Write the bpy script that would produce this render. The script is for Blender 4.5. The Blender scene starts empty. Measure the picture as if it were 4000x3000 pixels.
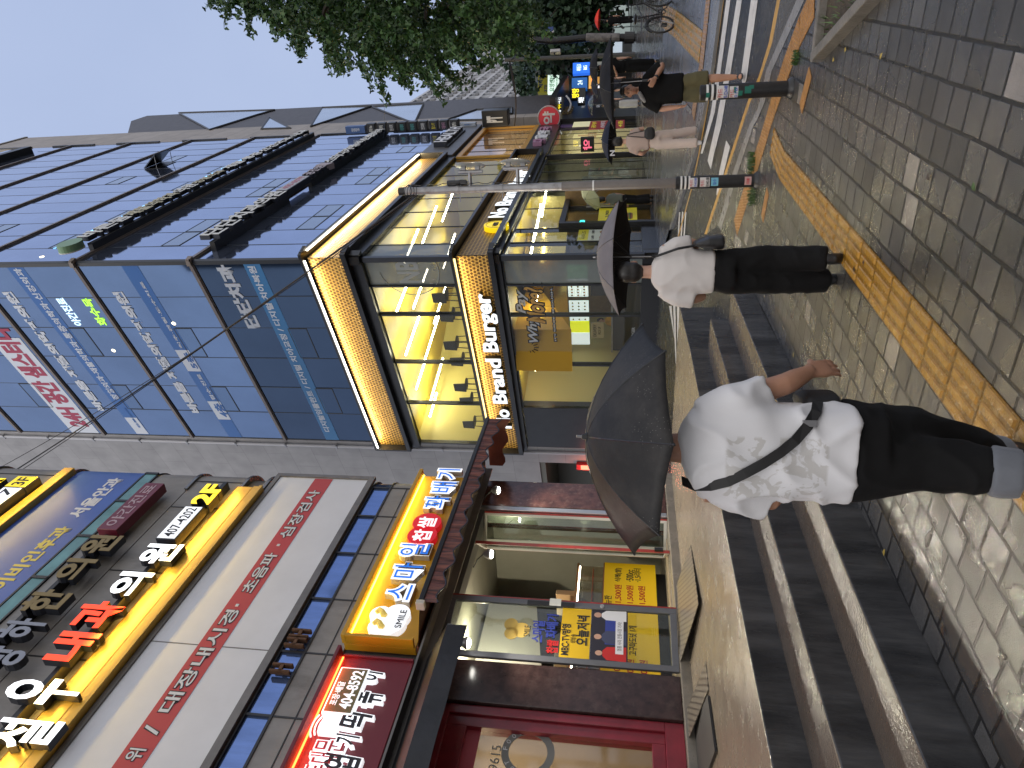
import bpy, bmesh, math, random
from mathutils import Vector, Matrix, noise as mnoise
R = math.radians
random.seed(7)
SC = bpy.context.scene
COL = SC.collection

# ------------------------------------------------------------------ camera
FPX, PITCH, ROLL, EYE = 2700.0, R(9.1), R(0.85), 1.7      # focal length in photo pixels, photo is 4000 x 3000 (held sideways)
cp, sp, cr, sr = math.cos(PITCH), math.sin(PITCH), math.cos(ROLL), math.sin(ROLL)
ax_x = Vector((sr, cr * sp, -cr * cp)); ax_y = Vector((cr, -sr * sp, sr * cp)); ax_z = -Vector((0, cp, sp))
cam = bpy.data.cameras.new('camera'); camo = bpy.data.objects.new('camera', cam); COL.objects.link(camo)
M3 = Matrix((ax_x, ax_y, ax_z)).transposed().to_4x4(); M3.translation = (0, 0, EYE)
camo.matrix_world = M3
cam.sensor_width = 36; cam.lens = 36 * FPX / 4000; cam.clip_end = 2000; cam.clip_start = 0.05
SC.camera = camo

# ------------------------------------------------------------------ world and sun
SUN_EL, SUN_AZ = R(40), R(150)
wd = bpy.data.worlds.new('World'); SC.world = wd; wd.use_nodes = True
nt = wd.node_tree; bg = nt.nodes['Background']
sky = nt.nodes.new('ShaderNodeTexSky'); sky.sky_type = 'NISHITA'; sky.sun_disc = False
sky.sun_elevation = SUN_EL; sky.sun_rotation = SUN_AZ; sky.dust_density = 3; sky.air_density = 1.5
tcw = nt.nodes.new('ShaderNodeTexCoord'); nzw = nt.nodes.new('ShaderNodeTexNoise'); nzw.inputs['Scale'].default_value = 2.2
nzw.inputs['Detail'].default_value = 5
nt.links.new(tcw.outputs['Generated'], nzw.inputs['Vector'])
crw = nt.nodes.new('ShaderNodeValToRGB')
crw.color_ramp.elements[0].position = .25; crw.color_ramp.elements[0].color = (4.2, 5.2, 7.7, 1)
crw.color_ramp.elements[1].position = .78; crw.color_ramp.elements[1].color = (5.1, 6.05, 8.5, 1)
nt.links.new(nzw.outputs['Fac'], crw.inputs['Fac'])
# the cloud ahead is blue-grey, behind the viewer and overhead it is brighter and more neutral
sxw = nt.nodes.new('ShaderNodeSeparateXYZ'); nt.links.new(tcw.outputs['Generated'], sxw.inputs[0])
mrw = nt.nodes.new('ShaderNodeMapRange'); mrw.inputs[1].default_value = .45; mrw.inputs[2].default_value = -.30; nt.links.new(sxw.outputs[1], mrw.inputs[0])
mxb = nt.nodes.new('ShaderNodeMix'); mxb.data_type = 'RGBA'; nt.links.new(mrw.outputs[0], mxb.inputs[0]); nt.links.new(crw.outputs['Color'], mxb.inputs[6]); mxb.inputs[7].default_value = (10.6, 10.4, 10.6, 1)
mxw = nt.nodes.new('ShaderNodeMix'); mxw.data_type = 'RGBA'; mxw.inputs[0].default_value = .93
nt.links.new(sky.outputs['Color'], mxw.inputs[6]); nt.links.new(mxb.outputs[2], mxw.inputs[7])
nt.links.new(mxw.outputs[2], bg.inputs['Color']); bg.inputs['Strength'].default_value = .1
sd = bpy.data.lights.new('sun', 'SUN'); sd.energy = .5; sd.angle = R(25); sd.color = (1, .96, .9)
so = bpy.data.objects.new('sun', sd); COL.objects.link(so)
so.rotation_euler = (R(50), 0, R(-30))
SC.view_settings.view_transform = 'Standard'; SC.view_settings.look = 'None'
SC.view_settings.exposure = 0; SC.view_settings.gamma = 1
try:
    SC.cycles.max_bounces = 8; SC.cycles.transparent_max_bounces = 12; SC.cycles.use_denoising = True
    SC.cycles.caustics_reflective = False; SC.cycles.caustics_refractive = False; SC.cycles.sample_clamp_indirect = 4
except Exception: pass

# ------------------------------------------------------------------ photo measurements -> points on real surfaces
def ray(X, Y):
    r, d = 1500 - Y, X - 2000
    return (ax_x * d + ax_y * r) / FPX + Vector((0, cp, sp))
EYEV = Vector((0, 0, EYE))
def hz(y):                                   # ground height: flat by the steps, then the street climbs
    if y < 9.5: return 0.0
    if y < 18: return (y - 9.5) * .77 / 8.5
    if y < 40: return .77 + (y - 18) * .028
    return .77 + 22 * .028
def ongr(X, Y, dz=0.0):
    v = ray(X, Y); z = dz
    for _ in range(40):
        t = (z - EYE) / v.z if v.z < -1e-4 else 400
        t = min(max(t, 0), 400)
        z = z * .5 + .5 * (hz(v.y * t) + dz)
    p = EYEV + v * t
    return Vector((p.x, p.y, hz(p.y) + dz))
def onz(X, Y, z):
    v = ray(X, Y); return EYEV + v * ((z - EYE) / v.z)
def ony(X, Y, y):
    v = ray(X, Y); return EYEV + v * (y / v.y)

# ------------------------------------------------------------------ frames: x = along a facade, y = inward, z = up
class Frame:
    def __init__(s, P, d):
        s.P = Vector((P[0], P[1], 0)); s.d = Vector((d[0], d[1], 0)).normalized()
        s.n = Vector((s.d.y, -s.d.x, 0)); s.rz = math.atan2(s.d.y, s.d.x)
    def q(s, X, Y, o=0.0):
        v = ray(X, Y); p0 = s.P + s.n * o
        t = s.n.dot(p0 - EYEV) / s.n.dot(v); w = EYEV + v * t
        return s.d.dot(w - s.P), w.z
    def w(s, x, o, z): return s.P + s.d * x + s.n * o + Vector((0, 0, z))
def dirv(deg): return (math.sin(R(deg)), math.cos(R(deg)))
W = Frame((0, 0), (1, 0))
FC = Frame((-3.81, 9.6), dirv(26.6))                       # left building, street front
FA = Frame((3.35, 17.97), [-c for c in dirv(-43.26)])      # glass building, side-street front (x negative from the corner)
FB = Frame((3.35, 17.97), dirv(30.42))                     # glass building, street front (x positive from the corner)

# ------------------------------------------------------------------ materials
MATS = {}
def mat(name, col, rough=.6, metal=0, var=0.0, vscale=3.0, bump=0.0, bscale=20.0, emit=None, es=0.0, spec=.5, coat=0.0, wet=0.0, stretch=None, alpha=1.0, dirt=None, dscale=1.2):
    if name in MATS: return MATS[name]
    m = bpy.data.materials.new(name); m.use_nodes = True; n = m.node_tree; L = n.links
    b = n.nodes['Principled BSDF']
    b.inputs['Base Color'].default_value = (*col, 1); b.inputs['Roughness'].default_value = rough
    b.inputs['Metallic'].default_value = metal; b.inputs['Specular IOR Level'].default_value = spec
    if coat: b.inputs['Coat Weight'].default_value = coat; b.inputs['Coat Roughness'].default_value = .12
    if alpha < 1: b.inputs['Alpha'].default_value = alpha
    if emit:
        b.inputs['Emission Color'].default_value = (*emit, 1); b.inputs['Emission Strength'].default_value = es
    if var or bump or wet or dirt:
        tc = n.nodes.new('ShaderNodeTexCoord'); src = tc.outputs['Object']
        if stretch:
            mp = n.nodes.new('ShaderNodeMapping'); mp.inputs['Scale'].default_value = stretch
            L.new(src, mp.inputs['Vector']); src = mp.outputs['Vector']
        if var or dirt or wet:
            nz = n.nodes.new('ShaderNodeTexNoise'); nz.inputs['Scale'].default_value = vscale; nz.inputs['Detail'].default_value = 7
            nz.inputs['Roughness'].default_value = .62
            L.new(src, nz.inputs['Vector'])
            cr_ = n.nodes.new('ShaderNodeValToRGB'); e = cr_.color_ramp.elements
            e[0].position = .28; e[1].position = .72
            e[0].color = (*[max(0, c * (1 - var)) for c in col], 1); e[1].color = (*[min(1, c * (1 + var)) for c in col], 1)
            L.new(nz.outputs['Fac'], cr_.inputs['Fac']); out = cr_.outputs['Color']
            if dirt:
                n2 = n.nodes.new('ShaderNodeTexNoise'); n2.inputs['Scale'].default_value = dscale; n2.inputs['Detail'].default_value = 9; n2.inputs['Roughness'].default_value = .7
                L.new(src, n2.inputs['Vector'])
                r2 = n.nodes.new('ShaderNodeValToRGB'); r2.color_ramp.elements[0].position = .52; r2.color_ramp.elements[1].position = .7
                r2.color_ramp.elements[0].color = (0, 0, 0, 1); r2.color_ramp.elements[1].color = (.85, .85, .85, 1)
                L.new(n2.outputs['Fac'], r2.inputs['Fac'])
                mx = n.nodes.new('ShaderNodeMix'); mx.data_type = 'RGBA'; L.new(r2.outputs['Color'], mx.inputs[0])
                L.new(out, mx.inputs[6]); mx.inputs[7].default_value = (*dirt, 1); out = mx.outputs[2]
            L.new(out, b.inputs['Base Color'])
            if wet:
                mr = n.nodes.new('ShaderNodeMapRange'); mr.inputs[1].default_value = .35; mr.inputs[2].default_value = .65
                mr.inputs[3].default_value = rough; mr.inputs[4].default_value = max(.05, rough - wet)
                L.new(nz.outputs['Fac'], mr.inputs[0]); L.new(mr.outputs[0], b.inputs['Roughness'])
        if bump:
            nb = n.nodes.new('ShaderNodeTexNoise'); nb.inputs['Scale'].default_value = bscale; nb.inputs['Detail'].default_value = 6
            L.new(src, nb.inputs['Vector'])
            bp = n.nodes.new('ShaderNodeBump'); bp.inputs['Strength'].default_value = bump; bp.inputs['Distance'].default_value = .02
            L.new(nb.outputs['Fac'], bp.inputs['Height']); L.new(bp.outputs['Normal'], b.inputs['Normal'])
    MATS[name] = m
    return m
def glow(name, col, s, base=None):
    return mat(name, base or col, rough=.5, emit=col, es=s)
def glass(name, tint=(.85, .9, .88), refl=.1, rough=.02):
    if name in MATS: return MATS[name]
    m = bpy.data.materials.new(name); m.use_nodes = True; n = m.node_tree; n.nodes.clear(); L = n.links
    o = n.nodes.new('ShaderNodeOutputMaterial'); t = n.nodes.new('ShaderNodeBsdfTransparent'); g = n.nodes.new('ShaderNodeBsdfGlossy')
    t.inputs['Color'].default_value = (*tint, 1); g.inputs['Roughness'].default_value = rough
    f = n.nodes.new('ShaderNodeLayerWeight'); f.inputs['Blend'].default_value = .5
    pw = n.nodes.new('ShaderNodeMath'); pw.operation = 'POWER'; pw.inputs[1].default_value = 4.5; L.new(f.outputs['Facing'], pw.inputs[0])
    a = n.nodes.new('ShaderNodeMath'); a.operation = 'MULTIPLY_ADD'; a.inputs[1].default_value = .85; a.inputs[2].default_value = refl; a.use_clamp = True
    mx = n.nodes.new('ShaderNodeMixShader')
    L.new(pw.outputs[0], a.inputs[0]); L.new(a.outputs[0], mx.inputs[0]); L.new(t.outputs[0], mx.inputs[1]); L.new(g.outputs[0], mx.inputs[2]); L.new(mx.outputs[0], o.inputs[0])
    MATS[name] = m
    return m
def N(m): return m.node_tree.nodes
# ------------------------------------------------------------------ mesh builder (frame coordinates: x along, o outward, z up)
class MB:
    def __init__(s): s.v = []; s.f = []; s.mi = []; s.cur = 0; s.sm = []; s.smooth = False
    def vert(s, x, o, z): s.v.append((x, -o, z)); return len(s.v) - 1
    def face(s, ids): s.f.append(tuple(ids)); s.mi.append(s.cur); s.sm.append(s.smooth)
    def quad(s, *pts): s.face([s.vert(*p) for p in pts])
    def box(s, x0, x1, o0, o1, z0, z1):
        i = [s.vert(x, o, z) for z in (z0, z1) for o in (o0, o1) for x in (x0, x1)]
        for q in ((0, 1, 3, 2), (4, 6, 7, 5), (0, 4, 5, 1), (2, 3, 7, 6), (0, 2, 6, 4), (1, 5, 7, 3)):
            s.face([i[k] for k in q])
        return s
    def prism(s, poly, z0, z1, top=True):           # poly of (x, o), vertical extrusion
        n = len(poly); a = [s.vert(x, o, z0) for x, o in poly]; b = [s.vert(x, o, z1) for x, o in poly]
        for k in range(n): s.face((a[k], a[(k + 1) % n], b[(k + 1) % n], b[k]))
        s.face(b); s.face(a[::-1]); return s
    def slab(s, poly, o0, o1):                       # poly of (x, z), extruded outward
        n = len(poly); a = [s.vert(x, o0, z) for x, z in poly]; b = [s.vert(x, o1, z) for x, z in poly]
        for k in range(n): s.face((a[k], a[(k + 1) % n], b[(k + 1) % n], b[k]))
        s.face(b); s.face(a[::-1]); return s
    def tube(s, pts, r, n=10, cap=True, rx=None):
        pts = [Vector((p[0], p[1], p[2])) for p in pts]; rs = r if isinstance(r, (list, tuple)) else [r] * len(pts)
        prev = None; up = None
        for k, p in enumerate(pts):
            a = pts[max(k - 1, 0)]; b = pts[min(k + 1, len(pts) - 1)]; t = (b - a).normalized()
            if up is None:
                up = Vector((0, 0, 1)) if abs(t.z) < .9 else Vector((1, 0, 0))
            u = (up - t * up.dot(t)).normalized(); w = t.cross(u); up = u
            ring = [s.vert(*(p + (u * math.cos(6.2832 * j / n) + w * math.sin(6.2832 * j / n)) * rs[k])) for j in range(n)]
            if prev:
                for j in range(n): s.face((prev[j], prev[(j + 1) % n], ring[(j + 1) % n], ring[j]))
            elif cap: s.face(ring[::-1])
            prev = ring
        if cap: s.face(prev)
        return s
    def lathe(s, prof, c=(0, 0, 0), n=20, cap=True):           # prof of (r, z)
        prev = None
        for r, z in prof:
            ring = [s.vert(c[0] + r * math.cos(6.2832 * j / n), c[1] + r * math.sin(6.2832 * j / n), c[2] + z) for j in range(n)]
            if prev:
                for j in range(n): s.face((prev[j], prev[(j + 1) % n], ring[(j + 1) % n], ring[j]))
            elif cap: s.face(ring[::-1])
            prev = ring
        if cap: s.face(prev)
        return s
    def ell(s, c, r, nu=14, nv=10):
        rows = []
        for i in range(nv + 1):
            th = math.pi * i / nv
            rows.append([s.vert(c[0] + r[0] * math.sin(th) * math.cos(6.2832 * j / nu), c[1] + r[1] * math.sin(th) * math.sin(6.2832 * j / nu), c[2] + r[2] * math.cos(th)) for j in range(nu)])
        for i in range(nv):
            for j in range(nu): s.face((rows[i][j], rows[i][(j + 1) % nu], rows[i + 1][(j + 1) % nu], rows[i + 1][j]))
        return s
    def disc(s, x, z, r, o0, o1, n=28, rz=None):
        return s.slab([(x + r * math.cos(6.2832 * k / n), z + (rz or r) * math.sin(6.2832 * k / n)) for k in range(n)], o0, o1)
    def text(s, body, x0, x1, z0, z1, o0, o1, bold=0.0, shear=0.0, res=3, align='CENTER'):
        k = (body, round(bold, 4), shear, res, align); d = TXT.get(k)
        if d is None:
            cu = bpy.data.curves.new('lettering', 'FONT'); cu.body = body; cu.extrude = .5; cu.offset = bold; cu.resolution_u = res; cu.shear = shear; cu.align_x = align
            t = bpy.data.objects.new('lettering', cu); COL.objects.link(t)
            dg = bpy.context.evaluated_depsgraph_get(); me = bpy.data.meshes.new_from_object(t.evaluated_get(dg))
            d = ([tuple(v.co) for v in me.vertices], [tuple(p.vertices) for p in me.polygons])
            bpy.data.objects.remove(t); bpy.data.curves.remove(cu); bpy.data.meshes.remove(me); TXT[k] = d
        vs, fs = d
        if not vs: return s
        ax = min(v[0] for v in vs); bx = max(v[0] for v in vs); ay = min(v[1] for v in vs); by = max(v[1] for v in vs)
        kx = (x1 - x0) / max(bx - ax, 1e-6); kz = (z1 - z0) / max(by - ay, 1e-6)
        base = len(s.v)
        for v in vs: s.vert(x0 + (v[0] - ax) * kx, o0 + (v[2] + .5) * (o1 - o0), z0 + (v[1] - ay) * kz)
        for f in fs: s.f.append(tuple(i + base for i in f)); s.mi.append(s.cur); s.sm.append(False)
        return s
    def tf(s, fn, start=0):
        for i in range(start, len(s.v)):
            x, y, z = s.v[i]; p = fn(Vector((x, -y, z))); s.v[i] = (p[0], -p[1], p[2])
        return s
    def mesh(s, name, mats, base=(0, 0, 0), smooth=False, ang=40):
        me = bpy.data.meshes.new(name); bx, bo, bz = base
        me.from_pydata([(x - bx, y + bo, z - bz) for x, y, z in s.v], [], s.f)
        if not isinstance(mats, (list, tuple)): mats = [mats]
        for m in mats: me.materials.append(m)
        me.polygons.foreach_set('material_index', s.mi)
        if smooth:
            me.polygons.foreach_set('use_smooth', [True] * len(s.f))
        bm = bmesh.new(); bm.from_mesh(me); bmesh.ops.recalc_face_normals(bm, faces=bm.faces); bm.to_mesh(me); bm.free()
        if smooth: me.set_sharp_from_angle(angle=R(ang))
        me.update()
        return me
TXT = {}
# ------------------------------------------------------------------ things and parts
def tag(o, label=None, cat=None, group=None, kind=None):
    if label: o['label'] = label
    if cat: o['category'] = cat
    if group: o['group'] = group
    if kind: o['kind'] = kind
    return o
class Thing:
    def __init__(s, name, label, cat, frame=W, base=(0, 0, 0), group=None):
        s.fr = frame; s.base = base
        o = bpy.data.objects.new(name, None); COL.objects.link(o); o.empty_display_size = .2
        o.location = frame.w(base[0], base[1], base[2]); o.rotation_euler = (0, 0, frame.rz)
        s.o = tag(o, label, cat, group)
    def part(s, name, mb, mats, parent=None, label=None, smooth=False, bev=0.0, ang=40, stuff=False):
        o = bpy.data.objects.new(name, mb.mesh(name, mats, s.base, smooth, ang)); COL.objects.link(o)
        o.parent = parent or s.o
        if label: o['label'] = label
        if stuff: o['kind'] = 'stuff'
        if bev:
            b = o.modifiers.new('bevel', 'BEVEL'); b.width = bev; b.segments = 2; b.limit_method = 'ANGLE'
        return o
def solo(name, mb, mats, label=None, cat=None, frame=W, base=(0, 0, 0), group=None, kind=None, smooth=False, bev=0.0, ang=40):
    o = bpy.data.objects.new(name, mb.mesh(name, mats, base, smooth, ang)); COL.objects.link(o)
    o.location = frame.w(*base); o.rotation_euler = (0, 0, frame.rz)
    if bev:
        b = o.modifiers.new('bevel', 'BEVEL'); b.width = bev; b.segments = 2; b.limit_method = 'ANGLE'
    return tag(o, label, cat, group, kind)
def copy_tree(o, parent=None):
    c = o.copy(); COL.objects.link(c)
    if parent: c.parent = parent
    for ch in list(o.children): copy_tree(ch, c)
    return c
def lamp(name, kind, loc, energy, col, size=.2, rot=None, spot=None, parent=None):
    l = bpy.data.lights.new(name, kind); l.energy = energy; l.color = col
    if kind == 'AREA':
        if isinstance(size, tuple): l.shape = 'RECTANGLE'; l.size, l.size_y = size
        else: l.size = size
    else: l.shadow_soft_size = size
    if spot: l.spot_size = R(spot); l.spot_blend = .6
    o = bpy.data.objects.new(name, l); COL.objects.link(o); o.location = loc
    if rot is not None: o.rotation_euler = rot
    return o
def aim(loc, tgt): return (Vector(tgt) - Vector(loc)).to_track_quat('-Z', 'Y').to_euler()
# ================================================================== GROUND
def sheet(name, poly, dz, m, kind='structure', label=None, cat=None, thick=0, group=None):
    """a flat piece of ground laid on the rising street; poly = world (x, y)"""
    bm = bmesh.new()
    vs = [bm.verts.new((p[0], p[1], 0)) for p in poly]; bm.faces.new(vs)
    for yk in (9.5, 18, 40):
        bmesh.ops.bisect_plane(bm, geom=bm.verts[:] + bm.edges[:] + bm.faces[:], plane_co=(0, yk, 0), plane_no=(0, 1, 0))
    bmesh.ops.triangulate(bm, faces=bm.faces[:])
    for v in bm.verts: v.co.z = hz(v.co.y) + dz
    bmesh.ops.recalc_face_normals(bm, faces=bm.faces)
    if bm.faces and sum(f.normal.z for f in bm.faces) < 0: bmesh.ops.reverse_faces(bm, faces=bm.faces)
    if thick:
        r = bmesh.ops.extrude_face_region(bm, geom=bm.faces[:])
        for v in [g for g in r['geom'] if isinstance(g, bmesh.types.BMVert)]: v.co.z -= thick
        bmesh.ops.recalc_face_normals(bm, faces=bm.faces)
    me = bpy.data.meshes.new(name); bm.to_mesh(me); bm.free(); me.materials.append(m)
    o = bpy.data.objects.new(name, me); COL.objects.link(o)
    return tag(o, label, cat, group, kind)
def gp(pts, dz=0): return [ongr(X, Y, dz)[:2] for X, Y in pts]

def wetstone(name, c0, c1, light, bw, bh, ang, mortar=.007, rough=.42, rain=.55, mcol=(.012, .011, .01), off=.5, bump=.6, frac=.975):
    m = bpy.data.materials.new(name); m.use_nodes = True; n = m.node_tree; L = n.links; b = n.nodes['Principled BSDF']
    g = n.nodes.new('ShaderNodeNewGeometry'); mp = n.nodes.new('ShaderNodeMapping'); mp.inputs['Rotation'].default_value = (0, 0, R(ang))
    L.new(g.outputs['Position'], mp.inputs['Vector'])
    nw = n.nodes.new('ShaderNodeTexNoise'); nw.inputs['Scale'].default_value = 1.1; L.new(g.outputs['Position'], nw.inputs['Vector'])
    ad = n.nodes.new('ShaderNodeVectorMath'); ad.operation = 'MULTIPLY_ADD'; ad.inputs[1].default_value = (.035, .035, 0)
    L.new(nw.outputs['Color'], ad.inputs[0]); L.new(mp.outputs['Vector'], ad.inputs[2])
    br = n.nodes.new('ShaderNodeTexBrick'); br.offset = off; br.inputs['Scale'].default_value = 1
    br.inputs['Brick Width'].default_value = bw; br.inputs['Row Height'].default_value = bh; br.inputs['Mortar Size'].default_value = mortar; br.inputs['Mortar Smooth'].default_value = .3
    br.inputs['Color1'].default_value = (0, 0, 0, 1); br.inputs['Color2'].default_value = (1, 1, 1, 1); br.inputs['Mortar'].default_value = (.3, .3, .3, 1)
    L.new(ad.outputs[0], br.inputs['Vector'])
    rp = n.nodes.new('ShaderNodeValToRGB'); e = rp.color_ramp.elements
    e[0].position = 0; e[0].color = (*c0, 1); e[1].position = frac - .01; e[1].color = (*c1, 1)
    e2 = e.new(frac); e2.color = (*light, 1)
    L.new(br.outputs['Color'], rp.inputs['Fac'])
    nz = n.nodes.new('ShaderNodeTexNoise'); nz.inputs['Scale'].default_value = 260; nz.inputs['Detail'].default_value = 3; L.new(g.outputs['Position'], nz.inputs['Vector'])
    nm = n.nodes.new('ShaderNodeTexNoise'); nm.inputs['Scale'].default_value = 2.3; nm.inputs['Detail'].default_value = 8; nm.inputs['Roughness'].default_value = .65; L.new(g.outputs['Position'], nm.inputs['Vector'])
    mr = n.nodes.new('ShaderNodeMapRange'); mr.inputs[1].default_value = .3; mr.inputs[2].default_value = .7; mr.inputs[3].default_value = .62; mr.inputs[4].default_value = 1.35
    L.new(nz.outputs['Fac'], mr.inputs[0])
    mr2 = n.nodes.new('ShaderNodeMapRange'); mr2.inputs[1].default_value = .3; mr2.inputs[2].default_value = .7; mr2.inputs[3].default_value = .68; mr2.inputs[4].default_value = 1.3
    L.new(nm.outputs['Fac'], mr2.inputs[0])
    mu = n.nodes.new('ShaderNodeMath'); mu.operation = 'MULTIPLY'; L.new(mr.outputs[0], mu.inputs[0]); L.new(mr2.outputs[0], mu.inputs[1])
    vm = n.nodes.new('ShaderNodeVectorMath'); vm.operation = 'SCALE'; L.new(rp.outputs['Color'], vm.inputs[0]); L.new(mu.outputs[0], vm.inputs['Scale'])
    mx = n.nodes.new('ShaderNodeMix'); mx.data_type = 'RGBA'; L.new(br.outputs['Fac'], mx.inputs[0]); L.new(vm.outputs[0], mx.inputs[6]); mx.inputs[7].default_value = (*mcol, 1)
    L.new(mx.outputs[2], b.inputs['Base Color'])
    # standing water: broad patches and the joints are smooth, the rest is only damp
    nr = n.nodes.new('ShaderNodeTexNoise'); nr.inputs['Scale'].default_value = 1.7; nr.inputs['Detail'].default_value = 5; L.new(mp.outputs['Vector'], nr.inputs['Vector'])
    sa = n.nodes.new('ShaderNodeMath'); sa.operation = 'MULTIPLY_ADD'; sa.inputs[1].default_value = .16; L.new(br.outputs['Color'], sa.inputs[0]); L.new(nr.outputs['Fac'], sa.inputs[2])
    pr = n.nodes.new('ShaderNodeMapRange'); pr.inputs[1].default_value = rain - .04; pr.inputs[2].default_value = rain + .1; pr.inputs[3].default_value = rough; pr.inputs[4].default_value = .17
    L.new(sa.outputs[0], pr.inputs[0]); L.new(pr.outputs[0], b.inputs['Roughness'])
    cw = n.nodes.new('ShaderNodeMapRange'); cw.inputs[1].default_value = rain - .12; cw.inputs[2].default_value = rain + .06; cw.inputs[3].default_value = .12; cw.inputs[4].default_value = .65
    L.new(sa.outputs[0], cw.inputs[0]); ij = n.nodes.new('ShaderNodeMath'); ij.operation = 'SUBTRACT'; ij.inputs[0].default_value = 1.0; L.new(br.outputs['Fac'], ij.inputs[1]); cm = n.nodes.new('ShaderNodeMath'); cm.operation = 'MULTIPLY'; L.new(cw.outputs[0], cm.inputs[0]); L.new(ij.outputs[0], cm.inputs[1]); L.new(cm.outputs[0], b.inputs['Coat Weight']); b.inputs['Coat Roughness'].default_value = .05
    n5 = n.nodes.new('ShaderNodeTexNoise'); n5.inputs['Scale'].default_value = 240; n5.inputs['Detail'].default_value = 3; L.new(g.outputs['Position'], n5.inputs['Vector'])
    b5 = n.nodes.new('ShaderNodeBump'); b5.inputs['Strength'].default_value = .3; b5.inputs['Distance'].default_value = .004; L.new(n5.outputs['Fac'], b5.inputs['Height']); L.new(b5.outputs['Normal'], b.inputs['Coat Normal'])
    hb = n.nodes.new('ShaderNodeMath'); hb.operation = 'MULTIPLY_ADD'; hb.inputs[1].default_value = -1.0
    n3 = n.nodes.new('ShaderNodeTexNoise'); n3.inputs['Scale'].default_value = 170; n3.inputs['Detail'].default_value = 4; L.new(g.outputs['Position'], n3.inputs['Vector'])
    sc = n.nodes.new('ShaderNodeMath'); sc.operation = 'MULTIPLY'; sc.inputs[1].default_value = .8; L.new(n3.outputs['Fac'], sc.inputs[0])
    L.new(br.outputs['Fac'], hb.inputs[0]); L.new(sc.outputs[0], hb.inputs[2])
    bp = n.nodes.new('ShaderNodeBump'); bp.inputs['Strength'].default_value = bump; bp.inputs['Distance'].default_value = .006
    L.new(hb.outputs[0], bp.inputs['Height']); L.new(bp.outputs['Normal'], b.inputs['Normal'])
    b.inputs['Specular IOR Level'].default_value = .55
    MATS[name] = m
    return m
PAVE = wetstone('wet_grey_pavers', (.044, .042, .040), (.084, .080, .075), (.25, .225, .20), .212, .212, 0, mortar=.013, rough=.36, rain=.55, bump=.75)
N(PAVE)['Mapping'].inputs['Rotation'].default_value = (0, 0, R(-59.5))
FARP = wetstone('wet_far_pavers', (.10, .10, .105), (.15, .148, .15), (.19, .18, .17), .8, .4, 0, rough=.3, rain=.5, bump=.3, frac=.95)
N(FARP)['Mapping'].inputs['Rotation'].default_value = (0, 0, R(-59.5 + 90))
ASPH = mat('wet_asphalt', (.030, .031, .034), .3, var=.35, vscale=5, bump=.5, bscale=90, wet=.2, dirt=(.018, .018, .02))
KERB = mat('kerb_stone', (.24, .23, .22), .4, var=.25, vscale=6, bump=.2, bscale=80, wet=.15, dirt=(.10, .095, .09))
GUTT = mat('gutter_concrete', (.085, .078, .068), .4, var=.35, vscale=7, bump=.4, bscale=70, wet=.2)
LINY = mat('yellow_road_paint', (.52, .29, .06), .45, var=.25, vscale=9, bump=.2, bscale=60, dirt=(.20, .13, .06), dscale=5)
LINW = mat('white_road_paint', (.62, .60, .58), .45, var=.12, vscale=6, bump=.2, bscale=60, dirt=(.35, .34, .33), dscale=4)
SOIL = mat('soil', (.055, .040, .025), .8, var=.5, vscale=14, bump=1, bscale=30)
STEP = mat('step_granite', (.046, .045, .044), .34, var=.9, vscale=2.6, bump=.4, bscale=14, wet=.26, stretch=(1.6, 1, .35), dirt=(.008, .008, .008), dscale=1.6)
TREADM = mat('tread_granite', (.105, .082, .064), .34, var=.3, vscale=2.5, bump=.2, bscale=60, wet=.16, dirt=(.075, .06, .05), dscale=3)  # paler than the risers: light on the treads put into the colour
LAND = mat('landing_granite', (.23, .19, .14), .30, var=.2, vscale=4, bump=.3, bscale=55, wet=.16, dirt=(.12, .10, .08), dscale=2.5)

far = 700
sheet('ground', [(-far, -60), (far, -60), (far, far), (-far, far)], -.03, mat('far_ground', (.06, .06, .058), .7, var=.3, vscale=.4))
sheet('road', [(-60, 6), (60, 2), (60, 26), (10, 24), (30, 60), (-4, 60), (-30, 40)], -.012, ASPH)
# near pavement, cut along the steps and the kerb
stepline = [(-3.2, .40), (-1.74, 3.5), (-.89, 5.3), (1.01, 9.0)]
kerb_in = [(2817, 900), (2885, 668), (2945, 490), (2988, 400), (3016, 277), (3135, 18)]
kin = gp(kerb_in)
ke = Vector(kin[-1]) - Vector(kin[-2]); kend = Vector(kin[-1]) + ke.normalized() * 9
sheet('pavement', stepline + gp([(2828, 1040)]) + kin + [tuple(kend), (kend.x + 2, -12), (-8, -12), (-8, -8)], 0, PAVE)
kout = gp([(2806, 880), (2868, 660), (2928, 490), (2968, 400), (2994, 277), (3105, 18)]); koe = tuple(Vector(kout[-1]) + ke.normalized() * 9)
sheet('kerb', kin + [tuple(kend), koe] + kout[::-1], .004, KERB)
gut = gp([(2760, 915), (2826, 713), (2929, 400), (3016, 163), (3046, 0)]); ge = tuple(Vector(gut[-1]) + ke.normalized() * 9)
sheet('gutter', kout + [koe, ge] + gut[::-1], -.004, GUTT)
yo = gp([(2750, 915), (2816, 713), (2917, 400), (3002, 163), (3032, 0)]); ye = tuple(Vector(yo[-1]) + ke.normalized() * 9)
sheet('yellow_edge_line', gut + [ge, ye] + yo[::-1], -.006, LINY)
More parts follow.
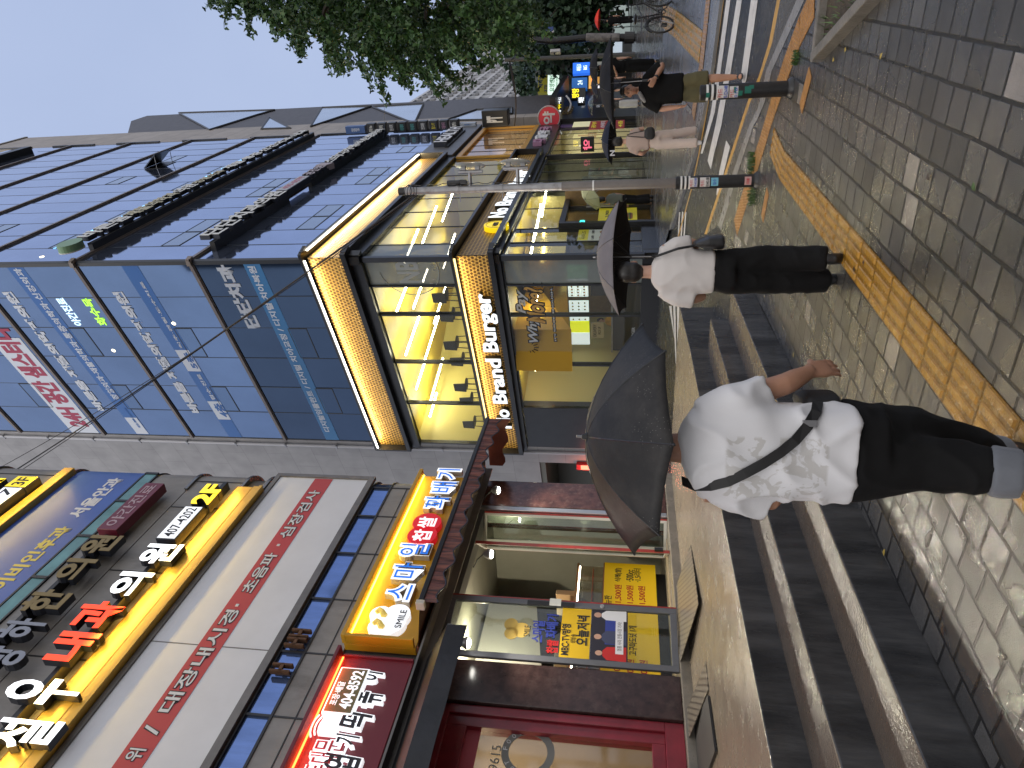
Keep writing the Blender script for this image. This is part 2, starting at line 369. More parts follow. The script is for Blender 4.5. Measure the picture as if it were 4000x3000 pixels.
# raised yellow guide paving: real ridges on 30 cm tiles
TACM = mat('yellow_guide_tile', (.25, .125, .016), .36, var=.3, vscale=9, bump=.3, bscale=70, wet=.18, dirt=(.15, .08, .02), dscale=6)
TACR = mat('yellow_guide_ridge', (.42, .22, .035), .34, var=.25, vscale=9, bump=.3, bscale=70, wet=.18, dirt=(.27, .14, .03), dscale=6)  # paler than the tile: light on the raised bars put into the colour
TACO = mat('orange_guide_tile', (.36, .17, .04), .42, var=.25, vscale=9, bump=.3, bscale=70, wet=.15, dirt=(.20, .10, .04), dscale=6)
def interp(a, b, t): return a + (b - a) * t
def band_tiles(name, p0, p1, wid, m, bars, start=0.0):
    """straight run of tactile tiles from p0 to p1, wid wide, each tile a plate with ridges or domes"""
    mb = MB(); p0 = Vector(p0); p1 = Vector(p1); d = (p1 - p0).normalized(); nn = Vector((d.y, -d.x)); Ln = (p1 - p0).length; T = wid
    k = 0; s = start
    def pt(a, c, z): q = p0 + d * a + nn * c; return (q.x, -q.y, hz(q.y) + z)
    while s < Ln:
        e = min(s + T, Ln); g = .003
        mb.quad(pt(s + g, -wid / 2 + g, .005), pt(e - g, -wid / 2 + g, .005), pt(e - g, wid / 2 - g, .005), pt(s + g, wid / 2 - g, .005))
        mb.quad(pt(s, -wid / 2, .002), pt(e, -wid / 2, .002), pt(e, wid / 2, .002), pt(s, wid / 2, .002))
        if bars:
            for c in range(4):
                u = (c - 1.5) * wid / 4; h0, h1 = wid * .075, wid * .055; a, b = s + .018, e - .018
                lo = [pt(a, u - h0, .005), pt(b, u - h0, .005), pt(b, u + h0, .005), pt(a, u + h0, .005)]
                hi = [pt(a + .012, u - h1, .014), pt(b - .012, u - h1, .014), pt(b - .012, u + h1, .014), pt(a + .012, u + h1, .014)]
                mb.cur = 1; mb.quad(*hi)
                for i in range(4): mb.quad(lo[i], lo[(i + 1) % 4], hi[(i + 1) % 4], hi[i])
        else:
            for i in range(6):
                for j in range(6):
                    a = s + (i + .5) * T / 6; c = (j - 2.5) * wid / 6
                    if a > e: continue
                    lo = [pt(a + .016 * math.cos(t * 1.0472), c + .016 * math.sin(t * 1.0472), .005) for t in range(6)]
                    hi = [pt(a + .010 * math.cos(t * 1.0472), c + .010 * math.sin(t * 1.0472), .010) for t in range(6)]
                    mb.quad(*hi)
                    for t in range(6): mb.quad(lo[t], lo[(t + 1) % 6], hi[(t + 1) % 6], hi[t])
        mb.cur = 0; s = e; k += 1
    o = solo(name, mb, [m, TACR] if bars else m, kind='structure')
    return o
dpath = Vector(dirv(30.5)); pc = (Vector(ongr(3416, 1000)[:2]) + Vector(ongr(3283, 1030)[:2])) / 2
pc = Vector(((.92 + .73) / 2, (5.1 + 5.4) / 2 - .03))
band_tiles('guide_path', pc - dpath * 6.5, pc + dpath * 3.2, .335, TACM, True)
pj = pc + dpath * 3.2
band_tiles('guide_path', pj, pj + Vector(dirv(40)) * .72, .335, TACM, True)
# domed tiles along the kerb, following it in three straight runs
ro = gp([(3183, 0), (3125, 121), (3066, 280), (3013, 440), (2992, 512), (2948, 650), (2874, 890)])
for a, b in zip(ro[:-1], ro[1:]):
    band_tiles('warning_tiles', b, a, .33 if a != ro[3] else .32, TACO, False)
pa = gp([(3167, 280), (3130, 425)]); band_tiles('warning_tiles', pa[1], pa[0], .17, TACO, False)
pa = gp([(3000, 745), (2979, 855)]); band_tiles('warning_tiles', pa[1], pa[0], .17, TACO, False)

# crossing on the main street
def stripe(px): sheet('crossing_stripe', gp(px), -.007, LINW)
stripe([(2835, 0), (2851, 0), (2815, 268), (2790, 440), (2743, 600), (2735, 600), (2775, 440), (2799, 268)])
stripe([(2876, 0), (2896, 0), (2853, 278), (2837, 365), (2816, 490), (2785, 612), (2775, 662), (2762, 628), (2793, 490), (2817, 365), (2833, 268)])
stripe([(2931, 0), (2958, 0), (2914, 308), (2899, 350), (2893, 290)])
stripe([(2835, 548), (2850, 573), (2822, 690), (2804, 762), (2796, 762), (2808, 669)])
# far kerb, its yellow line and guide tiles
fl = gp([(2826, 0), (2791, 260), (2761, 434), (2732, 600), (2704, 729), (2641, 958)]); fl2 = gp([(2818, 0), (2784, 260), (2755, 434), (2727, 600), (2700, 729), (2637, 958)])
sheet('yellow_edge_line', fl + fl2[::-1], -.006, LINY)
fk = gp([(2812, 0), (2779, 260), (2742, 463), (2713, 600), (2681, 700), (2622, 892)], .05); fk2 = gp([(2788, 0), (2758, 260), (2722, 463), (2702, 600), (2672, 690), (2612, 900)], .05)
sheet('kerb', fk + fk2[::-1], .05, mat('far_kerb_stone', (.17, .17, .17), .35, var=.25, vscale=4, wet=.15), thick=.08)
fbx = [(9.0, 24)] 
sheet('pavement', fk2 + [FB.w(-.3, .05, 0)[:2], FB.w(45, .05, 0)[:2], (52, 40), (60, 26), (30, 14)], .045, FARP)
tb = gp([(2766, 0), (2757, 94), (2738, 268), (2707, 455)], .05)
for a, b in zip(tb[:-1], tb[1:]): band_tiles('warning_tiles', b, a, .4, mat('brown_guide_tile', (.30, .17, .08), .4, var=.25, vscale=7, wet=.15), False)
for o in list(bpy.data.objects):
    if o.name.startswith('warning_tiles') and o.data.materials[0].name == 'brown_guide_tile': o.location.z += .05
gw = gp([(2738, 185), (2700, 150), (2640, 95), (2590, 60)], .05)
for a, b in zip(gw[:-1], gw[1:]):
    o = band_tiles('guide_path', a, b, .55, mat('olive_guide_tile', (.33, .22, .06), .3, var=.35, vscale=7, wet=.15), True); o.location.z += .052
sheet('kerb', gp([(2609, 333), (2621, 325), (2708, 437), (2698, 448)], .05), .056, mat('far_kerb_stone', (0, 0, 0)))
# zebra in the side street
for a in ([(2612, 1195), (2622, 1195), (2634, 1330)], [(2628, 1195), (2637, 1195), (2641, 1420), (2638, 1420)], [(2643, 1195), (2652, 1195), (2648, 1410), (2645, 1410)],
          [(2658, 1195), (2666, 1195), (2652, 1380), (2650, 1380)], [(2672, 1195), (2679, 1195), (2657, 1340), (2655, 1340)]):
    sheet('crossing_stripe', gp(a), -.007, LINW)
for a in ([(2651, 829), (2656, 829), (2650, 935), (2646, 930)], [(2663, 826), (2668, 829), (2660, 960), (2655, 955)], [(2675, 826), (2680, 829), (2669, 975), (2665, 970)]):
    sheet('crossing_stripe', gp(a), -.007, LINW)
sheet('yellow_edge_line', gp([(2690, 1195), (2697, 1195), (2662, 1440), (2657, 1500), (2655, 1500), (2657, 1430)]), -.006, LINY)

# ---- steps and landing along the left building (frame of the left building, o measured towards the street)
def co(p): v = Vector((p[0], p[1], 0)) - FC.P; return FC.d.dot(v), FC.n.dot(v)
g0 = [co(p) for p in [(1.01, 9.0), (-.89, 5.33), (-1.74, 3.5)]]
o1 = sum(g[1] for g in g0) / 3; o2 = sum(co(p)[1] for p in [(1.12, 9.98), (-1.05, 6.03), (-2.11, 4.13)]) / 3; o3 = sum(co(p)[1] for p in [(1.22, 10.9), (-1.6, 6.2), (-2.49, 4.78)]) / 3
sR = g0[0][0] + .75
mb = MB()
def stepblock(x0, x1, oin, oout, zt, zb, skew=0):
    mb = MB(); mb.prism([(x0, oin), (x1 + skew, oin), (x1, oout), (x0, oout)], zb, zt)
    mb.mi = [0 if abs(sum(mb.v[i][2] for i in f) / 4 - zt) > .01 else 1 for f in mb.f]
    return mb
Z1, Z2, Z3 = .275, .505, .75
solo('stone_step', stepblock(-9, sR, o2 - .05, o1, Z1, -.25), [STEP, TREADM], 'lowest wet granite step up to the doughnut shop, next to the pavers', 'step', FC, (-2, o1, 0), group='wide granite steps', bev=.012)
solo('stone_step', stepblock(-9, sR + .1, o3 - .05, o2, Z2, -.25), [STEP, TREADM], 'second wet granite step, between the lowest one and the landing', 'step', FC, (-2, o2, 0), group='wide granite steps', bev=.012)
pe = [co(onz(2655, 1200, Z3)), co(onz(2640, 1420, Z3)), co(onz(2625, 1690, Z3))]
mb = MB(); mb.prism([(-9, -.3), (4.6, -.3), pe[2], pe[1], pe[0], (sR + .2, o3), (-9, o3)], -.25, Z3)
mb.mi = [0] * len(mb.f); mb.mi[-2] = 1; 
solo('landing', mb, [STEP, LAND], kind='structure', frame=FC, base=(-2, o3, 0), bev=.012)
mb = MB(); mb.box(-9, 4.55, -.6, .12, .5, .885)
solo('door_sill', mb, mat('sill_concrete', (.20, .18, .15), .4, var=.25, vscale=5, wet=.15), kind='structure', frame=FC, base=(0, 0, .8), bev=.01)
# weeds and fallen leaves
def tuft(name, c, n, h, label, spread=.09):
    mb = MB(); rnd = random.Random(int(c[0] * 100))
    for _ in range(n):
        a = rnd.uniform(0, 6.28); r = spread * rnd.random() ** .5; x, y = c[0] + r * math.cos(a), c[1] + r * math.sin(a)
        l = h * rnd.uniform(.4, 1); b = rnd.uniform(.2, .8) * l; w = rnd.uniform(.004, .009)
        a2 = rnd.uniform(0, 6.28); dx, dy = math.cos(a2), math.sin(a2); z = c[2]
        mb.quad((x - dy * w, -(y + dx * w), z), (x + dy * w, -(y - dx * w), z), (x + dx * b * .5 + dy * w * .8, -(y + dy * b * .5 - dx * w * .8), z + l * .7), (x + dx * b * .5 - dy * w * .8, -(y + dy * b * .5 + dx * w * .8), z + l * .7))
        mb.quad((x + dx * b * .5 - dy * w * .8, -(y + dy * b * .5 + dx * w * .8), z + l * .7), (x + dx * b * .5 + dy * w * .8, -(y + dy * b * .5 - dx * w * .8), z + l * .7), (x + dx * b, -(y + dy * b), z + l * .9))
    return solo(name, mb, mat("weed_green", (.055, .11, .028), .5, var=.5, vscale=8), label, "weed", W, (c[0], -c[1], c[2]))
b1 = ongr(2938, 705); b2 = ongr(3096, 345)
tuft('weed_clump', tuple(ongr(2945, 755)), 130, .10, 'low green weeds growing at the foot of the sticker-covered lamp pole', .16)
tuft('weed_clump', tuple(ongr(2942, 640)), 130, .10, 'low green weeds beside the pole foot, on its roadward side', .16)
tuft('weed_clump', tuple(ongr(3115, 228)), 70, .07, 'small weed tuft between orange dimpled tiles', .08)
# planting bed at the right edge of the frame
bed = gp([(3262, 0), (3232, 190), (3405, 0)])
ext = Vector(bed[0]); bb = [ongr(3247, -10)[:2], ongr(3223, 195)[:2], ongr(3211, 241)[:2], ongr(3383, 69)[:2], ongr(3452, -8)[:2]]
dA = (Vector(bb[0]) - Vector(bb[1])).normalized(); dB = (Vector(bb[4]) - Vector(bb[2])).normalized()
A0 = Vector(bb[2]); A1 = A0 + dA * 1.6; B1 = A0 + dB * 1.9; cI = A0 + dA * .13 + dB * .11
solo_bed = sheet('planting_soil', [tuple(A0 + dA * .08 + dB * .08), tuple(A1), tuple(A1 + dB * 1.9), tuple(B1)], .03, SOIL)
def curbstone(p, q, wid, h, nm, lab):
    d = (q - p).normalized(); nn = Vector((-d.y, d.x)); c = (A1 + B1) / 2
    if nn.dot(c - p) < 0: nn = -nn
    mb = MB(); mb.prism([(v.x, -v.y) for v in (p, q, q + nn * wid, p + nn * wid)], -.05, h)
    solo(nm, mb, mat('bed_stone', (.17, .155, .135), .5, var=.3, vscale=7, bump=.4, bscale=40, dirt=(.07, .065, .05)), lab, 'edging', W, (p.x, -p.y, 0), bev=.008)
curbstone(A0, A1, .07, .10, 'bed_edging', 'stone edging of the planting bed, on the side facing the yellow tiles')
curbstone(A0 + dB * .0, B1, .085, .102, 'bed_edging', 'stone edging of the planting bed, on the side facing the grey pavers')
grs = MB(); rnd = random.Random(5)
for _ in range(420):
    u, v = rnd.uniform(.1, 1.5), rnd.uniform(.08, 1.8)
    if rnd.random() > .75 - abs(v - .35) * .6 and v > .25: continue
    p = A0 + dA * u + dB * v; l = rnd.uniform(.03, .10); a = rnd.uniform(0, 6.28); w = .006; dx, dy = math.cos(a), math.sin(a); x, y = p
    grs.quad((x - dy * w, -(y + dx * w), .03), (x + dy * w, -(y - dx * w), .03), (x + dx * l * .6, -(y + dy * l * .6), .03 + l))
solo('grass', grs, mat('weed_green', (0, 0, 0)), kind='stuff')
def leafmesh(mb, x, y, z, s, a, fold=.25):
    pts = [(0, 0), (.35, .28), (.7, .3), (1, 0), (.7, -.3), (.35, -.28)]
    c, sn = math.cos(a), math.sin(a)
    mb.quad(*[(x + s * (u * c - v * sn), -(y + s * (u * sn + v * c)), z + abs(v) * fold * s) for u, v in pts])
lit = [(3110, 75), (3560, 340), (3130, 2500), (3090, 2040), (3065, 1070), (3340, 1075), (3395, 330), (3175, 465), (3325, 1015), (3120, 1300), (3280, 1040), (3355, 1010), (3155, 1345), (3290, 390), (3600, 2480), (3470, 2130), (3665, 750), (3300, 690), (3830, 850)]
LB = mat('leaf_brown', (.05, .03, .02), .5); LY = mat('leaf_yellow', (.45, .32, .06), .5); LG = mat('leaf_green', (.06, .12, .03), .5)
desc = ['curled dry', 'broad', 'small torn', 'narrow', 'crumpled', 'flattened', 'folded', 'tiny']
fine = [('yellow', LY), ('brown', LB), ('green', LG)]
spots = ['beside the planting bed', 'on the grey pavers below the bed', 'on the lowest granite step', 'on the pavers near the first step', 'at the edge of the step by the walker in black trousers', 'on the yellow ridged path']
lp = [((3455, 205), LY, 'dry yellow leaf lying in the planting bed'), ((3265, 235), LY, 'yellow leaf lying at the corner of the planting bed'), ((3305, 190), LY, 'pale yellow leaf beside the bed corner on grey pavers'),
      ((3640, 705), LB, 'dark leaf on a dry grey paver by the bright wet patch'), ((3395, 330), LB, 'dark leaf on the pavers below the planting bed'), ((3385, 1015), LB, 'dark fallen leaf on the yellow ridged path by the shoe'),
      ((3345, 1062), LB, 'small dark leaf on the yellow ridged path behind the left shoe'), ((3105, 1375), LY, 'yellow leaf on the pavers beside the lowest step'), ((3695, 2485), LB, 'dark oval leaf on a brown paver beside the step'),
      ((3465, 2145), LY, 'orange leaf scrap on the pavers by the step foot'), ((3820, 745), LG, 'green leaf on the pale wet paver')]
for (X, Y), m_, lab in lp:
    p = ongr(X, Y); mb = MB(); leafmesh(mb, p.x, p.y, .012, .055, random.uniform(0, 6.28)); solo('fallen_leaf', mb, m_, lab, 'leaf', W, (p.x, -p.y, .01))
# ================================================================== LEFT BUILDING (frame FC)
def tx(F, mb, body, lb, rt, o0, o1, bold=.0, **k):
    a = F.q(*lb, o1); b = F.q(*rt, o1)
    return mb.text(body, a[0], b[0], a[1], b[1], o0, o1, bold, **k)
CLAD = mat('grey_cladding', (.27, .255, .235), .5, var=.2, vscale=2.2, bump=.08, bscale=30, dirt=(.12, .105, .09), dscale=.9, stretch=(1, 1, .45))
CLADU = mat('upper_metal_panel', (.21, .20, .185), .32, metal=.35, var=.2, vscale=1.2, bump=.05, bscale=20, stretch=(1, 1, .3))
BLUEG = mat('blue_window_glass', (.17, .26, .52), .08, metal=.75, var=.25, vscale=1.2, stretch=(3, 1, .6))
DARKF = mat('dark_frame', (.025, .025, .027), .4, var=.3, vscale=6)
BLK = mat('black_metal', (.012, .012, .013), .35, var=.3, vscale=5)
WHT = mat('white_panel', (.72, .73, .76), .45, var=.05, vscale=1.5)
STEEL = mat('painted_steel', (.36, .36, .37), .35, metal=.4, var=.15, vscale=4)
REDF = mat('red_door_frame', (.30, .025, .02), .3, var=.3, vscale=5, coat=.3)
MARB = mat('brown_marble', (.085, .035, .026), .18, var=.55, vscale=7, dirt=(.16, .09, .07), dscale=11)
MARBD = mat('dark_marble', (.04, .022, .02), .2, var=.5, vscale=7, dirt=(.07, .045, .04), dscale=9)
GOLD = mat('gold_trim_panel', (.56, .36, .07), .32, metal=.3, var=.12, vscale=1.2, bump=.04, bscale=12)
XR = 4.4
bld = Thing('clinic_building', 'grey panelled clinic building with curved corner and shops at street level, nearest on the left', 'building', FC, (0, 0, .88))
# body: rounded corner plan above the shops
def plan(x0, xr, r, off, back=-7.5, n=9):
    pts = [(x0, off)]
    pts += [(xr - r + (r + off) * math.sin(t * math.pi / 2 / n), -r + (r + off) * math.cos(t * math.pi / 2 / n)) for t in range(n + 1)]
    return pts + [(xr + off, back), (x0, back)]
mb = MB()
for z0, z1 in ((5.62, 6.17), (8.80, 8.85), (9.2, 10.35), (10.37, 11.28), (11.62, 11.64), (13.45, 15.2), (15.22, 22)):
    mb.prism(plan(-8, XR, .55, 0), z0, z1)
bld.part('wall', mb, CLADU if False else CLAD, smooth=True, ang=30)
mb = MB(); mb.prism(plan(-8, XR, .55, -.06), 4.3, 22); bld.part('inner_wall', mb, mat('upper_dark_wall', (.10, .095, .09), .5, var=.25, vscale=2), smooth=True, ang=30)
mb = MB(); mb.box(-8, 4.34, -7.4, -4.2, .6, 4.34); mb.box(4.22, 4.34, -4.2, -.2, .6, 4.3); bld.part('ground_floor_wall', mb, CLAD)
# panel joints
for x in (-1.3, -.25, .82, 1.91, 2.95, 3.85): bld.part('panel_joint', MB().box(x - .012, x + .012, 0, .012, 5.63, 6.16), DARKF)
for x in (-.7, 1.15, 2.95, 3.82):
    for za, zb in ((9.3, 10.34), (13.5, 15.2)): bld.part('panel_joint', MB().box(x - .01, x + .01, 0, .012, za, zb), DARKF)
bld.part('panel_joint', MB().box(-8, 3.85, 0, .01, 5.83, 5.845), DARKF)
mb = MB(); mb.prism(plan(-8, XR, .55, -.02), 6.19, 6.52); bld.part('strip_window', mb, BLUEG, smooth=True, ang=30)
mb = MB()
for x in (-1.3, -.25, .82, 1.91, 2.95, 3.85): mb.box(x - .018, x + .018, -.02, .012, 6.18, 6.53)
mb.prism(plan(-8, XR, .55, .02), 6.15, 6.185); mb.prism(plan(-8, XR, .55, .02), 6.525, 6.55); bld.part('window_frame', mb, DARKF, smooth=True, ang=30)
# gold lit ledge below the second-floor letters: a sloped trough
mb = MB(); mb.slab([(-8, 8.86), (3.5, 8.86), (3.5, 9.2), (-8, 9.2)], -.02, .16); ob = bld.part('lit_ledge', mb, GOLD, bev=.02)
mb = MB(); mb.quad((-8, .16, 9.2), (3.5, .16, 9.2), (3.5, 0.0, 9.27), (-8, 0.0, 9.27)); bld.part('ledge_top', mb, GOLD)
mb = MB(); mb.box(-8, 3.42, .02, .05, 9.28, 9.30); bld.part('ledge_lamp', mb, glow('amber_led', (1, .55, .08), 9))
mb = MB(); mb.box(-8, 3.5, .0, .2, 8.66, 8.72); mb.box(-8, 3.5, 0, .17, 8.725, 8.85); bld.part('ledge_lip', mb, GOLD)
lamp('ledge_light', 'AREA', FC.w(-1, .42, 9.24), 75, (1, .66, .13), (9, .05), aim(FC.w(-1, .42, 9.24), FC.w(-1, .16, 9.02)))
mb = MB(); mb.slab([(-8, 13.2), (3.95, 13.2), (3.95, 13.44), (-8, 13.44)], -.02, .14); bld.part('lit_ledge', mb, GOLD, bev=.02)
lamp('ledge_light', 'AREA', FC.w(0, .4, 13.46), 55, (1, .66, .16), (7.8, .05), aim(FC.w(0, .4, 13.46), FC.w(0, .14, 13.3)))
# dark window band with teal panes under the blue sheet
mb = MB(); mb.prism(plan(-8, XR, .55, .03), 11.285, 11.32); mb.prism(plan(-8, XR, .55, .03), 11.58, 11.62); mb.prism(plan(-8, XR, .55, .012), 11.32, 11.58)
for x in (-.4, .85, 1.95, 3.03, 4.0): mb.box(x - .03, x + .03, 0, .04, 11.3, 11.6)
bld.part('window_frame', mb, BLK, smooth=True, ang=30)
for x0, x1 in ((-.37, .82), (.88, 1.92), (1.98, 3.0), (3.06, 3.97)):
    mb = MB(); mb.box(x0, x1, .013, .02, 11.33, 11.57); bld.part('window', mb, mat('teal_pane', (.13, .30, .32), .12, var=.3, vscale=2))
BLU = mat('blue_printed_sheet', (.06, .13, .44), .4, var=.12, vscale=.8)
mb = MB(); mb.prism(plan(-8, XR, .55, .006), 11.645, 13.19); bld.part('blue_sheet', mb, BLU, smooth=True, ang=30)
mb = MB(); mb.text('이비인후과', FC.q(36, 2310)[0], FC.q(226, 2057)[0], FC.q(291, 2060)[1], FC.q(226, 2060)[1], .006, .012, .03); bld.part('lettering', mb, mat('yellow_print', (.75, .62, .12), .5))
mb = MB(); mb.text('서울안과', FC.q(320, 2024)[0], FC.q(431, 1868)[0], FC.q(491, 1870)[1], FC.q(431, 1870)[1], .006, .012, .03); bld.part('lettering', mb, mat('white_print', (.7, .72, .75), .5))
mb = MB()
for z in (8.75, 9.22, 10.36, 13.3, 15.21, 5.61): mb.prism(plan(3.5, XR, .55, .05), z - .03, z + .03)
bld.part('corner_band', mb, mat('band_metal', (.22, .21, .2), .25, metal=.7), smooth=True, ang=30)
# shop front pillars, lintel, soffit
mb = MB(); mb.box(-.83, -.16, -.5, .03, .887, 4.3); bld.part('pillar', mb, MARBD, bev=.01)
mb = MB(); mb.box(3.42, 4.21, -.5, .03, .887, 4.3); bld.part('pillar', mb, MARB, bev=.01)
mb = MB(); mb.box(-8, 4.36, -.6, .02, 4.302, 4.52); bld.part('lintel', mb, mat('soffit_grey', (.10, .098, .095), .45, var=.25, vscale=3))
mb = MB(); mb.box(-8, 4.3, .03, .45, 4.33, 4.36); mb.box(-8, 4.3, .22, .25, 4.2, 4.33); bld.part('soffit', mb, mat('soffit_panel', (.16, .15, .14), .4, var=.2, vscale=3))
bld.part('banner_panel', MB().box(-8, 4.02, .0, .05, 6.68, 8.56), WHT)
mb = MB(); mb.box(-8, 4.12, .0, .08, 6.56, 6.68); mb.box(-8, 4.12, .0, .08, 8.56, 8.65); mb.box(4.02, 4.12, .0, .08, 6.68, 8.56); mb.box(-.31, -.295, .05, .055, 6.68, 8.56); mb.box(-4, -3.985, .05, .055, 6.68, 8.56)
bld.part('banner_frame', mb, mat('panel_frame_metal', (.17, .16, .15), .4, metal=.3, var=.2, vscale=3))
bld.part('red_stripe', MB().box(-8, 4.0, .05, .056, 7.42, 7.80), mat('red_print', (.50, .05, .05), .45))
mb = MB(); tx(FC, mb, '위', (560, 2985), (505, 2915), .056, .062, .03) if False else None
def panel_text(body, x0, x1):
    a = MB(); a.text(body, x0, x1, 7.49, 7.74, .0565, .060, .05); 
    b = MB(); b.text(body, x0 + .012, x1 - .012, 7.502, 7.728, .060, .064, .012)
    return a, b
W2 = mat('white_print', (0, 0, 0)); K2 = mat('black_print', (.02, .02, .02), .5)
for body, lb, rt in (('위', (597, 2985), (488, 2915)), ('/', (650, 2880), (580, 2828)), ('대장내시경', (740, 2795), (935, 2382)), ('·', (942, 2370), (940, 2355)), ('초음파', (1000, 2320), (1093, 2160)), ('·', (1092, 2133), (1090, 2118)), ('심장검사', (1140, 2105), (1245, 1915))):
    x0 = FC.q(*lb, .06)[0]; x1 = FC.q(*rt, .06)[0]
    if body == '·':
        bld.part('lettering', MB().box(x0, x0 + .05, .0565, .064, 7.59, 7.64), W2); continue
    a, b = panel_text(body, x0, x1); bld.part('letter_outline', a, K2); bld.part('lettering', b, W2)

# roof-lit channel letters: each sign is a thing of its own
def letter_sign(name, label, F, items, o0, o1, rail=None, group=None, base=None):
    """items: (text, left-bottom px, right-top px, face material, side material, bold)"""
    pts = [F.q(*it[1], o1) for it in items]
    t = Thing(name, label, 'sign', F, (pts[0][0], 0, pts[0][1]), group)
    for body, lb, rt, fm, sm, bold in items:
        mb = MB(); tx(F, mb, body, lb, rt, o0, o1, bold); t.part('letter', mb, sm)
        mb = MB(); a = F.q(*lb, o1); b = F.q(*rt, o1); mb.text(body, a[0], b[0], a[1], b[1], o1, o1 + .008, bold); t.part('letter_face', mb, fm)
    if rail:
        mb = MB()
        for x0, x1, z in rail: mb.box(x0, x1, .0, o0, z - .04, z + .04)
        t.part('mounting_rail', mb, BLK)
    return t
WL = glow('white_led_face', (.95, .97, 1), 1.6); RL = glow('red_led_face', (1, .06, .02), 1.5); YL = glow('yellow_led_face', (1, .78, .04), 1.1)
SIDE = mat('letter_side', (.03, .035, .05), .35, metal=.3)
t = letter_sign('channel_letter_sign', 'lit white and red letters with yellow 2F and white phone box above the gold ledge', FC,
    [('설', (165, 2935), (20, 2798), WL, SIDE, .022), ('우', (265, 2762), (75, 2640), WL, SIDE, .022), ('내', (305, 2588), (250, 2465), RL, SIDE, .03), ('과', (415, 2458), (345, 2345), RL, SIDE, .03),
     ('의', (528, 2330), (482, 2232), WL, SIDE, .03), ('원', (655, 2205), (590, 2122), WL, SIDE, .03)], .18, .30, rail=[(-2.6, 3.6, 9.5)])
a = FC.q(700, 2108, .3); b = FC.q(800, 1984, .3)
t.part('phone_box', MB().box(a[0], b[0] + .03, .12, .30, 9.36, 9.74), SIDE, bev=.01); t.part('box_face', MB().box(a[0] + .02, b[0] + .01, .30, .306, 9.38, 9.72), glow('white_box_face', (.9, .92, .95), .75))
t.part('lettering', MB().text('407-4202', a[0] + .06, b[0] - .03, 9.45, 9.65, .307, .311, .01), K2)
mb = MB(); mb.text('2F', b[0] + .1, b[0] + .75, 9.32, 9.72, .12, .3, .04); t.part('letter', mb, SIDE)
mb = MB(); mb.text('2F', b[0] + .1, b[0] + .75, 9.32, 9.72, .3, .308, .04); t.part('letter_face', mb, YL)
BRZ = mat('bronze_letter', (.26, .185, .065), .4, metal=.3, var=.15, vscale=5); GRL = mat('grey_letter', (.30, .32, .37), .4, metal=.2, var=.1, vscale=5)
t = letter_sign('channel_letter_sign', 'unlit grey and bronze clinic letters with maroon box, row under the blue sheet', FC,
    [('방', (55, 2610), (-40, 2520), GRL, SIDE, .03), ('하', (122, 2500), (50, 2412), GRL, SIDE, .03), ('한', (212, 2395), (150, 2300), BRZ, SIDE, .03), ('의', (305, 2268), (275, 2180), BRZ, SIDE, .03), ('원', (415, 2165), (365, 2088), BRZ, SIDE, .03)], .18, .30, rail=[(-1.5, 2.2, 10.85)])
a = FC.q(500, 2072, .3); b = FC.q(650, 1888, .3)
t.part('maroon_box', MB().box(a[0], b[0], .1, .30, 10.62, 11.02), mat('maroon_sign', (.17, .02, .04), .35), bev=.01)
t.part('lettering', MB().text('야간진료', a[0] + .1, b[0] - .08, 10.70, 10.95, .301, .306, .01), mat('pink_print', (.5, .36, .4), .5))
t = Thing('channel_letter_sign', 'white phone box and yellow 3F box on the top-left gold ledge', 'sign', FC, (2, 0, 13.5))
a = FC.q(50, 1960, .3); b = FC.q(90, 1905, .3); c = FC.q(172, 1862, .3)
t.part('phone_box', MB().box(.4, b[0], .1, .3, 13.5, 13.95), SIDE, bev=.01); t.part('box_face', MB().box(.42, b[0] - .02, .3, .306, 13.52, 13.93), glow('white_box_face', (0, 0, 0), 0))
t.part('lettering', MB().text('400-5777', .8, b[0] - .05, 13.6, 13.86, .307, .311, .01), K2)
t.part('floor_box', MB().box(b[0] + .002, c[0], .1, .3, 13.48, 13.97), SIDE, bev=.01); t.part('box_face', MB().box(b[0] + .02, c[0] - .02, .3, .306, 13.5, 13.95), glow('yellow_box_face', (.95, .72, .03), .75))
t.part('lettering', MB().text('3F', b[0] + .06, c[0] - .06, 13.58, 13.86, .307, .311, .015), K2)
mb = MB(); mb.text('과', 2.6, 3.35, 14.15, 14.75, .15, .3, .04); t.part('letter', mb, SIDE); mb = MB(); mb.text('과', 2.6, 3.35, 14.15, 14.75, .3, .308, .04); t.part('letter_face', mb, YL)

# ---- yellow doughnut sign
t = Thing('shop_sign', 'lit yellow sign box with blue letters and two red discs over the doughnut shop', 'sign', FC, (-.14, 0, 4.52))
SY = mat('sign_yellow', (.56, .30, .012), .42, var=.06, vscale=1.5)
t.part('box', MB().box(-.14, 4.13, .0, .13, 4.53, 5.6), SY, bev=.008)
mb = MB(); mb.box(-.14, 4.13, .13, .30, 5.55, 5.62); mb.box(-.14, -.09, .13, .30, 4.55, 5.55); t.part('hood', mb, SY, bev=.006)
t.part('led_strip', MB().box(-.05, 4.1, .15, .17, 5.53, 5.55), glow('yellow_led', (1, .68, .05), 11))
lamp('sign_light', 'AREA', FC.w(2.0, .26, 5.535), 16, (1, .72, .12), (4.1, .05), aim(FC.w(2, .26, 5.535), FC.w(2, .12, 4.9)))
WFACE = glow('white_letter_face', (.93, .96, 1), .75); BFACE = mat('blue_letter_face', (.02, .17, .72), .4, emit=(.02, .2, .9), es=.55); LS = mat('letter_return', (.46, .42, .36), .4, var=.1, vscale=3)
RDISC = mat('red_disc', (.6, .01, .02), .35, emit=(.9, .01, .03), es=.35)
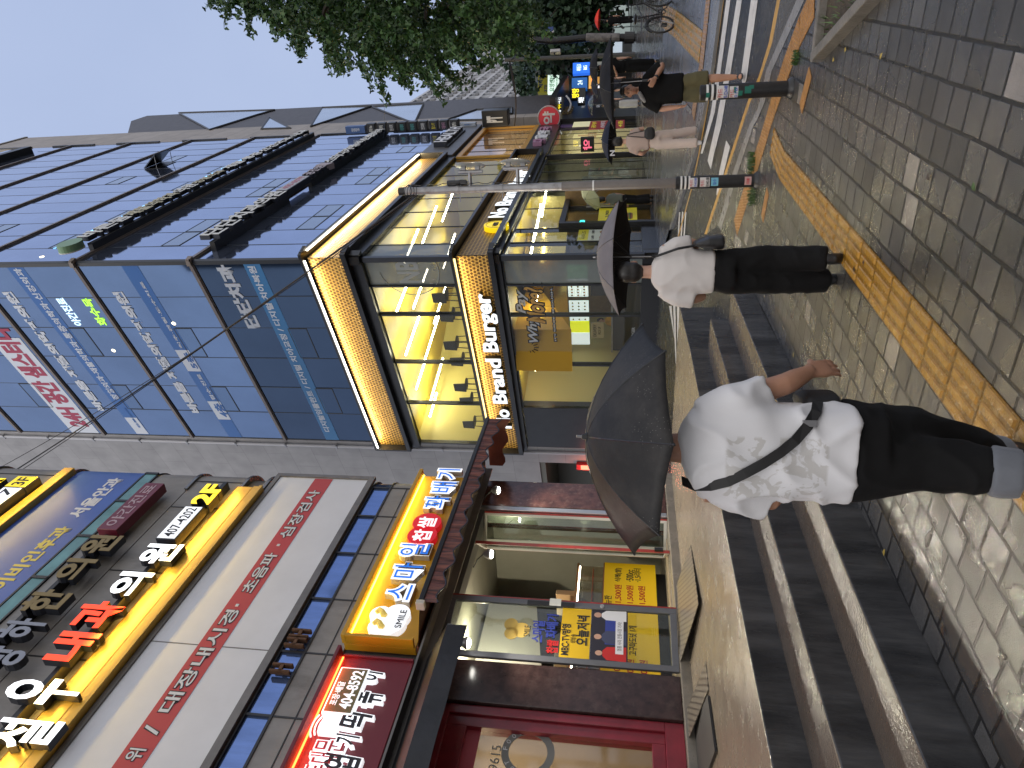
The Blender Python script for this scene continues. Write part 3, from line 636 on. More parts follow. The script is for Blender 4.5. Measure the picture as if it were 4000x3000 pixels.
def fat(t, body, x0, x1, z0, z1):
    mb = MB(); mb.text(body, x0, x1, z0, z1, .13, .235, .085); t.part('letter', mb, LS)
    mb = MB(); mb.text(body, x0, x1, z0, z1, .235, .243, .085); t.part('letter_face', mb, WFACE)
    e = .035; mb = MB(); mb.text(body, x0 + e, x1 - e, z0 + e, z1 - e, .244, .250, .0); t.part('lettering', mb, BFACE)
for body, lb, rt in (('스', (1598, 2352), (1522, 2275)), ('마', (1640, 2268), (1545, 2192)), ('일', (1672, 2180), (1568, 2118)), ('꽈', (1745, 1992), (1665, 1932)), ('배', (1775, 1930), (1690, 1878)), ('기', (1790, 1877), (1712, 1828))):
    a = FC.q(*lb, .24); b = FC.q(*rt, .24); fat(t, body, a[0], b[0], a[1], b[1])
for (X, Y) in ((1649, 2090), (1668, 2040)):
    c = FC.q(X, Y, .24); t.part('red_disc', MB().disc(c[0], c[1], .255, .13, .243), [RDISC], smooth=True)
for body, X, Y in (('찹', 1649, 2090), ('쌀', 1668, 2040)):
    c = FC.q(X, Y, .25); mb = MB(); mb.text(body, c[0] - .15, c[0] + .15, c[1] - .16, c[1] + .16, .244, .252, .015); t.part('lettering', mb, WFACE)
c = FC.q(1515, 2420, .24)
mb = MB()
for dx, dz, r in ((-.13, .1, .16), (.1, .15, .16), (-.04, -.08, .2), (.12, -.1, .2), (-.15, -.05, .14)): mb.disc(c[0] + dx, c[1] + dz, r, .13, .235 + dx * .01)
t.part('logo_plate', mb, WFACE, smooth=True)
mb = MB()
for dx, dz in ((-.11, .1), (.11, .13)): mb.tube([(c[0] + dx + .05 * math.sin(k * 1.3), .25, c[1] + dz + .09 - k * .045) for k in range(5)], [.03, .05, .045, .05, .03], 8)
t.part('logo_twist', mb, mat('dough_yellow', (.75, .55, .12), .5, emit=(.8, .6, .12), es=.3), smooth=True)
t.part('lettering', MB().text('SMILE', c[0] - .15, c[0] + .2, c[1] - .24, c[1] - .14, .246, .252, .0), K2)

# ---- red snack sign
t = Thing('shop_sign', 'dark red sign box with white outlined letters and olive phone plate, at the left edge', 'sign', FC, (-.3, 0, 4.45))
RS = mat('sign_red', (.16, .012, .022), .45, var=.08, vscale=1.5)
t.part('box', MB().box(-6, -.37, .0, .16, 4.48, 5.5), RS, bev=.008)
mb = MB(); mb.box(-6, -.37, .16, .36, 5.5, 5.55); mb.box(-.40, -.37, .16, .20, 4.48, 5.5); t.part('hood', mb, RS, bev=.006)
t.part('led_strip', MB().box(-6, -.42, .17, .19, 5.475, 5.495), glow('red_led', (1, .10, .02), 10))
lamp('sign_light', 'AREA', FC.w(-2.6, .3, 5.45), 16, (1, .14, .05), (4.4, .05), aim(FC.w(-2.6, .3, 5.45), FC.w(-2.6, .1, 4.9)))
OLV = mat('olive_plate', (.20, .16, .06), .45)
a = FC.q(1320, 2790, .25); b = FC.q(1365, 2605, .25)
t.part('phone_plate', MB().box(a[0], b[0], .16, .25, 5.0, 5.42), WFACE, bev=.02); t.part('plate_face', MB().box(a[0] + .03, b[0] - .03, .25, .256, 5.03, 5.39), OLV)
t.part('lettering', MB().text('404-8592', a[0] + .08, b[0] - .06, 5.06, 5.22, .257, .262, .015), WFACE)
t.part('lettering', MB().text('포장·배달', a[0] + .12, b[0] - .25, 5.255, 5.36, .257, .262, .01), WFACE)
mb = MB(); mb.box(a[0] - .26, a[0] - .02, .16, .24, 5.12, 5.36)
for k in range(3): mb.tube([(a[0] - .14 + (.17 + .05 * k) * math.cos(q), .2, 5.24 + (.14 + .05 * k) * math.sin(q)) for q in [x * .25 for x in range(4, 10)]], .012, 6)
t.part('handset_emblem', mb, WFACE)
def ink(t, body, x0, x1, z0, z1, shear=.15, white=.04, dark=.02, dm=None):
    mb = MB(); mb.text(body, x0, x1, z0, z1, .16, .235, white, shear); t.part('letter_outline', mb, WFACE)
    e = .02; mb = MB(); mb.text(body, x0 + e, x1 - e, z0 + e, z1 - e, .236, .243, dark, shear); t.part('lettering', mb, dm or mat('ink_black', (.012, .012, .016), .4))
DMR = mat('sign_red_ink', (.45, .01, .02), .4)
for body, lb, rt in (('엽', (1398, 3020), (1272, 2932)), ('기', (1398, 2918), (1312, 2858)), ('떡', (1440, 2856), (1335, 2768)), ('볶', (1488, 2758), (1364, 2690)), ('이', (1490, 2664), (1412, 2612))):
    a = FC.q(*lb, .24); b = FC.q(*rt, .24); ink(t, body, a[0], b[0], max(4.52, a[1]), b[1])
a = FC.q(1300, 3045, .24); b = FC.q(1235, 2880, .24); ink(t, '동대문', a[0], b[0], a[1], b[1], 0, .06, .0, DMR)

# ---- awnings
t = Thing('awning', 'half folded brown striped awning with wavy valance below the yellow sign', 'awning', FC, (0, .02, 4.2))
BARO = 1.1; AB = mat('awning_bar', (.03, .03, .032), .35, metal=.4)
t.part('front_bar', MB().box(-.28, 4.75, BARO - .04, BARO + .05, 4.27, 4.345), AB, bev=.01)
t.part('end_cap', MB().box(-.31, -.24, BARO - .06, BARO + .07, 4.24, 4.36), mat('cream_cap', (.55, .5, .42), .4), bev=.01)
CAN = bpy.data.materials.new('awning_cloth'); CAN.use_nodes = True; MATS['awning_cloth'] = CAN
n = CAN.node_tree; b = n.nodes['Principled BSDF']; wv = n.nodes.new('ShaderNodeTexNoise'); tcx = n.nodes.new('ShaderNodeTexCoord'); mpx = n.nodes.new('ShaderNodeMapping')
mpx.inputs['Scale'].default_value = (12, 1, 1.2); n.links.new(tcx.outputs['Object'], mpx.inputs['Vector']); n.links.new(mpx.outputs['Vector'], wv.inputs['Vector']); wv.inputs['Scale'].default_value = 2; wv.inputs['Detail'].default_value = 6
rr = n.nodes.new('ShaderNodeValToRGB'); rr.color_ramp.elements[0].position = .35; rr.color_ramp.elements[1].position = .68
rr.color_ramp.elements[0].color = (.035, .012, .010, 1); rr.color_ramp.elements[1].color = (.24, .075, .05, 1)
n.links.new(wv.outputs['Fac'], rr.inputs['Fac']); n.links.new(rr.outputs['Color'], b.inputs['Base Color']); b.inputs['Roughness'].default_value = .5
mb = MB(); K = 90
def val(k): return 4.07 + .045 * math.sin(k * .75) + .02 * math.sin(k * .21)
for k in range(K):
    x0, x1 = -.24 + 4.95 * k / K, -.24 + 4.95 * (k + 1) / K
    w0, w1 = .02 * math.sin(k * 1.5), .02 * math.sin((k + 1) * 1.5)
    for j in range(3):
        za, zb = 4.28 - .0 * j, 0
        f0, f1 = j / 3, (j + 1) / 3
        mb.quad((x0, BARO + .03 + w0 * f0, interp(4.28, val(k), f0)), (x1, BARO + .03 + w1 * f0, interp(4.28, val(k + 1), f0)), (x1, BARO + .03 + w1 * f1, interp(4.28, val(k + 1), f1)), (x0, BARO + .03 + w0 * f1, interp(4.28, val(k), f1)))
t.part('valance', mb, CAN, smooth=True, ang=80)
mb = MB(); mb.tube([(-.24 + 4.95 * k / K, BARO + .035, val(k)) for k in range(K + 1)], .012, 6); t.part('valance_hem', mb, mat('hem_navy', (.025, .03, .05), .5))
mb = MB(); mb.tube([(-.2, .16, 4.43), (4.3, .16, 4.43)], .075, 12); t.part('roller', mb, mat('roller_brown', (.12, .05, .03), .5, var=.3, vscale=5), smooth=True)
mb = MB(); mb.quad((-.2, .2, 4.47), (4.65, .2, 4.47), (4.65, BARO, 4.335), (-.2, BARO, 4.335)); t.part('canopy', mb, mat('canopy_brown', (.10, .045, .03), .6, var=.3, vscale=3))
ARM = mat('beige_arm', (.50, .44, .34), .4)
for x, d in ((.75, 1), (3.7, -1)):
    mb = MB(); mb.tube([(x, .12, 4.36), (x + .75 * d, .55, 4.33), (x + .1 * d, BARO - .04, 4.30)], .028, 8); mb.ell((x + .75 * d, .55, 4.33), (.05, .05, .05), 8, 6); t.part('folding_arm', mb, ARM, smooth=True)
mb = MB(); mb.box(-.2, 4.35, .05, .1, 4.30, 4.335); t.part('torsion_bar', mb, ARM)
side = [(x / 10, 4.14 - .05 * math.sin(x * 1.25) - .018 * x) for x in range(12)]
mb = MB(); 
for k in range(11):
    (a0, z0), (a1, z1) = side[k], side[k + 1]
    mb.quad((4.78, a0, 4.36), (4.78, a1, 4.36), (4.78, a1, z1 - .05), (4.78, a0, z0 - .05))
t.part('side_valance', mb, mat('side_valance_red', (.17, .04, .025), .55, var=.25, vscale=4))
t = Thing('awning', 'plain black cloth awning with straight valance below the dark red sign', 'awning', FC, (-3, .02, 4.2))
BA = mat('black_awning_cloth', (.012, .012, .014), .45, var=.4, vscale=4, bump=.2, bscale=14)
mb = MB()
for k in range(40):
    x0, x1 = -7 + 6.6 * k / 40, -7 + 6.6 * (k + 1) / 40; w0, w1 = .012 * math.sin(k * 1.1), .012 * math.sin((k + 1) * 1.1)
    mb.quad((x0, .92, 3.93), (x1, .92, 3.93), (x1, .93 + w1, 3.66), (x0, .93 + w0, 3.66)); mb.quad((x0, .1, 4.36), (x1, .1, 4.36), (x1, .92, 3.93), (x0, .92, 3.93))
t.part('canopy', mb, BA, smooth=True, ang=60)
t.part('front_bar', MB().box(-7, -.38, .87, .915, 3.86, 3.925), mat('grey_bar', (.2, .2, .2), .4, metal=.4))
mb = MB(); mb.tube([(-.6, .08, 4.3), (-.55, .5, 3.98), (-.45, .88, 3.9)], .025, 8); mb.ell((-.55, .5, 3.98), (.05, .05, .05), 8, 6); t.part('folding_arm', mb, ARM, smooth=True)
# flood lamps under the eaves
LEDW = glow('led_lamp_face', (1, .97, .88), 30)
def flood(X, Y, o, label, e=30):
    x, z = FC.q(X, Y, o); t = Thing('flood_lamp', label, 'lamp', FC, (x, o, z), 'flood lamps under the eaves')
    mb = MB(); mb.lathe([(.0, -.01), (.075, -.01), (.085, .02), (.05, .09), (.02, .12)], (x, o, z), 14); t.part('housing', mb, mat('lamp_grey', (.4, .4, .4), .3, metal=.6), smooth=True)
    mb = MB(); mb.ell((x, o, z - .02), (.068, .068, .03), 14, 8); t.part('lens', mb, LEDW, smooth=True)
    mb = MB(); mb.tube([(x, o, z + .1), (x, o - .12, z + .22), (x, .03, z + .3)], .012, 6); t.part('bracket', mb, BLK)
    lamp('flood_light', 'SPOT', FC.w(x, o + .02, z - .06), e * 9, (1, .92, .78), .07, aim((0, 0, 0), FC.n * .62 + Vector((0, 0, -1))), spot=140)
flood(1825, 2512, .32, 'bright white lamp under the eaves between door and black awning')
flood(1915, 2165, .32, 'bright white lamp under the eaves over the middle of the doughnut shop')
flood(1943, 1915, .32, 'bright white lamp beside the reddish marble pillar under the wavy awning')

# ---- doughnut shop front: silver jamb, folded door, open door, counter inside
GLS = glass('clear_glass', (.86, .90, .86), .06)
t = Thing('folding_door', 'red framed folding glass door pushed back beside the reddish pillar', 'door', FC, (2.9, -.1, .89))
DZ0, DZ1 = .89, 4.18
def leaf(t, P0, P1, z0, z1, fw, fm, em, th=.05, nm='door_leaf', gl=None):
    """framed glass leaf between two plan points (x, o)"""
    P0 = Vector(P0); P1 = Vector(P1); d = (P1 - P0).normalized(); Lw = (P1 - P0).length; nn = Vector((-d.y, d.x))
    def mk(bx):
        mb = MB()
        for (a, b, c0, c1, e0, e1) in bx: mb.box(a, b, c0, c1, e0, e1)
        return mb.tf(lambda v: (P0.x + d.x * v.x + nn.x * v.y, P0.y + d.y * v.x + nn.y * v.y, v.z))
    f = t.part(nm, mk([(0, fw, -th / 2, th / 2, z0, z1), (Lw - fw, Lw, -th / 2, th / 2, z0, z1), (fw, Lw - fw, -th / 2 + .002, th / 2 - .002, z1 - fw, z1), (fw, Lw - fw, -th / 2 + .002, th / 2 - .002, z0, z0 + fw * 1.1)]), fm, bev=.006)
    if em: t.part('edge_strip', mk([(-.022, 0, -th / 2, th / 2, z0, z1), (Lw, Lw + .022, -th / 2, th / 2, z0, z1)]), em, parent=None)
    t.part('glass_pane', mk([(fw, Lw - fw, -.004, .004, z0 + fw * 1.1, z1 - fw)]), gl or GLS)
    return mk
WFR = mat('white_door_frame', (.55, .54, .51), .3, metal=.2); GFR = mat('grey_door_frame', (.13, .135, .15), .35, metal=.3, var=.1, vscale=3)
x2 = FC.q(2594, 2139)[0]
leaf(t, (2.40, -.02), (2.98, -.62), DZ0, DZ1, .055, WFR, REDF)
leaf(t, (3.02, -.50), (3.26, -.03), DZ0, DZ1, .05, WFR, REDF)
t.part('hinge', MB().box(2.36, 2.42, .01, .05, 1.0, 1.14), BLK)
bld.part('door_jamb', MB().box(3.30, 3.415, -.3, .02, .888, 4.3), mat('silver_jamb', (.45, .45, .45), .25, metal=.7), bev=.01)
bld.part('door_head', MB().box(-.155, 3.30, -.3, .0, 4.19, 4.30), mat('head_grey', (.09, .09, .09), .4))
t = Thing('open_door', 'grey framed glass door standing open with posters on its pane', 'door', FC, (-.1, .03, .9))
HP = Vector((-.11, .03)); EP = Vector((.85, .22))
mk = leaf(t, HP, EP, DZ0 - .0, 4.22, .085, GFR, None, th=.055)
dd = (EP - HP).normalized(); P = FC.w(HP.x, HP.y, 0); Q = FC.w(EP.x, EP.y, 0); FD = Frame((P.x, P.y), (Q.x - P.x, Q.y - P.y)); DW = (EP - HP).length
t.part('edge_strip', mk([(DW, DW + .02, -.027, .027, .89, 4.22)]), REDF)
def dpart(nm, mb, m): 
    mb.tf(lambda v: tuple((HP + dd * v.x + Vector((-dd.y, dd.x)) * (v.y))) + (v.z,)); return t.part(nm, mb, m)
def dq(X, Y): return FD.q(X, Y)
PY = mat('poster_yellow', (.66, .42, .01), .5); PBL = mat('poster_blue', (.03, .05, .28), .5); PRED = mat('poster_red', (.5, .02, .02), .5)
DB = .006
mb = MB(); mb.box(.095, DW - .095, DB, DB + .003, dq(2305, 2500)[1], dq(2188, 2500)[1]); dpart('yellow_poster', mb, PY)
za, zb = dq(2305, 2500)[1], dq(2188, 2500)[1]
def dtext(nm, body, lb, rt, m, bold=.01, o=DB + .004):
    a = dq(*lb); b = dq(*rt); mb = MB(); mb.text(body, a[0], b[0], a[1], b[1], o, o + .003, bold); dpart(nm, mb, m)
dtext('lettering', 'MBC-TV방영', (2222, 2562), (2195, 2438), K2, .02)
dtext('lettering', '생방송', (2247, 2515), (2230, 2478), K2, .0)
dtext('lettering', '오늘저녁', (2298, 2525), (2255, 2405), K2, .03)
dtext('lettering', '스마일', (2122, 2512), (2083, 2425), PBL, .03)
dtext('lettering', '찹쌀', (2178, 2556), (2137, 2500), PRED, .03); dtext('lettering', '꽈배기', (2176, 2495), (2137, 2400), PBL, .03)
dtext('lettering', 'SMILE', (2070, 2488), (2050, 2445), K2, .0)
a = dq(2010, 2460); mb = MB(); mb.disc(a[0] - .06, a[1] + .04, .10, DB, DB + .003); mb.disc(a[0] + .08, a[1] + .06, .10, DB, DB + .003); mb.disc(a[0], a[1] - .1, .12, DB, DB + .003); dpart('round_sticker', mb, mat('sticker_dough', (.6, .42, .1), .5))
# photo poster: dark stage with plain figures
z0p, z1p = dq(2452, 2500)[1], dq(2308, 2500)[1]; H_ = z1p - z0p
mb = MB(); mb.box(.095, DW - .095, DB, DB + .003, z0p, z1p); dpart('photo_poster', mb, mat('photo_dark', (.02, .018, .03), .4))
mb = MB(); mb.box(.34, .80, DB + .0032, DB + .004, z0p + .18 * H_, z0p + .62 * H_); dpart('photo_backdrop', mb, PBL)
def figure(cx, h, m, w):
    mb = MB(); mb.slab([(cx - w, z0p + .02), (cx + w, z0p + .02), (cx + w * .9, z0p + h * .62), (cx + w * .35, z0p + h * .75), (cx - w * .35, z0p + h * .75), (cx - w * .9, z0p + h * .62)], DB + .0042, DB + .005); dpart('photo_figure', mb, m)
    mb = MB(); mb.disc(cx, z0p + h * .86, h * .085, DB + .0051, DB + .0058, 14, rz=h * .11); dpart('photo_face', mb, mat('photo_skin', (.5, .3, .22), .5))
figure(.20, H_ * .9, PRED, .11); figure(.45, H_ * .95, mat('photo_navy', (.05, .06, .12), .5), .11); figure(.80, H_ * .97, WHT, .085)
mb = MB(); mb.box(.2, .72, DB + .006, DB + .007, z0p + .06, z0p + .17); dpart('caption_strip', mb, WHT)
mb = MB(); mb.text('명품 사러 전통시장 가자!', .25, .70, z0p + .085, z0p + .145, DB + .0071, DB + .008, .0); dpart('lettering', mb, K2)
mb = MB(); mb.box(DW - .10, DW - .03, .03, .05, 2.35, 3.05); dpart('push_bar', mb, BLK)
mb = MB(); mb.box(DW - .1, DW + .02, .052, .056, 2.55, 2.72); dpart('opening_hours_card', mb, mat('card_white', (.6, .62, .58), .5))
mb = MB(); mb.tube([(DW - .045, .028, 1.95), (DW - .045, .045, 1.95)], .03, 12); dpart('lock', mb, STEEL)
# interior
INT = mat('shop_wall', (.24, .245, .21), .6, var=.08, vscale=2)
mb = MB(); mb.box(-.15, 4.2, -3.6, -3.5, .9, 4.28); mb.box(-.16, -.12, -3.5, -.3, .9, 4.28); mb.box(4.1, 4.2, -3.5, -.3, .9, 4.28); mb.box(-.15, 4.2, -3.5, -.31, 4.24, 4.29); bld.part('shop_interior', mb, INT)
bld.part('shop_floor', MB().box(-.15, 4.2, -3.5, -.3, .84, .905), mat('shop_tiles', (.42, .35, .25), .25, var=.12, vscale=3))
lamp('shop_light', 'POINT', FC.w(1.2, -1.2, 4.0), 150, (1, .86, .62), .08); lamp('shop_light', 'POINT', FC.w(2.6, -2.2, 4.0), 150, (1, .88, .66), .08)
t = Thing('sales_counter', 'shop counter with yellow price banner and glass display behind the open door', 'counter', FC, (1.8, -.8, .9))
t.part('base', MB().box(.35, 3.0, -1.5, -.84, 1.1, 1.99), mat('counter_base', (.30, .12, .06), .4)); t.part('plinth', MB().box(.4, 2.9, -1.5, -.95, .906, 1.1), BLK)
t.part('price_banner', MB().box(.35, 2.98, -.84, -.815, 1.08, 1.97), mat('banner_yellow', (.78, .50, .01), .45, emit=(.8, .5, .01), es=.1))
PR = mat('price_red', (.45, .02, .02), .5)
for x0, x1, z, body, m in ((2.0, 2.42, 1.66, '1,500원', PR), (2.0, 2.42, 1.46, '1,500원', PR), (2.0, 2.42, 1.26, '1,500원', PR), (2.5, 2.85, 1.66, '식혜(쌀)', K2), (2.52, 2.82, 1.46, '·500cc', K2), (2.52, 2.86, 1.33, '·1.5리터', K2),
                         (.42, .82, 1.66, '2,500원', PR), (.42, .82, 1.46, '1,500원', PR), (.42, .82, 1.26, '1,500원', PR), (.92, 1.42, 1.66, '팥도넛 1개', K2), (.90, 1.5, 1.42, '고구마도넛 1개', K2), (1.85, 2.15, 1.83, '메뉴판', K2)):
    mb = MB(); mb.text(body, x0, x1, z, z + .13, -.8145, -.811, .015); t.part('lettering', mb, m)
t.part('display_case', MB().box(.5, 2.95, -1.45, -.9, 1.995, 2.40), glass('case_glass', (.9, .85, .75), .1)); t.part('case_shelf', MB().box(.5, 2.95, -1.45, -.95, 2.17, 2.185), mat('reddish_shelf', (.35, .10, .05), .4))
t.part('case_lamp', MB().box(.55, 2.95, -.93, -.905, 2.405, 2.425), glow('case_led', (1, .9, .7), 14)); t.part('counter_top', MB().box(.45, 3.0, -1.5, -.88, 2.43, 2.47), mat('counter_wood', (.32, .17, .07), .4, var=.25, vscale=8, stretch=(1, 6, 1)))
for k, (x, w, h) in enumerate(((.9, .16, .24), (1.35, .2, .18), (2.05, .14, .3), (2.35, .12, .34))):
    lab = ['small cream box on the counter nearest the open door edge', 'low wooden tray box on the counter', 'tall cream paper carton on the counter', 'brown paper bag holder on the counter by the folding door'][k]
    solo('counter_box', MB().box(x, x + w, -1.25, -1.05, 2.472, 2.472 + h), [mat('carton_cream', (.6, .52, .4), .6), mat('carton_wood', (.35, .2, .1), .6), mat('carton_cream', (0, 0, 0)), mat('paper_brown', (.45, .3, .16), .7)][k], lab, 'box', FC, (x, -1.1, 2.472), bev=.012)
mb = MB(); mb.slab([(1.5, 3.0), (3.2, 3.3), (3.2, 4.2), (1.2, 4.2)], -2.6, -2.0)
t = solo('extractor_hood', mb, mat('hood_grey', (.5, .51, .49), .35, metal=.3), 'grey slanted extractor hood hanging at the back of the doughnut shop', 'hood', FC, (2, -2.3, 3.6), bev=.01)
mb = MB(); mb.box(.5, 4.05, -3.45, -3.2, 2.3, 4.2); bld.part('dark_backdrop', mb, mat('kitchen_dark', (.03, .03, .028), .5))  # dark box added in front of the back wall
# ---- snack shop window with red frame
t = Thing('shop_window', 'large red framed shop window at the left edge, warm room behind', 'window', FC, (-2, -.1, .9))
mb = MB(); mb.box(-8, -.84, -.25, -.02, .887, 1.12); mb.box(-.97, -.84, -.25, -.02, 1.12, 3.95); mb.box(-8, -.84, -.25, -.02, 3.86, 3.95); mb.box(-1.12, -.97, -.22, -.06, 1.12, 3.86); mb.box(-8, -1.12, -.22, -.06, 3.6, 3.86); mb.box(-8, -1.12, -.22, -.06, 1.12, 1.28)
t.part('frame', mb, mat('window_red', (.20, .014, .025), .3, var=.25, vscale=4, coat=.3), bev=.008)
t.part('pane', MB().box(-8, -1.12, -.15, -.14, 1.28, 3.6), glass('frosted_pane', (.75, .73, .66), .1, .06))
t.part('window_film', MB().box(-8, -1.12, -.139, -.135, 3.42, 3.6), mat('film_red', (.35, .05, .07), .4))
FT = mat('film_grey', (.18, .18, .17), .5)
t.part('lettering', MB().text('070-8796-9615', -2.35, -1.3, 3.12, 3.24, -.138, -.134, .0), FT)
mb = MB(); cx, cz = FC.q(2062, 2938, -.13)
for k in range(40):
    a0, a1 = 6.2832 * k / 40, 6.2832 * (k + 1) / 40
    mb.slab([(cx + r * math.cos(a), cz + r * math.sin(a)) for r, a in ((.24, a0), (.33, a0), (.33, a1), (.24, a1))], -.138, -.135)
t.part('round_emblem', mb, FT)
for k, ch in enumerate('HOT FOOD'):
    a = R(165 - 20 * k) if ch != ' ' else None
    if a is None: continue
    mb = MB(); mb.text(ch, -.022, .022, -.028, .028, -.1345, -.131, .0); q = a - math.pi / 2
    mb.tf(lambda v: (cx + .285 * math.cos(a) + v.x * math.cos(q) - v.z * math.sin(q), v.y, cz + .285 * math.sin(a) + v.x * math.sin(q) + v.z * math.cos(q))); t.part('lettering', mb, W2)
mb = MB(); mb.box(-8, -.85, -3.6, -3.5, .9, 3.95); mb.box(-.9, -.85, -3.5, -.26, .9, 3.95); mb.box(-8, -.85, -3.5, -.26, 3.9, 3.95); mb.box(-8, -.85, -3.5, -.26, .86, .92); bld.part('snack_interior', mb, mat('snack_wall', (.42, .34, .24), .6, var=.1, vscale=2))
lamp('shop_light', 'AREA', FC.w(-2.6, -1.8, 3.8), 120, (1, .84, .62), (2.5, 2), (0, 0, FC.rz))
t = Thing('wall_lamp', 'warm shaded lamp glowing inside the red framed window', 'lamp', FC, (-2.0, -2.4, 3.0)); mb = MB(); mb.lathe([(.05, .1), (.17, -.1)], (-2.0, -2.4, 3.0), 16); t.part('lamp_shade', mb, mat('lamp_shade', (.5, .3, .14), .6)); mb = MB(); mb.ell((-2.0, -2.4, 2.93), (.07, .07, .07)); t.part('bulb', mb, glow('warm_bulb', (1, .75, .4), 12), smooth=True)
t = Thing('menu_board', 'orange and white menu board on the wall inside the red framed window', 'board', FC, (-2.1, -3.49, 2.4)); t.part('panel', MB().box(-2.6, -1.75, -3.5, -3.46, 1.9, 2.9), mat('menu_orange', (.55, .22, .06), .5)); t.part('sheet', MB().box(-2.15, -1.8, -3.455, -3.45, 2.3, 2.8), WHT); t.part('stripe', MB().box(-2.55, -2.2, -3.455, -3.45, 2.0, 2.6), PRED)
mb = MB(); mb.box(-2.7, -1.5, -1.6, -1.0, 1.72, 1.76); mb.box(-2.65, -2.6, -1.55, -1.5, .92, 1.72); mb.box(-1.6, -1.55, -1.55, -1.5, .92, 1.72); mb.box(-2.65, -2.6, -1.1, -1.05, .92, 1.72); mb.box(-1.6, -1.55, -1.1, -1.05, .92, 1.72)
solo('snack_table', mb, mat('table_wood', (.30, .17, .08), .4), 'plain wooden table inside the red framed window', 'table', FC, (-2.1, -1.3, .92))
# ---- ramp plates and mat on the landing
def plate(name, pts, zs, m, lab, cat, mk_=None):
    mb = MB(); a = [mb.vert(x, o, z) for (x, o), z in zip(pts, zs)]; c = [mb.vert(x, o, Z3 + .002) for x, o in pts]
    n_ = len(pts); mb.face(a); mb.face(c[::-1])
    for k in range(n_): mb.face((a[k], a[(k + 1) % n_], c[(k + 1) % n_], c[k]))
    return solo(name, mb, m, lab, cat, FC, (*pts[0], Z3))
CHK = bpy.data.materials.new('checker_plate'); CHK.use_nodes = True; MATS['checker_plate'] = CHK
n = CHK.node_tree; b = n.nodes['Principled BSDF']; b.inputs['Base Color'].default_value = (.42, .38, .31, 1); b.inputs['Metallic'].default_value = .45; b.inputs['Roughness'].default_value = .34
tcx = n.nodes.new('ShaderNodeTexCoord'); bk = n.nodes.new('ShaderNodeTexBrick'); bk.inputs['Scale'].default_value = 1; bk.inputs['Brick Width'].default_value = .085; bk.inputs['Row Height'].default_value = .05; bk.inputs['Mortar Size'].default_value = .014
bk.inputs['Color1'].default_value = (.42, .37, .29, 1); bk.inputs['Color2'].default_value = (.34, .30, .24, 1); bk.inputs['Mortar'].default_value = (.10, .085, .07, 1); n.links.new(bk.outputs['Color'], b.inputs['Base Color'])
n.links.new(tcx.outputs['Object'], bk.inputs['Vector']); bp = n.nodes.new('ShaderNodeBump'); bp.inputs['Distance'].default_value = .01; bp.inputs['Strength'].default_value = 1; bp.invert = True
n.links.new(bk.outputs['Fac'], bp.inputs['Height']); n.links.new(bp.outputs['Normal'], b.inputs['Normal'])
def fo(X, Y, z): p = onz(X, Y, z); v = p - FC.P; return (FC.d.dot(v), FC.n.dot(v))
def lid(name, P, th, m, lab, cat):
    mb = MB(); a = [mb.vert(*(fo(X, Y, z) + (z,))) for X, Y, z in P]; c = [mb.vert(*(fo(X, Y, z) + (z - th,))) for X, Y, z in P]; n_ = len(P); mb.face(a); mb.face(c[::-1])
    for k in range(n_): mb.face((a[k], a[(k + 1) % n_], c[(k + 1) % n_], c[k]))
    return solo(name, mb, m, lab, cat, FC, fo(*P[0]) + (Z3,))
lid('ramp_plate', [(2697, 2127, .757), (2727, 2359, .80), (2651, 2605, .889), (2618, 2360, .889)], .008, CHK, 'pale checkered metal ramp plate leading up to the open glass door', 'ramp')
lid('ramp_plate', [(2756, 2583, .757), (2765, 2695, .765), (2680, 2908, .87), (2668, 2812, .87)], .008, CHK, 'darker checkered metal ramp plate beside the black rubber mat', 'ramp')
MAT_ = mat('rubber_mat', (.018, .018, .019), .5, bump=1, bscale=70)
lid('rubber_mat', [(2763, 2715, .78), (2792, 2934, .78), (2768, 3000, .78), (2740, 3120, .78), (2690, 3120, .78), (2684, 2908, .78)], .022, MAT_, 'black ribbed rubber mat on the landing in front of the red window', 'mat')
# beige pipe brackets and rusty stubs on the strip window
for X, Y, lab in ((1165, 2480, 'upper rusty bracket on the blue strip window'), (1155, 2515, 'middle rusty bracket on the blue strip window'), (1140, 2620, 'thin lower black bracket on the blue strip window')):
    x, z = FC.q(X, Y, .05); mb = MB(); mb.box(x - .06, x - .03, .02, .1, 6.2, 6.5); mb.box(x + .05, x + .08, .02, .1, 6.2, 6.5); mb.box(x - .06, x + .08, .06, .1, 6.32, 6.37)
    solo('wall_bracket', mb, mat('rust', (.11, .055, .03), .8, var=.5, vscale=20), lab, 'bracket', FC, (x, .02, 6.3))
# ================================================================== GLASS CORNER BUILDING (frames FA, FB; corner at x = 0)
def refl(name, col, rough, metal=.92, var=.12):
    m = mat(name, col, rough, metal=metal, var=var, vscale=.35, bump=.012, bscale=1.3); return m
GA = refl('blue_facade_glass', (.15, .225, .375), .05); GA2 = refl('deep_blue_facade_glass', (.05, .08, .135), .06); GB = refl('pale_facade_glass', (.36, .44, .64), .06)
BRONZ = mat('bronze_spandrel', (.20, .165, .145), .4, metal=.0, var=.2, vscale=3); MUL = mat('mullion', (.025, .03, .04), .4)
twr = Thing('office_building', 'tall corner office building clad in blue glass over a lit two-storey burger shop', 'building', FB, (0, 0, .8))
def fpart(F, nm, mb, m, **k):      # geometry given in another facade's frame, converted to the building's own
    if F is not FB:
        mb.tf(lambda v: (lambda p: (FB.d.dot(p - FB.P), FB.n.dot(p - FB.P), p.z))(F.w(v.x, v.y, v.z)))
    return twr.part(nm, mb, m, **k)
AX = [-8.0, -6.53, -5.22, -3.84, -2.53, -1.29, 0]; BX = [1.37 * k for k in range(14)] + [18.9]
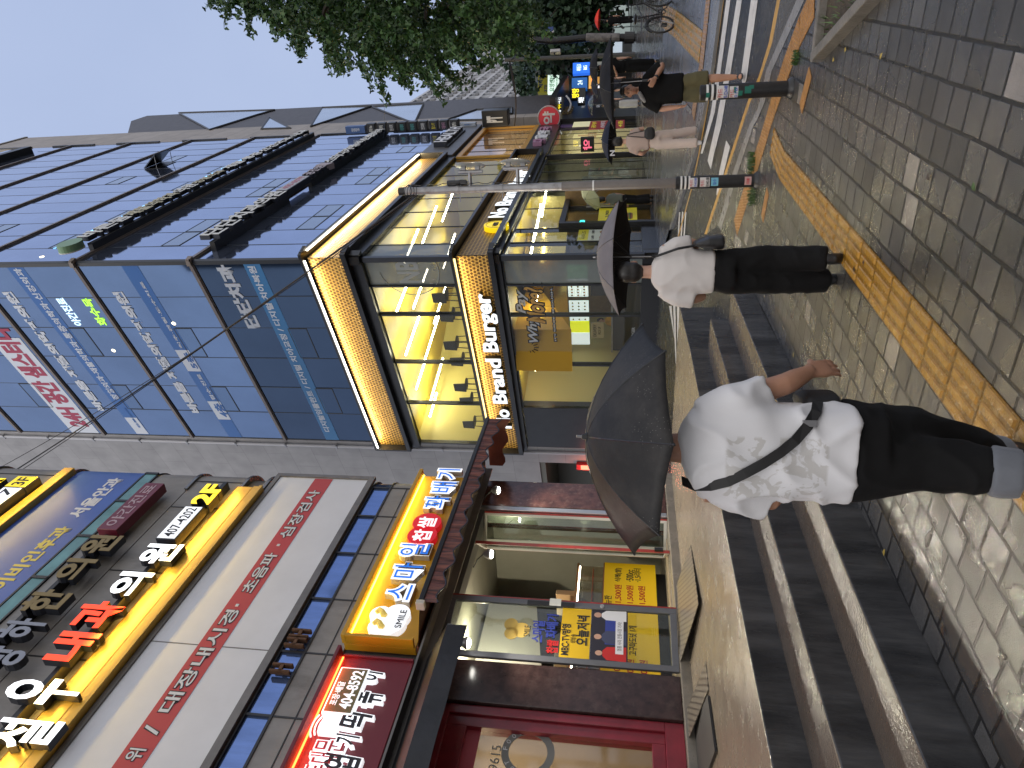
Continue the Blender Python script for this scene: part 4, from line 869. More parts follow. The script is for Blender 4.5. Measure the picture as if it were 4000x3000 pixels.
FL = [10.42, 13.92, 17.66, 21.36, 25.06, 28.7, 32.4]
rnd = random.Random(3)
def pane(F, x0, x1, z0, z1, m, nm='window', o=0.0):
    mb = MB(); t = [rnd.uniform(-.004, .004) for _ in range(3)]
    mb.quad((x0, o + t[0], z0), (x1, o + t[1], z0), (x1, o + t[2], z1), (x0, o + t[0] + t[2] - t[1], z1))
    return fpart(F, nm, mb, m)
for F, XS, gl in ((FA, AX, GA), (FB, BX, GB)):
    for i in range(len(FL) - 1):
        if i == 5:
            mb = MB()
            for a, b in zip(XS[:-1], XS[1:]): mb.quad((a + .012, 0, FL[i] + .06), (b - .012, 0, FL[i] + .06), (b - .012, 0, FL[i + 1] - .06), (a + .012, 0, FL[i + 1] - .06))
            fpart(F, 'window', mb, gl, stuff=True); continue
        for a, b in zip(XS[:-1], XS[1:]):
            pane(F, a + .012, b - .012, FL[i] + .06, FL[i + 1] - .06, GA2 if (F is FA and i == 0) else gl)
    for z in FL[1:]:
        mb = MB(); lo, hi = XS[0], XS[-1]
        if F is FA: lo -= .05; hi += .12
        else: lo -= .12
        mb.box(lo, hi, -.1, .07, z - .05, z + .05)
        mb.box(lo, hi, -.1, .03, z - .08, z - .052); fpart(F, 'floor_band', mb, BRONZ)
    mb = MB()
    for x in XS:
        mb.box(x - .012, x + .012, -.1, .006, 10.4, 33.6)
    fpart(F, 'mullion', mb, MUL)
for x0, x1, z0, z1 in ((0, 18.9, 32.47, 36.2), ): fpart(FB, 'parapet', MB().box(x0, x1, -.1, .0, z0, z1), GB)
mb = MB(); mb.box(-.1, 17.5, .0, .35, 33.6, 34.0); mb.box(-.1, 17.2, .0, .35, 36.2, 36.6); fpart(FB, 'roof_rail', mb, BLK)
fpart(FA, 'parapet', MB().box(-8, 0, -.1, .0, 32.47, 36.2), GA)
# hinged lights in the curtain wall: dark outline and slightly greyer glass
GH = refl('grey_hinged_glass', (.33, .39, .48), .1); GHA = refl('blue_hinged_glass', (.13, .20, .33), .08)
def hinged(F, x0, x1, z0, z1):
    mb = MB(); e = .025; mb.box(x0, x1, .004, .014, z0, z0 + e); mb.box(x0, x1, .004, .014, z1 - e, z1); mb.box(x0, x0 + e, .004, .014, z0 + e, z1 - e); mb.box(x1 - e, x1, .004, .014, z0 + e, z1 - e)
    w = fpart(F, 'hinged_window', mb, MUL)
    mb = MB(); mb.quad((x0 + e, .006, z0 + e), (x1 - e, .0062, z0 + e), (x1 - e, .0066, z1 - e), (x0 + e, .0064, z1 - e)); o = fpart(F, 'pane', mb, GHA if F is FA and z0 > 12 else GA2 if F is FA else GH); o.parent = w
for i, z in enumerate((11.25, 15.1, 18.9, 22.6)):
    for a in (4, 2) if i < 3 else (2,): hinged(FA, AX[a - 1] + .02, AX[a] - .02, z, z + .62)
for i, z in enumerate((11.3, 15.1, 19.0, 22.95, 26.4)):
    for k in ((3, 4, 7, 8, 11), (2, 3, 6, 7), (2, 4, 7, 9), (3, 8, 11), (2, 5))[i]: hinged(FB, BX[k - 1] + .02, BX[k] - .02, z, z + .62)
# the one window that stands open
ow = Thing('open_window', 'dark top-hung window pushed open high in the street-side glass wall', 'window', FB, (13.7, .02, 22.9))
mb = MB(); P = [(12.35, .02, 23.5), (13.7, .02, 23.5), (13.7, .62, 22.75), (12.35, .62, 22.75)]
mb.quad(*P); mb.quad(*[(x, o + .03, z + .03) for x, o, z in P])
for k in range(4):
    a, b = P[k], P[(k + 1) % 4]; mb.quad(a, b, (b[0], b[1] + .03, b[2] + .03), (a[0], a[1] + .03, a[2] + .03))
ow.part('sash', mb, mat('sash_dark', (.03, .04, .06), .2, metal=.4)); ow.part('opening', MB().box(12.36, 13.69, .004, .016, 22.72, 23.5), BLK)
mb = MB(); mb.tube([(12.4, .02, 22.9), (12.4, .55, 22.85)], .015, 6); mb.tube([(13.65, .02, 22.9), (13.65, .55, 22.85)], .015, 6); ow.part('stay_arm', mb, STEEL)
# sign and lamp reflections in the panes, put in as glowing letters and discs
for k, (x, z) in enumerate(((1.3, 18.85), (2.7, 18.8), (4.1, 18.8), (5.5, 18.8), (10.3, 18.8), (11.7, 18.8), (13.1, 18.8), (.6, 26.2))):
    mb = MB(); mb.text('진료'[k % 2], x, x + .8, z + .0, z + .6, .008, .012, .03); fpart(FB, 'glowing_lettering', mb, glow('blue_sign_reflection', (.25, .62, 1), 1.6))
for F, x, z in ((FB, .6, 19.2), (FB, 6.9, 18.3), (FA, -3.55, 18.4), (FA, -2.35, 15.6)):
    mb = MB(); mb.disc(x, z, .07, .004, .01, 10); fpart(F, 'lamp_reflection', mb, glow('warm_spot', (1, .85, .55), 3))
# ---- printed film on the side-street face
VW = mat('vinyl_white', (.74, .78, .85), .5); VB = mat('vinyl_blue', (.03, .15, .46), .3); VR = mat('vinyl_red', (.42, .03, .08), .4); VS = mat('vinyl_sky', (.05, .22, .48), .5)
z1 = lambda x, y: (x / 1.659, 1000 + y / 1.659)
z2 = lambda x, y: (1000 + x / 1.659, 1000 + y / 1.659)
def film(x0, x1, zz0, zz1, m, o=.006): fpart(FA, 'window_film', MB().box(x0, x1, o, o + .003, zz0, zz1), m)
def ftext(body, lb, rt, m, bold=.035, o=.012):
    bold += .025
    mb = MB(); tx(FA, mb, body, lb, rt, o, o + .004, bold); fpart(FA, 'lettering', mb, m)
q = FA.q
b0 = q(*z1(620, 1118))[1]; b1 = q(*z1(440, 1110))[1]
film(-7.98, -3.0, b0, b1, VW); 
mb = MB(); mb.text('24H 공간 샘스터디', q(336, 1666)[0], q(20, 1283)[0], b0 + .12, b1 - .12, .012, .016, .05); fpart(FA, 'lettering', mb, VR)
ftext('바른몸 재활의학과의원', z1(690, 1003), z1(8, 232), VW)
b0 = q(*z1(950, 1128))[1]; b1 = q(*z1(868, 1128))[1]; film(-7.98, -.02, b0, b1, VB)
film(-7.95, -7.0, b0 + .02, b1 - .02, VW, .0095); ftext('진료과목', z1(915, 1115), z1(800, 985), VB, .01, .014)
ftext('정형외과·재활의학과·통증의학과·신경외과', z1(780, 932), z1(78, 80), VW, .0)
ftext('바른몸 재활의학과의원', z1(1305, 1018), z1(722, 232), VW)
b0 = q(*z1(1552, 1143))[1]; b1 = q(*z1(1468, 1143))[1]; film(-7.98, -.02, b0, b1, VB)
for lb, rt, body in (((1490, 1045), (1375, 955), '4층'), ((1290, 730), (1180, 625), '5층')):
    a, c = q(*z1(*lb)), q(*z1(*rt)); film(a[0] - .12, c[0] + .12, b0 + .02, b1 - .02, VW, .0095); ftext(body, z1(*lb), z1(*rt), VB, .01, .014)
ftext('접수·진료', z1(1400, 935), z1(1270, 765), VW, .0); ftext('척추·관절·도수치료', z1(1190, 600), z1(900, 165), VW, .0)
mb = MB(); tx(FA, mb, '야간진료', z1(545, 452), z1(352, 272), .012, .016, .03); fpart(FA, 'glowing_lettering', mb, glow('white_blue_led', (.62, .85, 1), 1.2))
mb = MB(); tx(FA, mb, '화수목', z1(706, 450), z1(520, 275), .012, .016, .03); fpart(FA, 'glowing_lettering', mb, glow('lime_led', (.45, .95, .08), 1.0))
ftext('단단치과', (1022, 1283), (838, 1035), mat('vinyl_white_bright', (.6, .64, .7), .35), .03)
b0 = q(*z2(530, 1168))[1]; b1 = q(*z2(445, 1168))[1]; film(-7.98, -.02, b0, b1, VS)
ftext('디지털임플란트 / 디지털 치아교정 / 디지털 치아복원', z2(485, 1140), (965, 1040), VW, .0)
# ---- channel letters on the street face
LG1 = mat('letter_grey', (.74, .74, .70), .45, var=.1, vscale=4); LG2 = mat('letter_olive', (.50, .46, .30), .45, var=.1, vscale=4)
def row(name, label, items, z0_, zr, o0=.28, o1=.42):
    t = Thing(name, label, 'sign', FB, (items[0][1], 0, z0_))
    for body, xa, xb, za, zb, m in items:
        mb = MB(); mb.text(body, xa, xb, za, zb, o0, o1, .03); t.part('letter', mb, SIDE); mb = MB(); mb.text(body, xa, xb, za, zb, o1, o1 + .008, .03); t.part('letter_face', mb, m)
    mb = MB(); mb.box(items[0][1] - .2, items[-1][2] + .1, 0, .28, zr, zr + .16); t.part('mounting_rail', mb, BLK)
    return t
t = row('channel_letter_sign', 'grey and olive raised clinic letters with green leaf block, upper row on the street side', [('바른몸', 1.15, 3.3, 17.75, 18.3, LG1), ('재활의학과', 3.35, 6.2, 17.75, 18.3, LG2), ('의원', 6.25, 7.4, 17.75, 18.3, LG1), ('정형외과', 7.5, 9.6, 17.8, 18.2, LG2), ('재활·통증', 9.9, 13.0, 17.8, 18.25, LG1), ('신경외과·내과', 13.1, 18.2, 17.8, 18.25, LG1)], 17.7, 17.64)
mb = MB(); mb.disc(.55, 18.02, .42, .25, .45, 24, rz=.3); t.part('leaf_block', mb, mat('leaf_block_green', (.22, .36, .22), .45)); mb = MB(); mb.disc(.55, 18.02, .43, .22, .25, 24, rz=.31); t.part('block_rim', mb, LG1)
t = row('channel_letter_sign', 'grey raised dental clinic letters with white phone box, row above the lit yellow band', [('단단치과의원', 1.05, 5.9, 13.5, 14.15, LG1)], 13.5, 13.55)
t.part('phone_box', MB().box(6.0, 8.1, .2, .42, 13.55, 14.0), SIDE, bev=.01); t.part('box_face', MB().box(6.03, 8.07, .42, .428, 13.58, 13.97), mat('box_white', (.45, .44, .45), .4)); t.part('lettering', MB().text('400-0079', 6.2, 7.95, 13.66, 13.9, .429, .433, .0), VR)
t = row('channel_letter_sign', 'grey raised study cafe letters with pinkish arrow, at the right end of the second row', [('공간샘', 8.25, 9.75, 13.55, 14.0, mat('letter_pinkgrey', (.40, .34, .36), .45)), ('스터디카페', 10.3, 13.7, 13.5, 14.0, LG1), ('(6층)', 13.75, 14.7, 13.55, 13.95, LG1), ('센스쌤영어수학', 14.75, 17.5, 13.5, 13.98, LG1)], 13.5, 13.55)
mb = MB(); mb.slab([(9.8, 13.6), (10.2, 13.42), (10.25, 13.95), (9.85, 14.05)], .2, .43); t.part('arrow_plate', mb, mat('letter_pinkgrey', (0, 0, 0)))

# ---- burger shop: two honeycomb bands, black frames, lit letters
def hexmat(name, c0, c1, sx, rad):
    m = bpy.data.materials.new(name); m.use_nodes = True; n = m.node_tree; L = n.links; b = n.nodes['Principled BSDF']
    u = n.nodes.new('ShaderNodeUVMap'); 
    sep = n.nodes.new('ShaderNodeSeparateXYZ'); L.new(u.outputs['UV'], sep.inputs[0])
    def M(op, a, c=None, d=None):
        k = n.nodes.new('ShaderNodeMath'); k.operation = op
        for i, v in enumerate((a, c, d)):
            if v is None: continue
            if isinstance(v, (int, float)): k.inputs[i].default_value = v
            else: L.new(v, k.inputs[i])
        return k.outputs[0]
    x = M('DIVIDE', sep.outputs[0], sx); z = M('DIVIDE', sep.outputs[1], sx * 1.732)
    def dist(off):
        fx = M('SUBTRACT', M('FRACT', M('ADD', x, off)), .5); fz = M('MULTIPLY', M('SUBTRACT', M('FRACT', M('ADD', z, off)), .5), 1.732)
        return M('SQRT', M('ADD', M('MULTIPLY', fx, fx), M('MULTIPLY', fz, fz)))
    d = M('MINIMUM', dist(0.0), dist(.5))
    mr = n.nodes.new('ShaderNodeMapRange'); mr.inputs[1].default_value = rad; mr.inputs[2].default_value = rad + .06; L.new(d, mr.inputs[0])
    mx = n.nodes.new('ShaderNodeMix'); mx.data_type = 'RGBA'; mx.inputs[6].default_value = (*c0, 1); mx.inputs[7].default_value = (*c1, 1); L.new(mr.outputs[0], mx.inputs[0]); L.new(mx.outputs[2], b.inputs['Base Color'])
    b.inputs['Roughness'].default_value = .4; b.inputs['Metallic'].default_value = .25
    bp = n.nodes.new('ShaderNodeBump'); bp.inputs['Distance'].default_value = .03; bp.inputs['Strength'].default_value = .8; L.new(mr.outputs[0], bp.inputs['Height']); L.new(bp.outputs['Normal'], b.inputs['Normal'])
    MATS[name] = m; return m
HEXM = hexmat('honeycomb_panel', (.17, .085, .015), (.66, .40, .09), .115, .31)
def hexpanel(F, x0, x1, zz0, zz1, o):
    mb = MB(); mb.quad((x0, o, zz0), (x1, o, zz0), (x1, o, zz1), (x0, o, zz1))
    ob = fpart(F, 'honeycomb_panel', mb, HEXM)
    uv = ob.data.uv_layers.new(name='UVMap')
    C4 = {0: (x0, zz0), 1: (x1, zz0), 2: (x1, zz1), 3: (x0, zz1)}
    for lp in ob.data.loops: uv.data[lp.index].uv = C4[lp.vertex_index]
BF = mat('black_shop_frame', (.016, .016, .017), .32, var=.3, vscale=3, dirt=(.03, .03, .03))
LEDS = glow('white_led_line', (1, .95, .82), 7)
for zt, zl, zb, led in ((10.30, 9.22, 8.78, True), (6.12, 5.2, 4.93, True)):
    for F, x0, x1 in ((FA, -8.1, .12), (FB, -.12, 11.9)):
        hexpanel(F, x0 + (.0 if F is FB else .06), x1 - (.0 if F is FA else .06), zl, zt - .02, .10)
        mb = MB()
        if F is FA:
            mb.box(x0, x1 + .28, -.1, .34, zt + .02, zt + .10); mb.box(x0, x1 + .27, -.1, .33, zl - .14, zl); mb.box(x0, x1 + .1, -.1, .13, zb, zl - .14); mb.box(x0 - .02, x0 + .05, .0, .335, zl - .15, zt + .09)
        else:
            mb.box(x0 - .2, x1, -.1, .34, zt + .02, zt + .102); mb.box(x0 - .2, x1, -.1, .33, zl - .142, zl); mb.box(x0 - .1, x1, -.1, .128, zb, zl - .142); mb.box(x1 - .05, x1 + .02, .0, .335, zl - .15, zt + .09)
        fpart(F, 'sign_frame', mb, BF)
        if zt > 9 or F is FA:
            fpart(F, 'led_line', MB().box(x0 + .08, x1 - .1 if F is FB else x1 + .05, .27, .30, zt - .03, zt + .015), LEDS if zt > 9 else glow('amber_led_line', (1, .75, .3), 2.5))
            L_ = x1 - x0; c = F.w((x0 + x1) / 2, .27, zt - .05)
            lamp('band_light', 'AREA', c, (11 if zt > 9 else 7) * L_, (1, .78, .42), (L_ - .3, .06), aim(c, F.w((x0 + x1) / 2, .1, zl - .1)))
# lit brand letters
WLED = glow('cool_white_letter', (.93, .97, 1), 1.0)
def cap(F, a, b, o): return F.q(*a, o)[1], F.q(*b, o)[1]
for F, lab, nlo, nhi, nl, rr_ in ((FA, 'large lit white burger shop letters on the honeycomb band facing the side street', (1998, 1660), (1943, 1660), (1998, 1673), (1923, 1147)),
                                (FB, 'lit white letters with round yellow emblem on the honeycomb band facing the main street', (1976, 845), (1913, 838), (1976, 849), (2066, 664))):
    x0 = F.q(*nl, .3)[0]; x1 = F.q(*rr_, .3)[0]; zb = F.q(*nlo, .3)[1]; zt = F.q(*nhi, .3)[1]; h = zt - zb
    t = Thing('shop_sign', lab, 'sign', F, (x0, 0, zb))
    words = ('No', 'Brand', 'Burger'); fr = ((0, .165), (.215, .565), (.615, 1))
    for wd_, (f0, f1) in zip(words, fr):
        lo = zb - (.26 * h if wd_ == 'Burger' else .0); 
        mb = MB(); mb.text(wd_, x0 + (x1 - x0) * f0, x0 + (x1 - x0) * f1, lo, zt, .16, .30, .03); t.part('letter', mb, mat('letter_side_dark', (.035, .03, .02), .4))
        mb = MB(); mb.text(wd_, x0 + (x1 - x0) * f0, x0 + (x1 - x0) * f1, lo, zt, .30, .31, .03); t.part('letter_face', mb, WLED)
    if F is FB:
        c = F.q(1938, 871, .3); mb = MB(); mb.disc(c[0], c[1], .36, .12, .26, 32); t.part('emblem_disc', mb, mat('emblem_yellow', (.8, .6, .01), .35, emit=(1, .72, .01), es=.8), smooth=True)
        for r0 in (.30,):
            mb = MB(); mb.tube([(c[0] + r0 * math.cos(k * .2094), .265, c[1] + r0 * math.sin(k * .2094)) for k in range(31)], .008, 5); t.part('emblem_ring', mb, BRONZ)
        mb = MB(); mb.text('NBB', c[0] - .18, c[0] + .18, c[1] - .06, c[1] + .1, .262, .27, .03); t.part('lettering', mb, K2); mb = MB(); mb.text('No Brand', c[0] - .1, c[0] + .1, c[1] - .15, c[1] - .10, .262, .27, .0); t.part('lettering', mb, K2)
# shop glazing
SG = glass('shop_glass', (.88, .90, .82), .035); SGF = mat('grey_window_film', (.20, .23, .22), .15, var=.15, vscale=1.5, alpha=.93)
def glaze(F, xs, za, zc, frame_w=.06, films=(), gl=None, o=-.03):
    for i, (a, b) in enumerate(zip(xs[:-1], xs[1:])):
        pane(F, a + frame_w / 2, b - frame_w / 2, za, zc, SGF if i in films else (gl or SG), 'shop_window', o if F is FA else -.012)
    mb = MB()
    dp = -.12 if F is FA or frame_w > .055 and xs[-1] < 3 else -.022; fw = frame_w if F is FA else frame_w * .6; pr = .015 if F is FA else .005
    for x in xs: mb.box(x - fw / 2, x + fw / 2, dp, pr, za, zc)
    mb.box(xs[0], xs[-1], dp, .012, za - .06, za); mb.box(xs[0], xs[-1], dp, .012, zc, zc + .05)
    fpart(F, 'window_frame', mb, BF)
glaze(FA, [-8.0, -5.9, -3.98, -2.02, -.95, -.05], 6.2, 8.78, films=(4,))
glaze(FB, [.05, 1.15, 2.75, 4.35, 5.95, 7.55, 9.15, 10.7, 11.9], 6.2, 8.78, films=(0,))
glaze(FA, [-6.0, -4.02, -2.05, -.95, -.05], 1.25, 4.88, films=(3,))
for F, x0, x1 in ((FA, -8.1, -.02), (FB, .02, 2.35)): fpart(F, 'plinth', MB().box(x0, x1, -.3, .05, .5, 1.24), mat('black_plinth', (.012, .012, .013), .22, var=.3, vscale=4))
fpart(FA, 'black_wall', MB().box(-8.02, -6.0, -.3, .02, 1.25, 4.9), mat('black_stone_wall', (.013, .013, .014), .35, var=.4, vscale=3, bump=.1))
fpart(FB, 'corner_post', MB().prism([(-.09, .06), (.06, .06), (.06, -.1), (-.03, -.1)], 1.2, 10.3), BF)
glaze(FB, [.06, 1.15, 2.35], 1.25, 4.85)
glaze(FB, [2.35, 4.4, 6.35], 3.62, 4.85); glaze(FB, [6.35, 7.9, 9.2, 10.5, 11.6], .95, 4.85)
# portal of the entrance
t = Thing('entrance_door', 'black framed glass entrance of the burger shop with yellow menu posters', 'door', FB, (2.4, 0, .85))
t.part('frame', MB().box(2.36, 6.34, -.1, .14, 3.44, 3.6).box(2.36, 2.52, -.1, .14, .8, 3.44).box(6.16, 6.34, -.1, .14, .8, 3.44).box(4.3, 4.42, -.1, .05, .8, 3.44).box(2.52, 6.16, -.1, .03, .82, .95), BF)
t.part('glass_pane', MB().box(2.52, 4.3, -.05, -.04, .95, 3.44).box(4.42, 6.16, -.05, -.04, .95, 3.44), SG)
def poster(t, x0, x1, za, zc, bgm, items, o=-.03, nm='poster'):
    t.part(nm, MB().box(x0, x1, o, o + .012, za, zc), BF if False else bgm)
    for kind, fx0, fx1, fz0, fz1, m, body in items:
        w, h = x1 - x0, zc - za; a = (x0 + fx0 * w, x0 + fx1 * w, za + fz0 * h, za + fz1 * h)
        mb = MB()
        if kind == 't': mb.text(body, *a, o + .013, o + .018, .01)
        elif kind == 'b': mb.box(*a[:2], o + .0125, o + .016, *a[2:])
        elif kind == 'd': mb.disc((a[0] + a[1]) / 2, (a[2] + a[3]) / 2, (a[1] - a[0]) / 2, o + .0125, o + .017, 18, rz=(a[3] - a[2]) / 2)
        t.part('lettering' if kind == 't' else 'poster_picture', mb, m)
PYL = mat('menu_yellow', (.62, .56, .03), .4, emit=(.7, .6, .03), es=.18); BUN = mat('bun_brown', (.38, .16, .04), .5); BUN2 = mat('patty', (.14, .05, .02), .5); LETT = mat('lettuce', (.14, .3, .05), .5)
MW = mat('menu_white', (.7, .72, .74), .4, emit=(.7, .75, .8), es=.12)
def burger(fx, fz, s=.1, a=1.0):
    return [('d', fx - s, fx + s, fz + .01, fz + .10 * a, BUN, ''), ('b', fx - s, fx + s, fz - .015, fz + .02, LETT, ''), ('b', fx - s, fx + s, fz - .045, fz - .015, BUN2, ''), ('d', fx - s * .95, fx + s * .95, fz - .09, fz - .04, BUN, '')]
poster(t, 3.05, 5.55, 1.35, 2.5, PYL, burger(.8, .82, .13) + burger(.8, .4, .13) + burger(.16, .2, .13) + [('t', .12, .4, .72, .82, K2, '3,900'), ('t', .44, .66, .42, .5, K2, '4,500'), ('t', .5, .72, .1, .19, K2, '4,900'), ('b', .8, .98, .05, .28, MW, '')], nm='menu_poster')
poster(t, 1.28, 2.2, 1.9, 3.0, MW, [('b', 0, 1, .74, 1, PYL, ''), ('t', .1, .9, .8, .92, K2, '사이드'), ('t', .08, .42, .58, .66, K2, '1,600'), ('t', .58, .92, .58, .66, K2, '1,800'), ('d', .12, .4, .22, .46, BUN, ''), ('d', .6, .9, .22, .46, BUN, '')], nm='menu_poster')
poster(t, 2.55, 2.95, 2.5, 3.0, PYL, [('t', .1, .9, .6, .85, K2, '2개'), ('b', .1, .5, .15, .5, BUN, '')], nm='menu_poster')
mb = MB(); mb.text('24', 2.42, 2.6, 2.85, 3.0, .141, .146, .0); t.part('glowing_lettering', mb, glow('teal_led', (.05, .8, .7), 2.5))
t.part('push_bar', MB().box(4.2, 4.26, .05, .08, 1.6, 2.9).box(4.46, 4.52, .05, .08, 1.6, 2.9), STEEL)
# printed slogans on the side-street window
INKB = mat('slogan_black', (.012, .012, .013), .4); OR = mat('slogan_orange', (.62, .36, .08), .4); GW = mat('slogan_white', (.58, .6, .6), .4)
t = Thing('window_slogan', 'white and orange brush-style slogan lettering stuck on the burger shop window', 'lettering', FA, (-4.5, 0, 3.4))
zq = lambda x, y: (1900 + x / 2.765, 1100 + y / 2.765)
def slog(body, lb, rt, m, o, bold, wb, shear=0.0):
    a, b = FA.q(*zq(*lb), .0), FA.q(*zq(*rt), .0); mb = MB(); e = wb * .55
    mb.text(body, a[0] - e, b[0] + e, a[1] - e, b[1] + e, o, o + .004, bold + wb, shear); t.part('letter_outline', mb, INKB)
    mb = MB(); mb.text(body, a[0], b[0], a[1], b[1], o + .0045, o + .008, bold, shear); t.part('lettering', mb, m)
slog('Why', (590, 660), (430, 375), GW, -.02, .02, .07, .3); slog('Pay', (465, 350), (300, 95), GW, -.02, .02, .07, .3)
slog('More?', (640, 450), (400, 60), OR, -.008, .02, .07, .3); slog("IT'S GOOD ENOUGH.", (755, 645), (690, 70), GW, -.02, .03, .06)
a = FA.q(*zq(1600, 640)); b = FA.q(*zq(1570, 500)); mb = MB(); mb.text('BURGER', a[0], b[0], a[1], b[1], -.02, -.016, .0); t.part('lettering', mb, GW)
for x, y in ((600, 40), (510, 35)):
    c = FA.q(*zq(x, y)); s = .12 if x == 600 else .08; mb = MB(); mb.slab([(c[0] + s * (1 if k % 2 == 0 else .3) * math.cos(k * math.pi / 4), c[1] + s * (1 if k % 2 == 0 else .3) * math.sin(k * math.pi / 4)) for k in range(8)], -.02, -.016); t.part('star', mb, INKB)
for k in range(6):
    c = FA.q(*zq(450, 660)); a = R(190 + k * 26); mb = MB(); mb.tube([(c[0] - .2 + .16 * math.cos(a), -.018, c[1] + .16 * math.sin(a)), (c[0] - .2 + .3 * math.cos(a), -.018, c[1] + .3 * math.sin(a))], .012, 5); t.part('spark_line', mb, INKB)
t = Thing('window_emblem', 'large faded round emblem printed across the upper corner window of the burger shop', 'emblem', FA, (-.6, 0, 7.4))
mb = MB(); mb.tube([(-.42 + .85 * math.cos(k * .1257), -.02, 7.55 + .85 * math.sin(k * .1257)) for k in range(13, 43)], .012, 5); t.part('emblem_ring', mb, mat('faded_white', (.38, .40, .38), .4))
mb = MB(); mb.text('NB', -.85, -.1, 7.25, 7.9, -.022, -.018, .03); t.part('lettering', mb, mat('faded_white', (0, 0, 0)))
for k, ch in enumerate("IT'S GOOD"):
    a = R(205 + k * 13)
    if ch == ' ': continue
    mb = MB(); mb.text(ch, -.03, .03, -.05, .05, -.022, -.018, .0); mb.tf(lambda v: (-.42 + .72 * math.cos(a) - v.x * math.sin(a) * -1 * -1 + 0 * v.z, v.y, 7.55 + .72 * math.sin(a) + v.z)); t.part('lettering', mb, mat('faded_white', (0, 0, 0)))
# interiors
def room(nm, pts, za, zc, wall, floor, ceil, skip=()):
    """pts: world plan points, front edges listed in skip are left open"""
    n_ = len(pts)
    for k in range(n_):
        if k in skip: continue
        a, b = pts[k], pts[(k + 1) % n_]; mb = MB(); mb.quad((a[0], -a[1], za), (b[0], -b[1], za), (b[0], -b[1], zc), (a[0], -a[1], zc)); fpart(W, nm + '_wall', mb, wall)
    mb = MB(); mb.quad(*[(p[0], -p[1], za) for p in pts]); fpart(W, nm + '_floor', mb, floor)
    mb = MB(); mb.quad(*[(p[0], -p[1], zc) for p in pts]); fpart(W, nm + '_ceiling', mb, ceil)
def P2(F, x, o): p = F.w(x, o, 0); return (p.x, p.y)
YW = mat('yellow_wall', (.62, .45, .05), .5, var=.08, vscale=1); YC = mat('yellow_ceiling', (.66, .50, .06), .4, var=.1, vscale=1.2); CRM = mat('cream_wall', (.66, .58, .26), .5)
OLW = mat('pale_olive_wall', (.58, .50, .14), .5)
room('upper_shop', [P2(FA, -.02, -.14), P2(FA, -8, -.14), P2(FA, -8, -4.5), P2(FB, 12, -3.5), P2(FB, 12, -.14), P2(FB, .02, -.14)], 6.14, 8.9, OLW, mat('shop_floor_dark', (.15, .13, .08), .4), YC, skip=(0, 4, 5))
TUBE = glow('tube_lamp', (1, .94, .72), 34)
tdir = (Vector((2.21, 22.45)) - Vector((.93, 21.14))).normalized()
for k, (x, y, l) in enumerate(((1.57, 21.8, 2.0), (.24, 22.73, 1.3), (2.6, 20.6, 1.5), (1.6, 24.06, 2.6), (.1, 24.8, 2.4), (3.2, 22.6, 2.2), (4.4, 21.5, 2.0), (-.8, 24.4, 1.2), (3.0, 25.2, 2.4), (5.6, 23.6, 2.4), (7.0, 26.2, 2.6), (5.2, 26.4, 2.4))):
    p = Vector((x, y)) - tdir * l / 2; q_ = Vector((x, y)) + tdir * l / 2; mb = MB(); mb.tube([(p.x, -p.y, 8.5), (q_.x, -q_.y, 8.5)], .03, 8); fpart(W, 'tube_lamp', mb, TUBE)

CH = mat('dark_chair', (.05, .045, .03), .5)
for k in range(7):
    x = -7.4 + k * .95; y0 = -.55 - .25 * (k % 2); t = Thing('cafe_chair', ['dark cafe chair by the upper window, at its far left end', 'dark cafe chair by the upper window, second from its left end', 'dark cafe chair by the upper window, third from its left end', 'dark cafe chair in the middle of the upper window', 'dark cafe chair by the upper window, third from the grey corner film', 'dark cafe chair by the upper window, second from the grey corner film', 'dark cafe chair in the upper window, next to the grey corner film'][k], 'chair', FA, (x, y0, 6.15), 'chairs in the upper burger shop window')
    mb = MB(); mb.lathe([(.0, .62), (.2, .64), (.21, .67), (.0, .68)], (x, y0, 6.15), 12); t.part('seat', mb, CH, smooth=True)
    mb = MB(); mb.slab([(x - .2, 6.8), (x + .2, 6.8), (x + .17, 7.2), (x - .17, 7.2)], y0 + .15, y0 + .19); t.part('backrest', mb, CH, bev=.03)
    for dx, dy in ((-.16, -.14), (.16, -.14), (-.16, .14), (.16, .14)):
        mb = MB(); mb.tube([(x + dx * .8, y0 + dy * .8, 6.79), (x + dx, y0 + dy, 6.15)], .015, 6); t.part('leg', mb, CH)
room('burger_shop', [P2(FA, -.02, -.14), P2(FA, -6.0, -.14), P2(FA, -6.3, -5.5), P2(FB, 6.3, -5.0), P2(FB, 6.3, -.14), P2(FB, .02, -.14)], .9, 4.9, CRM, mat('shop_floor_tan', (.3, .24, .14), .3), YC, skip=(0, 4, 5))
for k, (x, y, l) in enumerate(((1.2, 22.2, 2.2), (2.2, 21.0, 1.8), (-.2, 23.4, 2.0), (.8, 24.6, 2.4), (2.8, 23.2, 2.2), (5.2, 21.6, 1.8), (6.2, 23.2, 2.0), (4.2, 20.4, 1.6))):
    p = Vector((x, y)) - tdir * l / 2; q_ = Vector((x, y)) + tdir * l / 2; mb = MB(); mb.tube([(p.x, -p.y, 4.4), (q_.x, -q_.y, 4.4)], .03, 8); fpart(W, 'tube_lamp', mb, TUBE)

